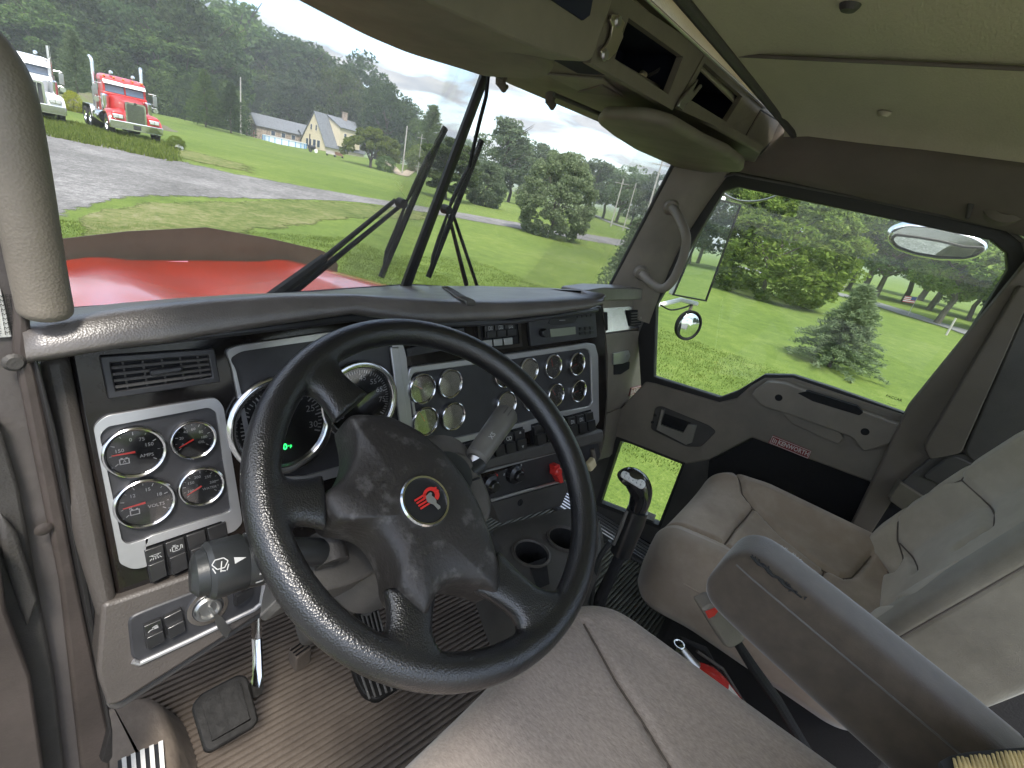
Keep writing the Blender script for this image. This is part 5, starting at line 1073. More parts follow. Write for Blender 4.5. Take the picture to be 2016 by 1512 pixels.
# ribbed strip lying across the pad
def on_pad(x, y):
    best = None
    for i in range(7, 13):
        for c_ in range(1, 6):
            for a in np.linspace(0, 1, 7):
                for b in np.linspace(0, 1, 7):
                    q_ = rows[i][c_].lerp(rows[i + 1][c_], a).lerp(rows[i][c_ + 1].lerp(rows[i + 1][c_ + 1], a), b); X, Y = proj(q_); d = (X - x) ** 2 + (Y - y) ** 2
                    if best is None or d < best[0]: best = (d, q_)
    return best[1]
sr = [on_pad(x, y) + Vector((0, 0, .002)) for x, y in ((926, 604), (922, 597), (905, 585), (886, 575), (874, 569))]
sr = bez(sr, 8); up_ = Vector((0, 0, .002)); mb = MB().grid([[q - Vector((.010, 0, 0)) for q in sr], [q - Vector((.010, 0, 0)) + up_ for q in sr], [q + Vector((.010, 0, 0)) + up_ for q in sr], [q + Vector((.010, 0, 0)) for q in sr]])
for k in range(0, len(sr) - 1): mb.tube([sr[k] - Vector((.010, 0, 0)) + up_, sr[k] + Vector((.010, 0, 0)) + up_], .0012, 5)
mb.go('ribbed_strip', MATS['column_grey'], db, smooth=False)
# fascia and body
ds('body_side', [(70, 704), (134, 698), (150, 770), (232, 1188), (228, 1240), (190, 1215), (150, 1080)], -.06, .010, 'vinyl_shaded', bevel=.009)
fas = [(135, 692), (300, 664), (500, 640), (700, 612), (1186, 600), (1192, 640), (1196, 780), (1189, 858), (1060, 900), (985, 930), (890, 965), (500, 1095), (232, 1187)]
ds('fascia', fas, -.03, .0, 'burl', bevel=.004)
ds('pad_shadow_strip', [(230, 676), (500, 642), (700, 616), (1010, 628), (1180, 606), (1180, 614), (1010, 640), (860, 646), (700, 634), (420, 668), (230, 690)], 0, .030, 'panel_black', bevel=.004)  # black strip stands in for the shadow under the pad lip
ds('lower_body', [(200, 1190), (232, 1182), (380, 1130), (505, 1085), (560, 1070), (560, 1160), (545, 1190), (235, 1387), (213, 1392), (190, 1330)], -.05, .014, 'vinyl_shaded', r=.012, bevel=.012)
ds('lower_lip', [(196, 1330), (240, 1345), (545, 1165), (600, 1160), (600, 1210), (545, 1195), (235, 1398), (212, 1396)], -.08, -.004, 'vinyl_dark', r=.008, bevel=.006)
lp = ds('switch_panel', [(250, 1216), (300, 1195), (505, 1118), (520, 1140), (514, 1188), (500, 1200), (275, 1308), (258, 1296)], .010, .016, 'panel_black', r=.010, bevel=.003)
MB().tube([DP.pw(x, y, .017) for x, y in ((262, 1302), (275, 1306), (380, 1258), (500, 1200), (514, 1188), (520, 1150))], .0032, 8).go('silver_edge', MATS['satin_silver'], lp)
def rocker(L, par, h=.006, icon=None, tilt=True, m='switch_black', name='switch'):
    """rocker with a break line: upper part slopes back, lower part bulges"""
    P_ = dp(L, h); o = slab(name, DP, P_, -.01 + h - .004, h + .007, MATS[m], par, r=.0015, bevel=.0022)
    a, b, c, d = [Vector(p) for p in P_]; mid1 = a.lerp(d, .40); mid2 = b.lerp(c, .40)
    slab('rocker', DP, inset([tuple(mid1), tuple(mid2), tuple(c), tuple(d)], .0012), h + .006, h + .012, MATS[m], o, r=.001, bevel=.002)
    ux = (b - a); W_ = ux.length; ux.normalize(); uy = (a - d); H_ = uy.length; uy.normalize(); ct = a.lerp(b, .5) - uy * H_ * .24
    if icon:
        e_ = MB(); s_ = W_ * .34; hh = h + .0078
        def ln(x0, y0, x1, y1, w=.09):
            p = ct + ux * x0 * s_ + uy * y0 * s_; q = ct + ux * x1 * s_ + uy * y1 * s_; t_ = (q - p); t_.normalize(); n_ = Vector((-t_.y, t_.x)) * w * s_ * .5
            e_.add([DP.w(*(p - n_), hh), DP.w(*(q - n_), hh), DP.w(*(q + n_), hh), DP.w(*(p + n_), hh)], [(0, 1, 2, 3)])
        if icon == 'dome':
            ln(-.9, .2, .9, .2); ln(-.6, .2, -.3, -.15); ln(-.3, -.15, .3, -.15); ln(.3, -.15, .6, .2)
            for a0 in (-.9, -.45, 0, .45, .9): ln(a0 * .7, -.35, a0, -.75, .12)
        elif icon == 'engine':
            for s in ((-.6, .4, .3, .4), (-.6, .4, -.6, -.5), (-.6, -.5, .4, -.5), (.4, -.5, .7, -.2), (.7, -.2, .7, .4), (.3, .4, .3, .1), (-.9, .2, -.9, -.3), (.7, .3, .95, .3), (.95, .3, .95, -.4), (-.2, .2, .2, -.2), (-.2, -.2, .2, .2), (-.3, .4, -.3, .65), (-.5, .65, 0, .65)): ln(*s, .11)
        elif icon == 'car':
            for s in ((-.9, -.4, -.5, -.1), (-.5, -.1, 0, -.1), (.1, .1, .8, .1), (.1, -.15, .8, -.15), (.2, .4, .7, .4), (-.2, .2, .2, .4)): ln(*s, .14)
        elif icon == 'lamp':
            for s in ((-.4, -.5, -.4, .5), (-.4, .5, .2, .3), (.2, .3, .2, -.3), (.2, -.3, -.4, -.5), (.4, .3, .8, .4), (.4, 0, .8, 0), (.4, -.3, .8, -.4)): ln(*s, .13)
        elif icon == 'loop':
            for cx_ in (-.35, .35):
                for k in range(8):
                    a0, a1 = k * .785, (k + 1) * .785; ln(cx_ + math.cos(a0) * .4, math.sin(a0) * .45, cx_ + math.cos(a1) * .4, math.sin(a1) * .45, .13)
        elif icon == 'arrows':
            e_.add([DP.w(*(ct + ux * x * s_ + uy * y * s_), hh) for x, y in ((-.35, .4), (.35, .4), (0, 1.0))], [(0, 1, 2)]); e_.add([DP.w(*(ct + ux * x * s_ + uy * y * s_), hh + .005) for x, y in ((-.35, -2.2), (.35, -2.2), (0, -2.8))], [(0, 1, 2)])
        e_.go('symbol', MATS['ink_white'], o, smooth=False)
    return o
rocker([(281, 1228), (316, 1213), (325, 1252), (286, 1272)], lp, .016, 'car'); rocker([(320, 1212), (356, 1194), (365, 1232), (329, 1251)], lp, .016)
rocker([(458, 1150), (492, 1138), (493, 1166), (459, 1190)], lp, .016)
a_, b_ = DP.px(409, 1196, .016); ig = MB().lathe([(.017, 0), (.017, .005), (.0145, .008), (.012, .008), (.010, .003), (0, .003)], DP.w(a_, b_, .016), DP.n, 30).go('ignition_switch', MATS['steel_dull'], db)
MB().lathe([(.024, 0), (.024, .002), (.0185, .002), (.0185, 0)], DP.w(a_, b_, .016), DP.n, 30, closed=True).go('collar', MATS['chrome'], ig)
ky = T('ignition_key', 'worn metal key hanging in the ignition switch', 'key', tuple(DP.w(a_, b_, .02))); K0 = DP.w(a_, b_, .018); K1 = DP.pw(424, 1213, .042); 
MB().prism([K0 + Vector((0, 0, .003)), K1 + Vector((0, 0, .003)), K1 - Vector((0, 0, .003)), K0 - Vector((0, 0, .003))], (.0022, 0, 0)).go('blade', MATS['steel_dull'], ky, smooth=False)
kp = [DP.pw(x, y, .046) for x, y in ((420, 1210), (432, 1214), (449, 1236), (451, 1242), (444, 1256), (436, 1250), (424, 1230))]; MB().prism(kp, DP.u * .0025).go('bow', MATS['steel_dull'], ky, bevel=.0006)
# ---- vent builder
def vent(L, par, n=4, nv=5, knob=True, name='air_vent'):
    o = [DP.px(x, y, .006) for x, y in L]; i_ = inset(o, .008); A = []; B = []
    for k in range(4): A += seg(o[k], o[(k + 1) % 4], 4); B += seg(i_[k], i_[(k + 1) % 4], 4)
    v = frame(name, DP, A, B, -.002, .007, MATS['panel_black'], par, bevel=.0015)
    slab('vent_box', DP, i_, -.0285, .0015, MATS['carpet_dark'], v, smooth=False)
    a, b, c, d = [Vector(p) for p in i_]; mb = MB()
    for k in range(nv):
        t = (k + .6) / (nv + .2); p = a.lerp(b, t); q = d.lerp(c, t); n_ = (b - a).normalized() * .0009; mb.prism([DP.w(*(p - n_), .0018), DP.w(*(p + n_), .0018), DP.w(*(q + n_), .0018), DP.w(*(q - n_), .0018)], DP.n * .002)
    mb.go('upright_fins', MATS['vinyl_dark'], v, smooth=False); mb = MB()
    for k in range(n):
        t = (k + .75) / (n + .35); p = a.lerp(d, t); q = b.lerp(c, t); n_ = (d - a).normalized() * .0017; mb.prism([DP.w(*(p - n_), .003), DP.w(*(p + n_), .0042), DP.w(*(q + n_), .0042), DP.w(*(q - n_), .003)], DP.n * .003)
    mb.go('louvres', MATS['vinyl_dark'], v, bevel=.0007)
    if knob:
        p = a.lerp(b, .52).lerp(d.lerp(c, .52), .48); slab('slider_knob', DP, rnd([(p.x - .016, p.y - .004), (p.x + .016, p.y - .001), (p.x + .015, p.y + .005), (p.x - .017, p.y + .003)], .003), .006, .013, MATS['panel_black'], v, bevel=.002)
    return v
vent([(196, 702), (422, 686), (434, 752), (213, 786)], db)
vent([(862, 651), (914, 644), (916, 682), (864, 690)], db, 3, 2, False); vent([(800, 686), (868, 674), (870, 690), (802, 702)], db, 2, 2, False)
# ---- bezels: silver frames and their dark insets
def bezel(outer, inner, r1, r2, par=db, hout=.006, hin=.001, name='gauge_bezel', dark='panel_black', panel=None):
    o = rnd(dp(outer, hout), r1, 5); i_ = rnd(dp(inner, hout), r2, 5); n = len(o)
    b = frame(name, DP, o, i_, -.002, hout, MATS['satin_silver'], par, bevel=.0016)
    mid = inset(o, .0022); slab('inset_panel', DP, [q for q in inset(i_, -.0012)], -.001, hin + .0008, MATS[dark], b, smooth=False); return b
b1 = bezel([(183, 838), (210, 818), (425, 782), (440, 800), (478, 1030), (462, 1046), (445, 1052), (436, 1026), (284, 1078), (290, 1116), (262, 1122), (236, 1110)],
           [(196, 856), (212, 840), (412, 802), (426, 812), (447, 955), (455, 1006), (440, 1012), (425, 1016), (300, 1054), (285, 1062), (252, 1072), (240, 1064)], [.012, .006, .012, .006, .012, .004, .003, .001, .001, .003, .012, .004], [.012, .004, .008, .004, .001, .006, .001, .001, .001, .001, .006, .004])
b2 = bezel([(444, 690), (470, 680), (640, 655), (784, 648), (800, 700), (816, 880), (690, 932), (600, 956), (590, 956), (500, 955), (482, 850), (456, 720)],
           [(452, 706), (474, 692), (640, 668), (768, 662), (780, 720), (792, 870), (690, 914), (600, 938), (590, 938), (510, 940), (492, 850), (464, 726)], [.008] * 12, [.006] * 12)
ds('silver_post', [(769, 684), (786, 684), (806, 852), (790, 858)], .004, .009, 'satin_silver', bevel=.0015, par=b2)
b3 = bezel([(803, 738), (808, 722), (980, 700), (1158, 675), (1172, 678), (1178, 700), (1180, 830), (1172, 842), (1110, 818), (1040, 850), (893, 890), (822, 880)],
           [(809, 746), (816, 734), (980, 712), (1152, 686), (1160, 690), (1163, 700), (1166, 792), (1160, 800), (1108, 810), (1008, 838), (880, 866), (828, 868)], [.006] * 12, [.004] * 12)
def gauge(x, y, pxr, par, hz=.0, marks=None, title=None, needle=None, nums=(), lens='lens', ticks=11, icon=None, t0=215, t1=-35, r=None):
    c = DP.px(x, y, hz + .006); r = r if r else pxr; c0 = DP.w(c[0], c[1], hz)
    g = MB().lathe([(r, 0), (r * 1.0, .005), (r * .97, .0075), (r * .92, .0085), (r * .86, .0075), (r * .80, .002), (r * .80, 0)], c0, DP.n, 40).go('gauge', MATS['bezel_chrome'], par)
    MB().lathe([(0, .0012), (r * .82, .0012)], c0, DP.n, 32).go('dial', MATS['dial_black'], g)
    mb = MB(); k_ = r * .80
    for k in range(ticks):
        a = R(t0 + (t1 - t0) * k / (ticks - 1)); big = k % 2 == 0 if ticks < 20 else k % 5 == 0; r0 = k_ * (.80 if big else .86); r1 = k_ * .95; n_ = Vector((-math.sin(a), math.cos(a))) * r * (.014 if big else .009); p = Vector(c) + Vector((math.cos(a), math.sin(a))) * r0; q = Vector(c) + Vector((math.cos(a), math.sin(a))) * r1
        mb.add([DP.w(*(p - n_), hz + .0018), DP.w(*(q - n_), hz + .0018), DP.w(*(q + n_), hz + .0018), DP.w(*(p + n_), hz + .0018)], [(0, 1, 2, 3)])
    for (s, a, rr) in nums: add_text(mb, DP, s, c[0] + math.cos(R(a)) * k_ * rr, c[1] + math.sin(R(a)) * k_ * rr, r * .19, hz + .0018)
    if title: add_text(mb, DP, title, c[0] + k_ * .42, c[1] - k_ * .28, r * .18, hz + .0018)
    if icon:
        def bx_(x0, y0, x1, y1): mb.add([DP.w(c[0] + k_ * X, c[1] + k_ * Y, hz + .0018) for X, Y in ((x0, y0), (x1, y0), (x1, y1), (x0, y1))], [(0, 1, 2, 3)])
        for q in ((-.62, -.50, -.58, -.25), (-.28, -.50, -.24, -.25), (-.62, -.29, -.24, -.25), (-.62, -.52, -.24, -.48), (-.56, -.25, -.48, -.20), (-.38, -.25, -.30, -.20)): bx_(*q)
        if icon == 'A': add_text(mb, DP, 'A', c[0] - k_ * .43, c[1] - k_ * .39, r * .16, hz + .0018)
    mb.go('markings', MATS['ink_white'], g, smooth=False)
    if needle is not None:
        a = R(needle); d_ = Vector((math.cos(a), math.sin(a))); n_ = Vector((-d_.y, d_.x)); p = Vector(c); MB().prism([DP.w(*(p - n_ * r * .035), hz + .003), DP.w(*(p + d_ * k_ * .86 - n_ * r * .012), hz + .003), DP.w(*(p + d_ * k_ * .86 + n_ * r * .012), hz + .003), DP.w(*(p + n_ * r * .035), hz + .003)], DP.n * .0012).go('needle', MATS['needle_red'], g, smooth=False)
    MB().lathe([(0, .0062), (r * .83, .0056)], c0, DP.n, 32).go('lens', MATS[lens], g); return g
gauge(267, 891, .0, b1, .002, title='AMPS', needle=180, nums=[('150', 165, .58), ('75', 60, .62), ('150', 22, .6), ('0', 100, .6)], icon='A', ticks=9, r=.0315)
gauge(382, 866, .0, b1, .002, title='OIL', needle=206, nums=[('0', 205, .62), ('20', 165, .62), ('40', 125, .62), ('60', 85, .62), ('80', 40, .58), ('100', 0, .58)], ticks=11, r=.0255)
gauge(287, 991, .0, b1, .002, title='VOLTS', needle=184, nums=[('8', 195, .6), ('12', 135, .62), ('15', 75, .62), ('18', 22, .62)], icon='B', ticks=11, r=.0315)
gauge(398, 958, .0, b1, .002, title='WATER', needle=206, nums=[('100', 200, .6), ('150', 150, .6), ('200', 105, .6), ('250', 50, .6), ('300', 5, .62)], ticks=13, r=.0265)
g1 = gauge(560, 838, 0, b2, .003, needle=None, nums=[('0', 215, .74), ('5', 175, .74), ('10', 135, .74), ('15', 95, .74), ('20', 58, .74), ('25', 24, .74), ('30', -10, .74)], ticks=41, t0=215, t1=-20, r=.072)
g2 = gauge(712, 790, 0, b2, .003, needle=None, nums=[('5', 215, .7), ('15', 170, .7), ('35', 120, .7), ('45', 82, .7), ('55', 50, .7), ('65', 22, .7), ('75', -5, .74)], ticks=51, t0=215, t1=-35, r=.064)
for x in (g1, g2):
    for ch in x.children:
        if ch.name.startswith('markings'): ch.scale = (1, 1, 1)
mb = MB(); a_, b_ = DP.px(557, 881, .006); add_text(mb, DP, '80', a_, b_, .0125, .0058, 0, .02); a_, b_ = DP.px(571, 880, .006); add_text(mb, DP, '°F', a_, b_, .007, .0058); mb.go('lcd_digits', MATS['lcd_green'], g1, smooth=False)
CG = [(832, 766, 0), (887, 756, 1), (838, 830, 0), (893, 820, 1), (994, 738, 0), (1042, 730, 1), (1090, 722, 0), (1137, 717, 0), (998, 796, 1), (1048, 786, 0), (1095, 778, 0), (1140, 770, 0)]
for i, (x, y, br) in enumerate(CG):
    gauge(x, y, 0, b3, .002, title=['AIR', 'BRAKE', 'OIL', 'DIFF', 'AXLE', 'FUEL', 'TEMP', 'PSI', 'BOOST', 'PYRO', 'FUEL', 'AIR'][i], needle=[150, 200, 120, 190, 140, 165, 110, 200, 150, 170, 130, 190][i], nums=[('0', 210, .6), ('60', 110, .6), ('120', 10, .6)], ticks=9, lens='lens_bright' if br else 'lens', r=.0275)
# rocker rows
sb = ds('switch_block', [(283, 1078), (440, 1024), (447, 1078), (296, 1150)], -.004, .002, 'carpet_dark', bevel=0)
for k, ic in enumerate(('dome', 'engine', None, None)):
    x = 282 + k * 41; y = 1080 - k * 14.5; rocker([(x, y), (x + 37, y - 13), (x + 46, y + 45), (x + 12, y + 62)], sb, .002, ic)
ds('fascia_ledge', [(944, 905), (1188, 846), (1190, 858), (1186, 872), (944, 930)], -.02, .018, 'vinyl_dark', bevel=.006)
for L, n, ics in (([(894, 876), (1030, 840), (1032, 884), (904, 920)], 6, [None, None, None, None, 'loop', 'arrows']), ([(1046, 836), (1106, 818), (1110, 860), (1050, 880)], 3, [None, None, None]), ([(1112, 820), (1164, 806), (1168, 846), (1116, 862)], 3, ['lamp', 'lamp', None])):
    s2 = ds('switch_block', L, -.004, .0075, 'carpet_dark', bevel=.001, par=b3)
    a, b, c, d = [Vector(q) for q in L]
    for k in range(n): rocker([tuple(a.lerp(b, (k + .06) / n) + Vector((0, 3))), tuple(a.lerp(b, (k + .94) / n) + Vector((0, 3))), tuple(d.lerp(c, (k + .94) / n) - Vector((0, 3))), tuple(d.lerp(c, (k + .06) / n) - Vector((0, 3)))], s2, .008, ics[k], m='switch_black')
s3 = ds('switch_block', [(943, 634), (1022, 626), (1026, 678), (948, 690)], -.004, .003, 'carpet_dark', bevel=.001)
qf = qframe('block_surround', [(939, 630), (1024, 622), (1029, 682), (945, 693)], [(945, 636), (1019, 629), (1023, 676), (950, 686)], -.001, .006, 'piano_black', s3, DP)
for k in range(3):
    x = 950 + k * 20; y = 640 - k * 2; rocker([(x, y), (x + 18, y - 2), (x + 19, y + 24), (x + 1, y + 26)], s3, .004, 'lamp'); ds('lower_key', [(x + 2, y + 30), (x + 19, y + 28), (x + 20, y + 42), (x + 3, y + 44)], .003, .007, 'steel_dull', bevel=.001, par=s3)
# radio
rd = T('radio', 'black dashboard radio with a dim display and volume knob', 'radio', tuple(DP.pw(1108, 672, 0)))
ds('radio_body', [(1040, 626), (1172, 610), (1176, 664), (1046, 682)], -.002, .006, 'panel_black', r=.003, bevel=.0015, par=rd)
ds('display', [(1083, 648), (1133, 643), (1134, 658), (1085, 664)], .006, .0075, 'lcd_pane', bevel=.0005, par=rd)
ds('disc_slot', [(1082, 629), (1132, 622), (1136, 629), (1132, 636), (1088, 641), (1080, 636)], .006, .0072, 'switch_black', r=.003, bevel=.0004, par=rd)
a_, b_ = DP.px(1068, 655, .008); MB().lathe([(.009, 0), (.009, .010), (.0075, .012), (0, .012)], DP.w(a_, b_, .006), DP.n, 22).go('volume_knob', MATS['switch_black'], rd)
mb = MB()
for r_ in range(2):
    for k in range(3):
        x, y = 1141 + k * 10, 645 - k * 1.2 + r_ * 9; q = [DP.pw(X, Y, .0075) for X, Y in ((x, y), (x + 7, y - 1), (x + 7.4, y + 5), (x + .4, y + 6))]; mb.prism(q, DP.n * .0012)
for k in range(4): x, y = 1136 + k * 9, 622 - k; mb.prism([DP.pw(X, Y, .0075) for X, Y in ((x, y), (x + 6, y - 1), (x + 6, y + 3), (x, y + 4))], DP.n * .0012)
mb.go('buttons', MATS['switch_black'], rd, smooth=False)
mb = MB(); a_, b_ = DP.px(1107, 631, .0075); q = DP.w(a_, b_, .0075); mb.prism([q - DP.u * .010, q + DP.u * .010, q + DP.u * .010 + DP.v * .0012, q - DP.u * .010 + DP.v * .0012], DP.n * .0003); mb.go('maker_mark', MATS['ink_grey'], rd, smooth=False)
# heater panel
hv = ds('heater_panel', [(942, 934), (1092, 893), (1134, 882), (1178, 868), (1182, 900), (1164, 925), (1112, 946), (969, 984)], -.03, -.004, 'panel_black', r=.003, bevel=.002)
MB().tube([DP.pw(943, 931, 0), DP.pw(1092, 891, 0), DP.pw(1176, 868, 0)], .0028, 8).go('silver_strip', MATS['satin_silver'], hv); MB().tube([DP.pw(968, 985, 0), DP.pw(1105, 947, 0)], .0034, 8).go('silver_strip', MATS['satin_silver'], hv)
for (x, y, rr) in ((970, 956, .021), (1019, 936, .0215)):
    a_, b_ = DP.px(x, y, .01); c0 = DP.w(a_, b_, -.004); kn = MB().lathe([(rr, 0), (rr * .97, .012), (rr * .6, .016), (rr * .55, .024), (rr * .45, .026), (0, .026)], c0, DP.n, 24).go('knob', MATS['switch_black'], hv)
    mb = MB()
    for k in range(16): a = k / 16 * 6.283; d_ = DP.u * math.cos(a) + DP.v * math.sin(a); mb.tube([c0 + d_ * rr * .97 + DP.n * .002, c0 + d_ * rr * .93 + DP.n * .012], .0012, 5)
    mb.go('knurls', MATS['panel_black'], kn)
    mb = MB(); m_ = 'ink_white'
    for k in range(6 if rr > .021 else 9):
        a = R(170 - k * (28 if rr > .021 else 18)); d_ = DP.u * math.cos(a) + DP.v * math.sin(a); p = c0 + d_ * rr * 1.22 + DP.n * .0006; t_ = d_.cross(DP.n) * rr * .12; mb.add([p - t_, p + t_, p + t_ + d_ * .003, p - t_ + d_ * .003], [(0, 1, 2, 3)])
    mb.go('scale', MATS['ink_white' if rr > .021 else 'needle_red'], kn, smooth=False)
rk = DP.pw(1096, 928, .012); mb = MB(); mb.lathe([(.012, -.012), (.012, .006), (.008, .010), (0, .010)], rk, DP.n, 8); mb.go('brake_valve', MATS['red_plastic'], hv)
ds('brake_valve', [(1092, 918), (1102, 914), (1110, 950), (1104, 952), (1095, 936)], -.004, .014, 'red_plastic', r=.003, bevel=.003, par=hv)
rk = DP.pw(1158, 912, .015); MB().lathe([(.016, 0), (.018, .004), (.018, .014), (.012, .018), (0, .018)], rk, DP.n, 4).go('trailer_valve', MATS['cream_plastic'], hv, bevel=.002)
MB().tube([DP.pw(1166, 884, 0), DP.pw(1170, 905, .004)], .006, 8).go('valve_stem', MATS['liner_brown'], hv)
ds('ash_drawer', [(968, 990), (1112, 950), (1120, 962), (1105, 996), (985, 1030)], -.05, -.012, 'vinyl_dark', r=.004, bevel=.004, par=hv)
a_, b_ = DP.px(1025, 990, -.01); MB().lathe([(.008, 0), (.0075, .002), (.0055, .002), (.005, -.004), (0, -.004)], DP.w(a_, b_, -.012), DP.n, 16).go('lighter_socket', MATS['carpet_dark'], hv)
# end cap of the centre stack towards the passenger
q = [DP.pw(1187, 598, .0), DP.pw(1197, 700, .0), DP.pw(1196, 790, 0), DP.pw(1190, 866, 0), DP.pw(1182, 900, 0)]
MB().grid([q, [p + Vector((.02, .05, -.01)) for p in q], [p + Vector((.03, .14, -.05)) for p in q], [p + Vector((.03, .28, -.09)) for p in q]]).go('stack_side', MATS['vinyl'], db)
# glove box side: flat panel farther forward facing the passenger
GB = Plane((1.45, .66, -.4), (1, -.05, 0), (-.05, -1, .13))
def gs(name, L, h0, h1, m, r=0, bevel=.003, par=None, **k): return slab(name, GB, [GB.px(x, y, h1) for x, y in L], h0, h1, MATS[m], par or db, r=r, bevel=bevel, **k)
gs('passenger_panel', [(1120, 585), (1283, 578), (1287, 640), (1286, 700), (1284, 775), (1200, 812), (1120, 830)], -.05, 0, 'vinyl', bevel=.004)
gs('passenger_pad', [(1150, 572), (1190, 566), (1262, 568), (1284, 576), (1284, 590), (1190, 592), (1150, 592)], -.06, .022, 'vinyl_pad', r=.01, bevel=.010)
q = [GB.pw(1170, 608, .003), GB.pw(1282, 601, .003), GB.pw(1283, 642, .013), GB.pw(1170, 658, .013)]; MB().prism(q, (0, .004, 0)).go('bright_strip', MATS['bezel_chrome'], db, smooth=False)
gbx = gs('glove_box_lid', [(1150, 662), (1280, 648), (1282, 700), (1280, 768), (1200, 808), (1150, 825)], 0, .010, 'vinyl', r=.006, bevel=.004)
gs('lower_shell', [(1150, 830), (1200, 813), (1284, 776), (1284, 800), (1262, 836), (1200, 900), (1150, 912)], -.06, -.002, 'vinyl', r=.006, bevel=.006)
gs('bottom_shell', [(1150, 905), (1200, 890), (1262, 836), (1245, 860), (1185, 905), (1150, 920)], -.08, -.02, 'vinyl_dark', bevel=.004)
hd_ = gs('latch_plate', [(1208, 696), (1238, 690), (1241, 700), (1236, 712), (1226, 716), (1208, 718)], .010, .017, 'satin_silver', r=.003, bevel=.0015, par=gbx); a_, b_ = GB.px(1235, 700, .018); MB().lathe([(.004, 0), (.004, .002), (0, .002)], GB.w(a_, b_, .017), GB.n, 14).go('lock', MATS['steel_dull'], hd_)
gs('finger_recess', [(1208, 718), (1240, 712), (1239, 726), (1222, 737), (1208, 738)], .008, .0105, 'carpet_dark', r=.004, bevel=0, par=gbx)
badge(GB, [(1243, 764), (1275, 756), (1275, 770), (1239, 780)], .014, gbx)
v = gs('air_vent', [(1240, 612), (1280, 608), (1280, 638), (1240, 642)], .006, .015, 'carpet_dark', bevel=.001)
mb = MB()
for k in range(5): y = 616 + k * 5.4; mb.prism([GB.pw(X, Y, .0155) for X, Y in ((1242, y), (1278, y - 3), (1278, y - 1), (1242, y + 2))], GB.n * .003)
mb.go('louvres', MATS['column_grey'], v, smooth=False); gs('slider_knob', [(1262, 624), (1270, 623), (1270, 628), (1262, 629)], .015, .024, 'label_white', r=.001, bevel=.001, par=v)
gs('vent_slot', [(1190, 616), (1196, 615), (1197, 650), (1191, 652)], .003, .0145, 'carpet_dark', bevel=0)
# lower console with cup holders
cc_ = T('cup_holder_console', 'dark moulded console with two round cup holders', 'console', (.95, .45, -.75)); CU = hp(-.70)
ol = [CU.px(x, y) for x, y in ((968, 1045), (985, 1035), (1120, 1000), (1175, 1010), (1185, 1050), (1178, 1120), (1135, 1150), (1080, 1170), (1050, 1190), (1000, 1120))]
P2 = rnd(ol, .02, 4); hc = [CU.px(1046, 1090), CU.px(1112, 1061)]; rr = .0365
from mathutils.geometry import tessellate_polygon
P2c = []
for q in P2:
    if not P2c or (Vector(q) - Vector(P2c[-1])).length > 1e-4: P2c.append(q)
lps = [[Vector((a, b, 0)) for a, b in P2c]] + [[Vector((c[0] + rr * math.cos(k / 28 * 6.2832), c[1] + rr * math.sin(k / 28 * 6.2832), 0)) for k in range(28)] for c in hc]
flat_ = [v for l in lps for v in l]; tri_ = tessellate_polygon(lps)
mk('top', [CU.w(v.x, v.y, 0) for v in flat_], [list(t) for t in tri_], MATS['vinyl_dark'], cc_, smooth=False)
MB().grid([[CU.w(a, b, 0) for a, b in P2], [CU.w(a, b, .03 * 0 - .012) + Vector((0, 0, 0)) for a, b in inset(P2, -.008)], [CU.w(a, b, -.20) for a, b in inset(P2, -.004)]], closed=True).go('skirt', MATS['vinyl_dark'], cc_, auto=80)
for c in hc:
    w_ = CU.w(*c, 0); MB().lathe([(rr + .004, 0), (rr + .001, .003), (rr - .001, .001), (rr - .004, -.03), (rr - .006, -.07), (0, -.072)], w_, (0, 0, 1), 36, caps=False).go('cup_well', MATS['carpet_dark'], cc_); MB().lathe([(rr + .006, -.001), (rr + .005, .004), (rr + .001, .005), (rr - .0015, .001)], w_, (0, 0, 1), 40, caps=False).go('cup_rim', MATS['vinyl_shaded'], cc_)
MB().prism([CU.pw(x, y, .001) for x, y in ((1040, 1110), (1075, 1098), (1082, 1150), (1058, 1160))], (0, 0, .0006)).go('wire_slot', MATS['carpet_dark'], cc_, smooth=False)
# ================================================================ STEERING
sw_n = Vector((-.080, -.568, .819)).normalized(); WC = Vector((.390, .325, -.340)); WP = Plane(WC, (math.cos(t8), -math.sin(t8), 0), sw_n)
sw = T('steering_wheel', 'large black leather steering wheel with four spokes and worn hub', 'steering wheel', tuple(WC))
RM, RT = .2100, .0185
mb = MB(); rows = []
for k in range(96):
    a = k / 96 * 2 * math.pi; d_ = WP.u * math.cos(a) + WP.v * math.sin(a); rows.append([WC + d_ * (RM + RT * math.cos(b)) + sw_n * RT * 1.02 * math.sin(b) for b in [j / 16 * 2 * math.pi for j in range(16)]])
rows.append(rows[0]); mb.grid(rows, closed=True)
def wp(x, y, h=0): return Vector(WP.px(x, y, h))
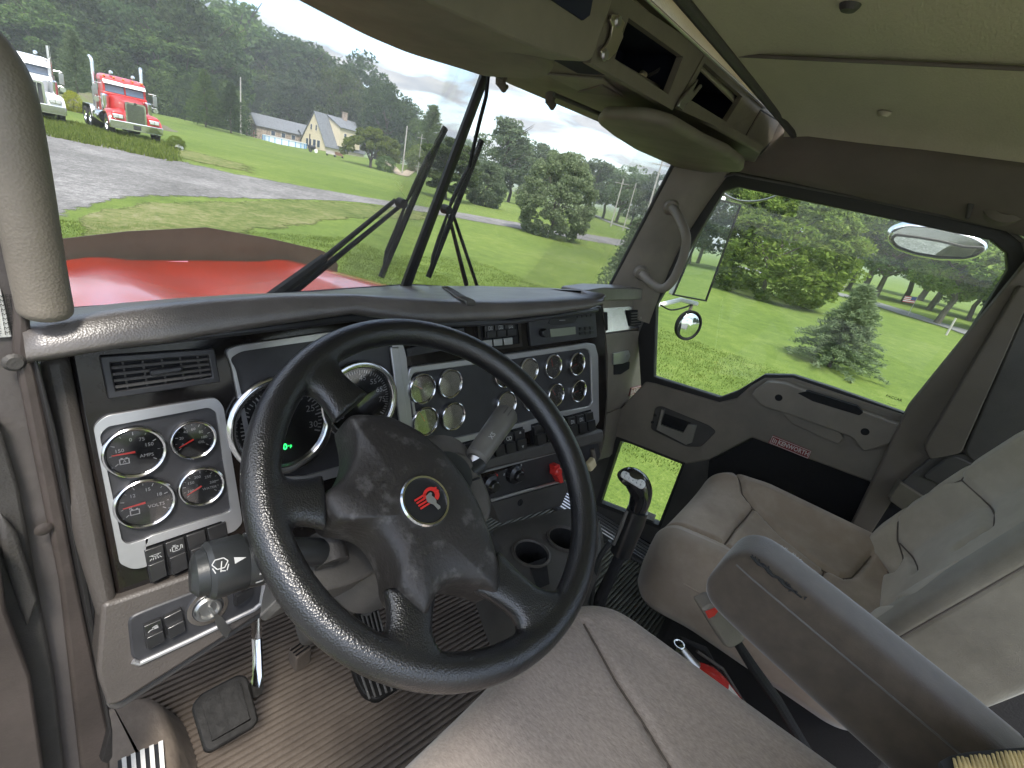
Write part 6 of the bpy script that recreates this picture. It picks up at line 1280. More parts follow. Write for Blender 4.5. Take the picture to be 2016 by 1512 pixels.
# spokes: broad flaring arms from the hub to the rim
SPK = [((695, 800), (628, 735)), ((640, 985), (560, 985)), ((812, 1160), (812, 1275)), ((960, 1120), (1062, 1195))]
for (hx, hy), (rx, ry) in SPK:
    p = wp(hx, hy); q = wp(rx, ry); q = q.normalized() * RM * .99; d2 = (q - p); rows = []
    tn = Vector((-q.y, q.x)).normalized(); pn = Vector((-d2.y, d2.x)).normalized()
    if pn.dot(tn) < 0: pn = -pn
    for i in range(13):
        t = i / 12; c = p.lerp(q, t); w_ = .030 - .006 * math.sin(t * 3.14) + .038 * max(0, t - .55) ** 2 / .2; sd_ = pn.lerp(tn, t).normalized(); th = .0125 + .003 * t; row = []
        for j in range(14):
            b = j / 14 * 2 * math.pi; x_ = math.copysign(abs(math.cos(b)) ** .7, math.cos(b)) * w_; h_ = math.copysign(abs(math.sin(b)) ** .8, math.sin(b)) * th
            if t > .7: rr_ = (c + sd_ * x_); rr2 = rr_.normalized() * min(rr_.length, RM + .004); v = rr2
            else: v = c + sd_ * x_
            row.append(WP.w(v.x, v.y, h_ - .006 * (1 - t)))
        rows.append(row)
    m2 = MB().grid(rows, closed=True); m2.add(rows[0], [tuple(range(13, -1, -1))]); m2.add(rows[-1], [tuple(range(14))]); mb.add(m2.v, m2.f)
o = mb.go('rim', MATS['leather_black'], sw, auto=0)
md = o.modifiers.new('rm', 'REMESH'); md.mode = 'VOXEL'; md.voxel_size = .0032; md.use_smooth_shade = True
md = o.modifiers.new('sm', 'SMOOTH'); md.factor = .5; md.iterations = 7
hub = [(686, 812), (700, 806), (765, 808), (830, 840), (885, 888), (930, 950), (958, 1005), (978, 1065), (993, 1120), (991, 1172), (965, 1160), (925, 1148), (890, 1148), (864, 1170), (852, 1200), (840, 1220), (786, 1162), (784, 1125), (768, 1078), (738, 1042), (705, 1030), (658, 1026), (640, 990), (640, 962), (672, 942), (695, 905), (700, 868)]
hp_ = rnd([tuple(wp(x, y, .012)) for x, y in hub], .012, 4)
rows = []
def shr(P_, d):  # radial soft inset used for the domed cover
    return inset(P_, d) if d else P_
cx_ = sum(p[0] for p in hp_) / len(hp_); cy_ = sum(p[1] for p in hp_) / len(hp_)
for k_, h in ((1.0, -.055), (1.0, -.004), (.985, .006), (.955, .0115), (.88, .0155), (.72, .020), (.5, .023), (.25, .024)):
    rows.append([WP.w(cx_ + (a - cx_) * k_, cy_ + (b - cy_) * k_, h) for a, b in hp_])
m2 = MB().grid(rows, closed=True); m2.add(rows[-1], [tuple(range(len(hp_)))])
hb_ = m2.go('hub_cover', MATS['hub_vinyl'], sw, auto=75)
md = hb_.modifiers.new('ss', 'SUBSURF'); md.levels = md.render_levels = 1; md = hb_.modifiers.new('sm', 'SMOOTH'); md.factor = .5; md.iterations = 8
# emblem
ec = wp(838, 985, .026); E0 = WP.w(ec.x, ec.y, .022)
em = MB().lathe([(.0290, 0), (.0290, .004), (.0275, .006), (.0255, .0055), (.0245, .003), (.0245, 0)], E0, sw_n, 40).go('emblem_ring', MATS['chrome'], sw)
MB().lathe([(0, .0036), (.0250, .0034)], E0, sw_n, 36).go('emblem_disc', MATS['dial_black'], em)
def wshape(pts, h=.030): return [WP.w(*wp(x, y, h), h) for x, y in pts]
r8 = lambda X, Y: (700 + X / 2.88, 900 + Y / 2.88)
mb = MB()
for k in range(4):
    x0, y0 = 332 + k * 11, 243 + k * 15; a = r8(x0, y0); b = r8(x0 + 62, y0 - 38); c = r8(x0 + 67, y0 - 29); d = r8(x0 + 5, y0 + 10); mb.prism(wshape([a, b, c, d], .0268), sw_n * .0008)
arc = [r8(428 + 46 * math.cos(t), 216 + 46 * math.sin(t)) for t in np.linspace(2.7, 6.9, 16)]; arc2 = [r8(424 + 26 * math.cos(t), 216 + 26 * math.sin(t)) for t in np.linspace(6.9, 2.7, 16)]
A = wshape(arc, .0268); B = wshape(arc2, .0268)
for i in range(15): mb.prism([A[i], A[i + 1], B[14 - i], B[15 - i]], sw_n * .0008)
for k in range(2): mb.prism(wshape([r8(425 + k * 16, 180 + k * 9), r8(455 + k * 12, 168 + k * 16), r8(460 + k * 12, 176 + k * 16), r8(430 + k * 16, 190 + k * 9)], .0278), sw_n * .0006)
mb.go('emblem_red', MATS['red_plastic'], em, smooth=False)
mb = MB(); mb.prism(wshape([r8(*q) for q in ((398, 222), (415, 205), (424, 200), (432, 205), (430, 218), (446, 232), (456, 244), (458, 262), (478, 278), (480, 290), (468, 298), (458, 286), (440, 268), (418, 262), (404, 250))], .0284), sw_n * .0008); mb.go('emblem_bird', MATS['satin_silver'], em, smooth=False)
# column shroud
co_ = T('steering_column', 'grey steering column shroud behind the wheel', 'steering column', tuple(WC + Vector((0, .3, -.3))))
def sect(h, u0, u1, v0, v1, sag=Vector((0, 0, 0)), n=28):
    row = []
    for k in range(n):
        a = k / n * 2 * math.pi; cu, su = math.cos(a), math.sin(a); e_ = .55
        row.append(WP.w((u0 + u1) / 2 + (u1 - u0) / 2 * math.copysign(abs(cu) ** e_, cu), (v0 + v1) / 2 + (v1 - v0) / 2 * math.copysign(abs(su) ** e_, su), h) + sag)
    return row
rows = [sect(-.040, -.065, .060, -.05, .055), sect(-.048, -.082, .078, -.07, .070), sect(-.10, -.088, .084, -.085, .072), sect(-.17, -.088, .084, -.09, .07, Vector((0, .0, -.01))), sect(-.24, -.08, .076, -.085, .06, Vector((0, .0, -.03))), sect(-.32, -.05, .05, -.05, .05, Vector((0, .0, -.05))), sect(-.6, -.03, .03, -.03, .03, Vector((0, .0, -.12)))]
m2 = MB().grid(rows, closed=True); m2.add(rows[0], [tuple(range(28))]); m2.go('shroud', MATS['column_grey'], co_, auto=60)
MB().lathe([(.032, -.05), (.032, -.02), (.03, .0)], WC, sw_n, 24).go('boss', MATS['stalk_black'], co_)
# pad block of the shroud to the right of the hub
def wslab(name, L, h0, h1, m, par, r=.006, bevel=.004, **k): return slab(name, WP, [tuple(wp(x, y, h1)) for x, y in L], h0, h1, MATS[m], par, r=r, bevel=bevel, **k)
wslab('upper_housing', [(872, 892), (900, 886), (925, 895), (948, 938), (962, 962), (970, 1010), (955, 1030), (900, 960)], -.10, -.028, 'column_grey', co_, .008, .008)
wslab('housing_joint', [(918, 947), (944, 938), (946, 942), (920, 951)], -.03, -.0265, 'carpet_dark', co_, 0, 0)
wslab('lower_lobe', [(545, 1200), (600, 1170), (700, 1150), (780, 1100), (790, 1040), (760, 1020), (640, 1040), (560, 1090)], -.20, -.10, 'column_grey', co_, .03, .02)
# wiper and lamp stalk on the left
ls = T('indicator_stalk', 'black multifunction stalk with wiper symbols left of the wheel', 'stalk', tuple(WP.pw(640, 1080, -.05)) if hasattr(WP, 'pw') else (0, 0, 0))
HS_ = -.055; S0 = WP.pw(655, 1086, HS_ - .03); S1 = WP.pw(575, 1086, HS_); S2_ = WP.pw(513, 1097, HS_); S3 = WP.pw(480, 1104, HS_); S4 = WP.pw(403, 1126, HS_ + .002); S5 = WP.pw(385, 1132, HS_ + .002); S6 = WP.pw(374, 1134, HS_ + .002)
MB().tube([S0, S1, S2_], [.0155, .0145, .0165], 20).go('stem', MATS['stalk_black'], ls)
MB().tube([S2_, S2_.lerp(S3, .9), S2_.lerp(S3, .92)], [.0265, .0265, .0255], 26).go('ring', MATS['stalk_black'], ls)
d_ = (S4 - S3).normalized()
MB().tube([S3, S3 + d_ * .002, S4 - d_ * .004, S4], [.0255, .0268, .0268, .0235], 26).go('barrel', MATS['stalk_black'], ls)
MB().tube([S4, S4 + d_ * .002, S5, S6], [.021, .0205, .020, .014], 24).go('end_button', MATS['stalk_black'], ls)
MB().tube([WP.pw(640, 1050, HS_ - .03), WP.pw(655, 1110, HS_ - .03)], [.018, .018], 16, flat=1.4).go('boot', MATS['vinyl_dark'], ls)
# symbols on the barrel: drawn on a small plane tangent to it
tvw = (-(S3 + S4) * .5).normalized(); tn_ = (tvw - d_ * tvw.dot(d_)).normalized(); MC = S3.lerp(S4, .5) + tn_ * .0268; side = d_.cross(tn_)
BPn = Plane(MC, -d_, tn_); mb = MB()
if BPn.v.z < 0: pass
def bl(x0, y0, x1, y1, w=.0009, h=.0006):
    p = Vector((x0, y0)); q = Vector((x1, y1)); t_ = (q - p).normalized(); n_ = Vector((-t_.y, t_.x)) * w / 2
    def cyl(v): return BPn.w(v.x, v.y, h - .0268 + math.sqrt(max(0, .0268 ** 2 - v.y ** 2)))
    mb.add([cyl(p - n_), cyl(q - n_), cyl(q + n_), cyl(p + n_)], [(0, 1, 2, 3)])
ox = -.004
for s in ((-.006, .004, -.003, .0075), (-.003, .0075, .004, .0075), (.004, .0075, .007, .004), (-.006, .004, -.0025, -.001), (.007, .004, .0035, -.001), (-.0025, -.001, .0035, -.001), (.0, -.004, .002, .005), (-.006, .001, -.004, -.004), (.007, .001, .005, -.004), (0, -.003, .004, -.004)): bl(s[0] + ox - .006, s[1], s[2] + ox - .006, s[3])
mb.add([BPn.w(.002, .0055, .0006), BPn.w(.002, -.0005, .0008), BPn.w(.012, .0025, .0007)], [(0, 1, 2)]); mb.go('wiper_symbol', MATS['ink_white'], ls, smooth=False)
mb = MB(); rc0 = S2_.lerp(S3, .5)
for k, ln_ in enumerate((.010, .004, .006, .006, .005, .004, .009)):
    a = R(70 - k * 21); dd = (tn_ * math.cos(a) + side * math.sin(a) * (-1 if side.z < 0 else 1)); p = rc0 + dd * .0268; t_ = d_; n_ = d_.cross(dd) * .0011; mb.add([p - t_ * ln_ / 2 - n_, p + t_ * ln_ / 2 - n_, p + t_ * ln_ / 2 + n_, p - t_ * ln_ / 2 + n_], [(0, 1, 2, 3)])
mb.go('setting_marks', MATS['ink_white'], ls, smooth=False)
# trailer brake stalk on the right
rs = T('trailer_brake_lever', 'grey handle lever standing right of the steering hub', 'lever', tuple(WP.pw(930, 910, -.03)))
H2 = -.035; a_, b_, c_ = WP.pw(926, 928, H2 - .01), WP.pw(938, 900, H2), WP.pw(1000, 812, H2 + .01); d_ = (c_ - b_).normalized()
MB().tube([b_ - d_ * .004, b_, b_.lerp(c_, .5), c_ - d_ * .006, c_ - d_ * .001, c_ + d_ * .003], [.012, .0165, .0180, .0190, .016, .008], 22).go('handle', MATS['stalk_grey'], rs)
MB().tube([a_, b_], [.010, .011], 14).go('pivot', MATS['steel_dull'], rs); MB().tube([WP.pw(944, 915, H2), WP.pw(926, 932, H2)], [.012, .008], 12).go('pivot_cap', MATS['stalk_black'], rs)
tv2 = (-(b_ + c_) * .5).normalized(); tn2 = (tv2 - d_ * tv2.dot(d_)).normalized(); lp_ = Plane(b_.lerp(c_, .3) + tn2 * .0175, d_, tn2); mb = MB(); add_text(mb, lp_, 'SX', .003, .0, .010, .0008, math.pi / 2 * 0 + math.pi); mb.go('mark', MATS['ink_white'], rs, smooth=False)
mb = MB()
for off in (-.3, .15): s_ = d_.cross(tn2); q = c_ + tn2 * .0178 + s_ * .018 * off * .8; mb.tube([q - d_ * .020, q - d_ * .006], .0012, 6)
mb.go('grooves', MATS['vinyl_dark'], rs)
# ================================================================ GEAR LEVER
gl = T('gear_lever', 'gear lever with glossy black pistol knob and taped grip', 'gear lever', (.9, .25, -1.15)); GX_ = .86
GLv = Plane((GX_, .2, -.6), (.55, -.80, 0), (-.80, -.55, .0))
def gp_(x, y, h=0): return GLv.pw(x, y, h)
c0, c1, c2, c3 = gp_(1238, 948), gp_(1252, 962), gp_(1262, 985), gp_(1250, 1004)
rows_k = MB(); path = bez([gp_(1226, 948), gp_(1238, 940), gp_(1254, 950), gp_(1262, 972), gp_(1256, 1000)], 6)
rows_k.tube(path, [.010, .016, .018, .019, .0195, .020, .0205, .0210, .0215, .022, .0225, .0228, .023, .023, .023, .0228, .0225, .022, .0215, .021, .0205, .020, .0195, .019, .0185], 22); kb = rows_k.go('knob', MATS['piano_black'], gl)
KP = Plane(gp_(1246, 944, .018), gp_(1262, 962) - gp_(1234, 938), Vector((-.45, -.35, .82))); q = rnd([(-.024, -.007), (.022, -.009), (.026, 0), (.022, .009), (-.024, .007)], .006); pt = slab('shift_plate', KP, q, -.003, .0022, MATS['label_white'], kb, bevel=.001)
mb = MB()
for i, s in enumerate(('R', '1', '3', '5', '7')): add_text(mb, KP, s, -.016 + i * .008, .003, .006, .0026)
for i, s in enumerate(('L', '2', '4', '6', '8')): add_text(mb, KP, s, -.016 + i * .008, -.0035, .006, .0026)
mb.go('shift_pattern', MATS['dial_black'], pt, smooth=False)
MB().tube([gp_(1256, 1003), gp_(1246, 1030), gp_(1222, 1088)], [.0205, .0225, .0215], 20).go('grip', MATS['switch_black'], gl)
MB().tube([gp_(1234, 1006, .020), gp_(1222, 1040, .022), gp_(1208, 1072, .021)], .0035, 6).go('tape_edge', MATS['column_grey'], gl)
MB().tube([gp_(1224, 1085), gp_(1205, 1130), gp_(1185, 1170), gp_(1172, 1215), gp_(1165, 1300)], [.011, .012, .013, .016, .018], 14).go('shaft', MATS['carpet_dark'], gl)
MB().tube(bez([gp_(1202, 1066, .01), gp_(1180, 1100, .01), gp_(1168, 1150, .01), gp_(1160, 1220, .01)], 6), .0055, 8).go('air_hose', MATS['stalk_black'], gl)
# ================================================================ SEATS
def cushion(name, rows2, m, par, auto=85, cap=True, label=None):
    mb = MB().grid(rows2, closed=True)
    if cap: n = len(rows2[0]); mb.add(rows2[0], [tuple(range(n))]); mb.add(rows2[-1], [tuple(range(n))])
    return mb.go(name, MATS[m], par, auto=auto, sub=1, label=label)
ds_ = T('driver_seat', 'grey brown cloth driver seat with a torn backrest corner', 'seat', (.4, -.1, -1.15))
def softpad(name, o, X, Y, Z, W, L_, c, r, th, m, par, hf=None, seams=(), N=84, gd=.005, gw=.0055, taper=None, pipe=None):
    """upholstered pad: rounded-rectangle plan, rolled edge, height field and stitched grooves on top"""
    o, X, Y, Z = Vector(o), Vector(X).normalized(), Vector(Y).normalized(), Vector(Z).normalized()
    ts = np.linspace(-1, 1, N + 1); ts = np.sign(ts) * (1 - (1 - np.abs(ts)) ** 1.35)
    segs = []
    for sm in seams:
        for q in range(len(sm) - 1): segs.append((np.array(sm[q][:2], float), np.array(sm[q + 1][:2], float)))
    def plan(a, b):
        x, y = a * W, b * L_; qx, qy = abs(x) - (W - c), abs(y) - (L_ - c)
        if qx > 0 and qy > 0:
            l = math.hypot(qx, qy); f = max(qx, qy) / l; qx, qy = qx * f, qy * f; x = math.copysign(W - c + qx, x); y = math.copysign(L_ - c + qy, y); d = c - math.hypot(qx, qy)
        else: d = min(W - abs(x), L_ - abs(y))
        return x, y, max(0.0, d)
    def fin(x, y, z):
        if taper: x = x * taper(y / L_)
        return o + X * x + Y * y + Z * z
    rows = []
    for b in ts:
        row = []
        for a in ts:
            x, y, d = plan(a, b); z = hf(x, y) if hf else 0.0
            if d < r: z -= r - math.sqrt(max(0, r * r - (r - d) ** 2))
            g = 0.0
            P_ = np.array([x, y])
            for A_, B_ in segs:
                ab = B_ - A_; t = max(0, min(1, float((P_ - A_) @ ab / (ab @ ab + 1e-12)))); dd = float(np.linalg.norm(P_ - A_ - ab * t)); g = max(g, math.exp(-(dd / gw) ** 2))
            row.append(fin(x, y, z - g * gd))
        rows.append(row)
    mb = MB().grid(rows)
    # side wall
    idx = [(0, i) for i in range(N)] + [(i, N) for i in range(N)] + [(N, N - i) for i in range(N)] + [(N - i, 0) for i in range(N)]
    top_ = [rows[q][t] for q, t in idx]; wl = [top_]
    for dz, k in ((th * .15, 1.006), (th * .5, 1.012), (th * .85, 1.0), (th, .965)): wl.append([o + (v - o - Z * (v - o).dot(Z)) * k + Z * ((v - o).dot(Z) - dz) for v in top_])
    mb.grid(wl, closed=True); mb.add(wl[-1], [tuple(range(len(top_)))])
    ob = mb.go(name, MATS[m], par, auto=70)
    for sm in seams:
        P_ = []
        for q in range(len(sm) - 1):
            for t in np.linspace(0, 1, 7)[:-1]: P_.append((sm[q][0] + (sm[q + 1][0] - sm[q][0]) * t, sm[q][1] + (sm[q + 1][1] - sm[q][1]) * t))
        P_.append(tuple(sm[-1])); Q_ = []
        for x, y in P_:
            d = min(W - abs(x), L_ - abs(y))
            if d < .012: continue
            z = (hf(x, y) if hf else 0) - gd * .72
            if d < r: z -= r - math.sqrt(max(0, r * r - (r - d) ** 2))
            Q_.append(fin(x, y, z))
        if len(Q_) > 2: MB().tube(Q_, .0016, 6).go('seam', MATS['seam_dark'], ob)
    if pipe: MB().tube([v * 1 + (v - o).normalized() * .001 for v in top_] + [top_[0]], pipe, 6).go('piping', MATS[m], par)
    return ob
def loc2(pl_o, X, Y, Z, L):
    """picture points on the pad's own plane, in its local axes"""
    pl = Plane(pl_o, X, Z); out_ = []
    for x, y in L:
        q = pl.pw(x, y) - Vector(pl_o); out_.append((q.dot(Vector(X).normalized()), q.dot(Vector(Y).normalized())))
    return out_
O_ = (.395, -.130, -.588); XX, YY, ZZ = (1, 0, 0), (0, 1, 0), (0, 0, 1)
def hf1(x, y): return -.010 * math.exp(-(x / .12) ** 2) + .008 * (abs(x) > .2) * (abs(x) - .2) * 10
sm1 = [loc2(O_, XX, YY, ZZ, [(1152, 1222), (1175, 1262), (1215, 1332), (1262, 1400), (1345, 1530)]), [(-.16, .36), (-.17, .2), (-.18, -.3)]]
softpad('seat_cushion', O_, XX, YY, ZZ, .272, .345, .10, .055, .15, 'fabric_near', ds_, hf1, sm1, N=90, gd=.009, gw=.005)
MB().prism([Vector((.17, .12, -.98)), Vector((.62, .12, -.98)), Vector((.62, -.45, -.98)), Vector((.17, -.45, -.98))], (0, 0, .16)).go('seat_base', MATS['carpet_dark'], ds_, bevel=.02)
# armrest of the driver seat
AX = T('armrest', 'padded grey cloth armrest with a torn seam between the seats', 'armrest', (.68, -.1, -.5))
A0 = Vector((.688, .024, -.437)); A1 = Vector((.676, -.262, -.497)); dA = (A1 - A0).normalized(); wA = Vector((0, 0, 1)).cross(dA).normalized(); wA = wA if wA.x > 0 else -wA
hA = dA.cross(wA).normalized(); hA = hA if hA.z > 0 else -hA; S = []
for t, k in ((-.055, .35), (-.035, .66), (0, .86), (.05, .97), (.12, 1), (.3, 1.02), (.6, 1.02), (.9, 1), (1.3, 1)): S.append((A0 + (A1 - A0) * t, wA * .043 * (.82 + .18 * k), hA * .060 * k))
rows = []
for c, hw, hh in S:
    row = []
    for k in range(36):
        a = 2 * math.pi * (k + .5) / 36; cu, su = math.cos(a), math.sin(a); row.append(c + hw * math.copysign(abs(cu) ** .40, cu) + hh * math.copysign(abs(su) ** .40, su))
    rows.append(row)
mb = MB().grid(rows, closed=True); mb.add(rows[0], [tuple(range(36))]); mb.add(rows[-1], [tuple(range(36))]); mb.go('pad', MATS['fabric_arm'], AX, auto=85, sub=1)
for off in (.030,): MB().tube([A0 + (A1 - A0) * t - wA * (.0432 if t > .05 else .041) + hA * off for t in np.linspace(.0, 1.25, 16)], .0013, 6).go('welt', MATS['column_grey'], AX)
rgt = random.Random(4); mb = MB()
for k in range(46):
    t = .02 + .26 * k / 46; p = A0 + (A1 - A0) * t - wA * (.0385 + rgt.uniform(-.0015, .0015)) + hA * (.0535 + rgt.uniform(-.002, .002)); mb.tube([p, p + Vector((rgt.uniform(-.003, .003), rgt.uniform(-.003, .003), rgt.uniform(-.001, .003)))], .0009, 4)
mb.tube([A0 + (A1 - A0) * (.02 + .022 * k) - wA * (.0388 + .0012 * math.sin(k * 1.7)) + hA * (.0530 + .0012 * math.sin(k * 2.3)) for k in range(12)], [.0010, .0022, .0026, .0018, .0028, .0022, .0016, .0024, .0018, .0012, .0010, .0006], 6)
mb.go('torn_edge', MATS['thread_black'], AX)
mb = MB()
for k in range(26):
    t = .10 + .12 * k / 26; p = A0 + (A1 - A0) * t + wA * (.036 + rgt.uniform(-.002, .002)) + hA * .0535; mb.tube([p, p + Vector((rgt.uniform(-.003, .003), rgt.uniform(-.003, .003), rgt.uniform(-.0005, .0025)))], .0005, 4)
mb.go('frayed_threads', MATS['label_white'], AX)
# torn corner of the driver backrest
BKP = hp(-.40); R3 = []
for ins, z in ((.03, -.75), (.0, -.70), (0, -.46), (.006, -.43), (.02, -.412), (.05, -.405)):
    P_ = rnd([BKP.px(x, y) for x, y in ((1700, 1560), (1740, 1505), (1800, 1482), (1900, 1474), (2010, 1466), (2200, 1470), (2400, 1900), (1700, 1900))], .03, 5)
    R3.append([Vector((BKP.w(a, b).x, BKP.w(a, b).y, z)) for a, b in inset(P_, ins)])
mb = MB().grid(R3, closed=True); mb.add(R3[-1], [tuple(range(len(R3[-1])))]); bkc = mb.go('backrest', MATS['fabric_grey'], ds_, auto=85)
F_ = hp(-.4015); slab('torn_backing', F_, [F_.px(x, y) for x, y in ((1850, 1500), (1868, 1490), (1900, 1482), (1960, 1476), (2080, 1468), (2100, 1560), (1900, 1560), (1862, 1520))], -.004, .0006, MATS['thread_black'], bkc, smooth=False)
mb = MB()
for k in range(22):
    x = 1878 + k * 8.5; y = 1493 - k * 1.0 + rgt.uniform(-2, 3); F_ = hp(-.3985); mb.tube([F_.pw(x, y), F_.pw(x + 6, y + 22), F_.pw(x + 14, y + 50)], [.0012, rgt.uniform(.0016, .0026), .0024], 6)
mb.go('foam_ribs', MATS['foam_tan'], bkc)
# ---- buckle
bu = T('belt_buckle', 'grey seat belt buckle with a red button on a stiff stalk', 'buckle', (.75, .03, -.55)); BUx = Plane((.70, .05, -.5), (.75, -.66, 0), (-.66, -.75, .1))
def bu_(x, y, h=0): return BUx.pw(x, y, h)
slab('housing', BUx, rnd([BUx.px(x, y) for x, y in ((1374, 1190), (1398, 1178), (1412, 1182), (1452, 1232), (1460, 1250), (1430, 1268), (1418, 1262))], .006), -.018, .012, MATS['vinyl'], bu, bevel=.005)
slab('release_button', BUx, [BUx.px(x, y) for x, y in ((1380, 1192), (1402, 1184), (1406, 1190), (1398, 1200), (1386, 1206))], .008, .0135, MATS['badge_red'], bu, bevel=.001); bu.children[-1].data.materials[0] = MATS['red_plastic']
MB().tube([bu_(1445, 1255, -.004), bu_(1480, 1310, -.004), bu_(1530, 1380, -.01), bu_(1590, 1480, -.02), bu_(1630, 1560, -.02)], [.007, .009, .010, .010, .010], 10).go('stalk', MATS['carpet_dark'], bu)
# ---- fire extinguisher
fx = T('fire_extinguisher', 'red fire extinguisher with a label strapped between the seats', 'fire extinguisher', (.9, -.2, -1.15)); FXp = Plane((.80, -.02, -.9), (.7, -.7, 0), (-.6, -.6, .55))
def fx_(x, y, h=0): return FXp.pw(x, y, h)
a_, b_ = fx_(1366, 1312), fx_(1560, 1560); d_ = (b_ - a_); L_ = d_.length; d_.normalize(); r_ = .036
MB().tube([a_, a_ + d_ * .01, a_ + d_ * .03, a_ + d_ * .055, b_], [.012, .020, .031, r_, r_], 26).go('cylinder', MATS['extinguisher_red'], fx)
MB().tube([a_ - d_ * .045, a_ - d_ * .012, a_ + d_ * .004], [.010, .012, .014], 14).go('valve', MATS['steel_dull'], fx)
tt_ = [a_ - d_ * .05 + Vector((.010 * math.cos(k), .010 * math.sin(k), .006)) for k in np.linspace(0, 6.3, 14)]; MB().tube(tt_, .0016, 6).go('safety_ring', MATS['chrome'], fx)
MB().tube([a_ - d_ * .03 + Vector((.02, .02, .01)), a_ + d_ * .03 + Vector((.05, .02, .02)), a_ + d_ * .10 + Vector((.055, .02, .0))], [.004, .006, .005], 8).go('lever', MATS['carpet_dark'], fx)
MB().tube([a_ - d_ * .01 + Vector((.02, .0, .015)), a_ + d_ * .06 + Vector((.045, .0, .02)), a_ + d_ * .16 + Vector((.05, 0, .0))], [.003, .0035, .003], 8).go('hose', MATS['vinyl_dark'], fx)
for t0, t1, m_ in ((.30, .50, 'label_white'), (.62, .74, 'label_white')):
    vt = (-(a_)).normalized(); vt = (vt - d_ * vt.dot(d_)).normalized(); sd2 = d_.cross(vt); rows = []
    for i in range(4):
        c = a_ + d_ * L_ * (t0 + (t1 - t0) * i / 3) * .62; rows.append([c + (vt * math.cos(a) + sd2 * math.sin(a)) * (r_ + .0008) for a in np.linspace(-1.1, .9, 10)])
    lb = MB().grid(rows).go('label', MATS[m_], fx); mb = MB(); LP = Plane(a_ + d_ * L_ * ((t0 + t1) / 2) * .62 + vt * (r_ + .0012), sd2, vt)
    for j in range(5): add_text(mb, LP, 'FIRE EXTINGUISHER' if j == 2 else 'DRY CHEMICAL ABC', 0, .012 - j * .006, .0038, .0004)
    mb.go('label_print', MATS['dial_black'], lb, smooth=False)
MB().tube([a_ + d_ * L_ * .36, a_ + d_ * L_ * .40], r_ + .002, 26, cap=False).go('strap', MATS['steel_dull'], fx)
# ---- passenger seat
ps = T('passenger_seat', 'stained taupe cloth passenger seat with bolstered back', 'seat', (1.25, -.05, -1.15))
O2 = (1.258, -.045, -.672)
def hf2(x, y):
    e = abs(x) / .27; bol = .030 * max(0, min(1, (e - .52) / .22)) ** 1.5; ctr = -.026 * math.exp(-(x / .15) ** 4) * (1 - .5 * max(0, min(1, (y - .02) / .15))); return bol * (1 - .55 * max(0, (y - .1) / .15)) + ctr - .06 * max(0, (y - .12))
sm2 = [loc2(O2, XX, YY, ZZ, [(1444, 932), (1464, 968), (1488, 990), (1548, 1040), (1627, 1098), (1667, 1118), (1690, 1116), (1716, 1092)]), loc2(O2, XX, YY, ZZ, [(1488, 990), (1455, 1026), (1431, 1060)]), loc2(O2, XX, YY, ZZ, [(1300, 1000), (1349, 1026), (1431, 1060), (1500, 1110), (1580, 1170)]), loc2(O2, XX, YY, ZZ, [(1635, 1104), (1622, 1140), (1600, 1180)])]
softpad('seat_cushion', O2, XX, YY, ZZ, .268, .260, .085, .050, .15, 'fabric_taupe', ps, hf2, sm2, N=110, gd=.015, gw=.006, pipe=None)
MB().tube([O for O in [Vector((O2[0] - .268 * 1.006, O2[1] + t, O2[2] - .062 - .06 * max(0, t - .12))) for t in np.linspace(.15, -.22, 12)]], .0022, 6).go('piping', MATS['fabric_taupe'], ps)
MB().prism([Vector((1.05, .12, -1.15)), Vector((1.48, .12, -1.15)), Vector((1.48, -.36, -1.15)), Vector((1.05, -.36, -1.15))], (0, 0, .34)).go('seat_base', MATS['carpet_dark'], ps, bevel=.02)
Yb, Zb = Vector((0, -.33, .944)), Vector((0, .944, .33)); O3 = Vector((1.262, -.232, -.715)) + Yb * .34
def hf3(x, y):
    e = abs(x) / .26; bol = .060 * max(0, min(1, (e - .50) / .25)) ** 1.4; return bol * (1 - .45 * max(0, (y - .1) / .23)) + .018 * math.exp(-((y + .10) / .12) ** 2) * (1 - e) - .05 * max(0, -y - .24)
sm3 = [loc2(O3, XX, Yb, Zb, [(1720, 1096), (1742, 1122), (1762, 1120), (1786, 1080), (1845, 1020), (1937, 978), (1964, 947), (2016, 903), (2080, 860)]), loc2(O3, XX, Yb, Zb, [(1937, 978), (1956, 1012), (1958, 1048), (1900, 1090)]), loc2(O3, XX, Yb, Zb, [(1786, 1082), (1800, 1110), (1806, 1130)])]
sm3 += [[(-a, b) for a, b in sm3[0] if a > 0]]
softpad('backrest', O3, XX, Yb, Zb, .262, .34, .10, .045, .13, 'fabric_grey', ps, hf3, sm3, N=110, gd=.016, gw=.0065, taper=lambda t: 1 - .10 * max(0, t))
# stowed armrest of the passenger seat, folded up beside its backrest
Xa = Vector((0, -.30, .954)); Ya = Vector((0, .954, .30)); Za = Vector((-1, 0, 0)); O4 = Vector((.985, -.345, -.455))
softpad('folded_armrest', O4, Xa, Ya, Za, .24, .085, .05, .022, .06, 'fabric_fold', ps, None, [[(-.3, .062), (.3, .062)]], N=60, gd=.003, gw=.003)
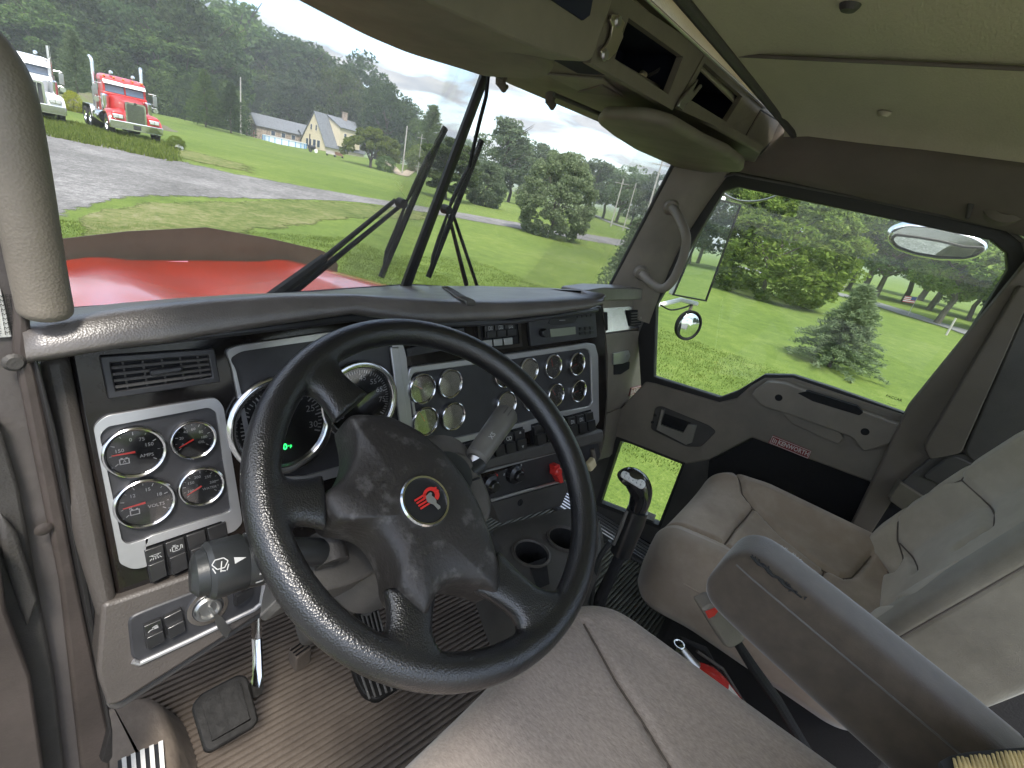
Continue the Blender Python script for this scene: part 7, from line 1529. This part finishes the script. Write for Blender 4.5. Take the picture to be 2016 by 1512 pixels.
# ================================================================ WIPERS AND MIRRORS (outside)
WY = .0
def wpt(x, y, y0): return ax_pt(x, y, 'y', y0)
def wiper(label, blade, arms, hub, spine, yb, ya):
    e = T('windscreen_wiper', label, 'wiper', tuple(wpt(*arms[0][0], ya)), 'windscreen wipers')
    B_ = [wpt(x, y, yb) for x, y in blade]; bl_ = MB(); 
    for i in range(len(B_) - 1): bl_.tube([B_[i], B_[i + 1]], .0068, 8, flat=1.4)
    blade_o = bl_.go('blade', MATS['blade_black'], e)
    mb = MB()
    for s_ in spine: P_ = [wpt(x, y, yb - .012) for x, y in s_]; mb.tube(P_, [.003] + [.0060] * (len(P_) - 2) + [.003], 8)
    mb.go('bow', MATS['blade_black'], blade_o)
    for A_ in arms: MB().tube([wpt(A_[0][0], A_[0][1], ya), wpt(A_[1][0], A_[1][1], yb + .01)], [A_[2], A_[3]], 8).go('arm', MATS['blade_black'], e)
    h = wpt(hub[0], hub[1], yb - .004); MB().lathe([(0, -.014), (.012, -.012), (.013, .010), (0, .012)], h, (0, 1, 0), 14).go('pivot_block', MATS['blade_black'], e); return e
wiper('driver side wiper crossing the view left of the centre post', [(877, 252), (862, 280), (750, 546)], [((545, 585), (778, 394), .0085, .0055), ((560, 590), (790, 404), .0085, .0055), ((535, 586), (640, 508), .016, .012)], (790, 400), [[(872, 262), (841, 312), (814, 370), (799, 400)], [(799, 400), (781, 450), (762, 495), (754, 530)]], 1.06, 1.10)
wiper('passenger side wiper leaning beside the centre post', [(948, 276), (930, 325), (843, 546)], [((940, 565), (893, 425), .006, .005), ((918, 560), (884, 425), .008, .005)], (878, 412), [[(944, 288), (915, 345), (890, 395), (884, 412)], [(884, 412), (866, 465), (853, 505), (848, 530)]], 1.04, 1.10)
# --- long mirror, its arm and the round convex mirror
mx_ = 2.02; MP = Plane((mx_, .9, 0), (1, -.38, 0), (-.38, -1, .03)); 
def mw(x, y, h=0): return MP.pw(x, y, h)
mi = T('side_mirror', 'tall rectangular mirror outside the passenger window', 'mirror', tuple(mw(1420, 590)))
C4 = [(1408, 392), (1458, 404), (1390, 592), (1326, 580)]
q = [MP.px(x, y) for x, y in C4]; slab('housing', MP, rnd(inset(q, -.004), .006), -.03, -.004, MATS['steel_dull'], mi, bevel=.004)
MB().prism([MP.w(a, b, -.003) for a, b in q], MP.n * .002).go('mirror_glass', MATS['mirror_glass'], mi, smooth=False)
A = []; B = []; o_ = inset(q, -.004); i_ = inset(q, .003)
for k in range(4): A += seg(o_[k], o_[(k + 1) % 4], 3); B += seg(i_[k], i_[(k + 1) % 4], 3)
frame('rim', MP, A, B, -.004, .003, MATS['blade_black'], mi)
MB().tube([mw(1260, 606, -.05), mw(1300, 600, -.04), mw(1340, 590, -.04), mw(1372, 598, -.03)], .011, 10).go('lower_arm', MATS['white_paint'], mi)
MB().tube([mw(1300, 360, -.05), mw(1400, 385, -.04), mw(1425, 392, -.03)], .011, 10).go('upper_arm', MATS['white_paint'], mi)
MB().tube(bez([mw(1300, 600, -.03), mw(1320, 610, -.03), mw(1345, 606, -.03), mw(1365, 598, -.03)], 5), .004, 6).go('heater_wire', MATS['blade_black'], mi)
rm = T('convex_mirror', 'round convex mirror hanging below the tall mirror', 'mirror', tuple(mw(1356, 642)))
RMP = Plane(tuple(mw(1356, 641)), (1, -.9, 0), (-.62, -1, .08)); r_ = .072
MB().lathe([(r_ + .004, -.012), (r_ + .005, 0), (r_ + .003, .006), (r_ - .002, .006), (r_ - .004, 0)], RMP.o, RMP.n, 40).go('rim', MATS['blade_black'], rm)
MB().lathe([(0, .012), (r_ * .3, .0109), (r_ * .55, .0085), (r_ * .8, .0045), (r_ - .002, .0005)], RMP.o, RMP.n, 40).go('mirror_glass', MATS['mirror_glass'], rm, auto=0)
MB().lathe([(r_ + .003, -.010), (r_ * .8, -.03), (.02, -.04), (0, -.04)], RMP.o, RMP.n, 32).go('back_shell', MATS['lorry_red'], rm); MB().tube([mw(1362, 600, -.03), RMP.o - RMP.n * .03 + Vector((0, 0, r_ * .8))], .008, 8).go('bracket', MATS['liner_brown'], rm)
# --- look down mirror on the door top
LM = Plane((1.80, -.1, .1), (.2, -1, 0), (-1, -.2, -.15)); lm = T('look_down_mirror', 'small wide look down mirror above the passenger window', 'mirror', tuple(LM.pw(1850, 470)))
ol = [(1748, 470), (1758, 452), (1785, 442), (1850, 446), (1920, 466), (1944, 480), (1944, 494), (1928, 506), (1900, 513), (1850, 512), (1800, 503), (1762, 490)]
q = rnd([LM.px(x, y) for x, y in ol], .01, 3); slab('housing', LM, inset(q, -.002), -.06, .0, MATS['chrome'], lm, bevel=.008)
ol2 = [(1752, 472), (1762, 460), (1800, 464), (1850, 472), (1900, 484), (1942, 486), (1926, 503), (1900, 510), (1850, 508), (1800, 500), (1764, 487)]
q = rnd([LM.px(x, y, .004) for x, y in ol2], .008, 3); slab('gasket', LM, q, .001, .006, MATS['seal_rubber'], lm, bevel=.002); q2 = inset(q, .006); slab('mirror_glass', LM, q2, .0062, .0075, MATS['mirror_glass'], lm, smooth=False)
for x, y in ((1815, 442), (1898, 458)): MB().tube([LM.pw(x, y, -.03), LM.pw(x + 3, y - 20, -.02)], .010, 8).go('bracket', MATS['blade_black'], lm)
an = T('antenna_loop', 'thin curved cable loop hanging outside the top of the passenger window', 'cable', tuple(mw(1475, 390))); AP = Plane((1.85, .4, .1), (0, -1, 0), (-1, 0, 0))
MB().tube(bez([AP.pw(*q) for q in ((1408, 350), (1420, 376), (1445, 392), (1475, 397), (1510, 392), (1540, 378), (1560, 350))], 6), .0035, 8).go('cable', MATS['steel_dull'], an)

# ================================================================ HAZE (summer air)
hm = bpy.data.materials.new('air'); hm.use_nodes = True; t_ = hm.node_tree; t_.nodes.clear(); ho = t_.nodes.new('ShaderNodeOutputMaterial'); pv = t_.nodes.new('ShaderNodeVolumePrincipled')
pv.inputs['Color'].default_value = (.86, .91, .93, 1); pv.inputs['Density'].default_value = .0007; pv.inputs['Anisotropy'].default_value = .2; t_.links.new(pv.outputs[0], ho.inputs['Volume'])
zl = float(GZ.min()) - 1.0; mb = MB().box(((1500 - 1000) / 2, (1500 - 1100) / 2, (44 + zl) / 2), (2500, 2600, 44 - zl)); hz_ = mb.go('haze', hm, None, smooth=False); hz_['kind'] = 'stuff'; hz_['label'] = 'thin pale summer haze in the air'
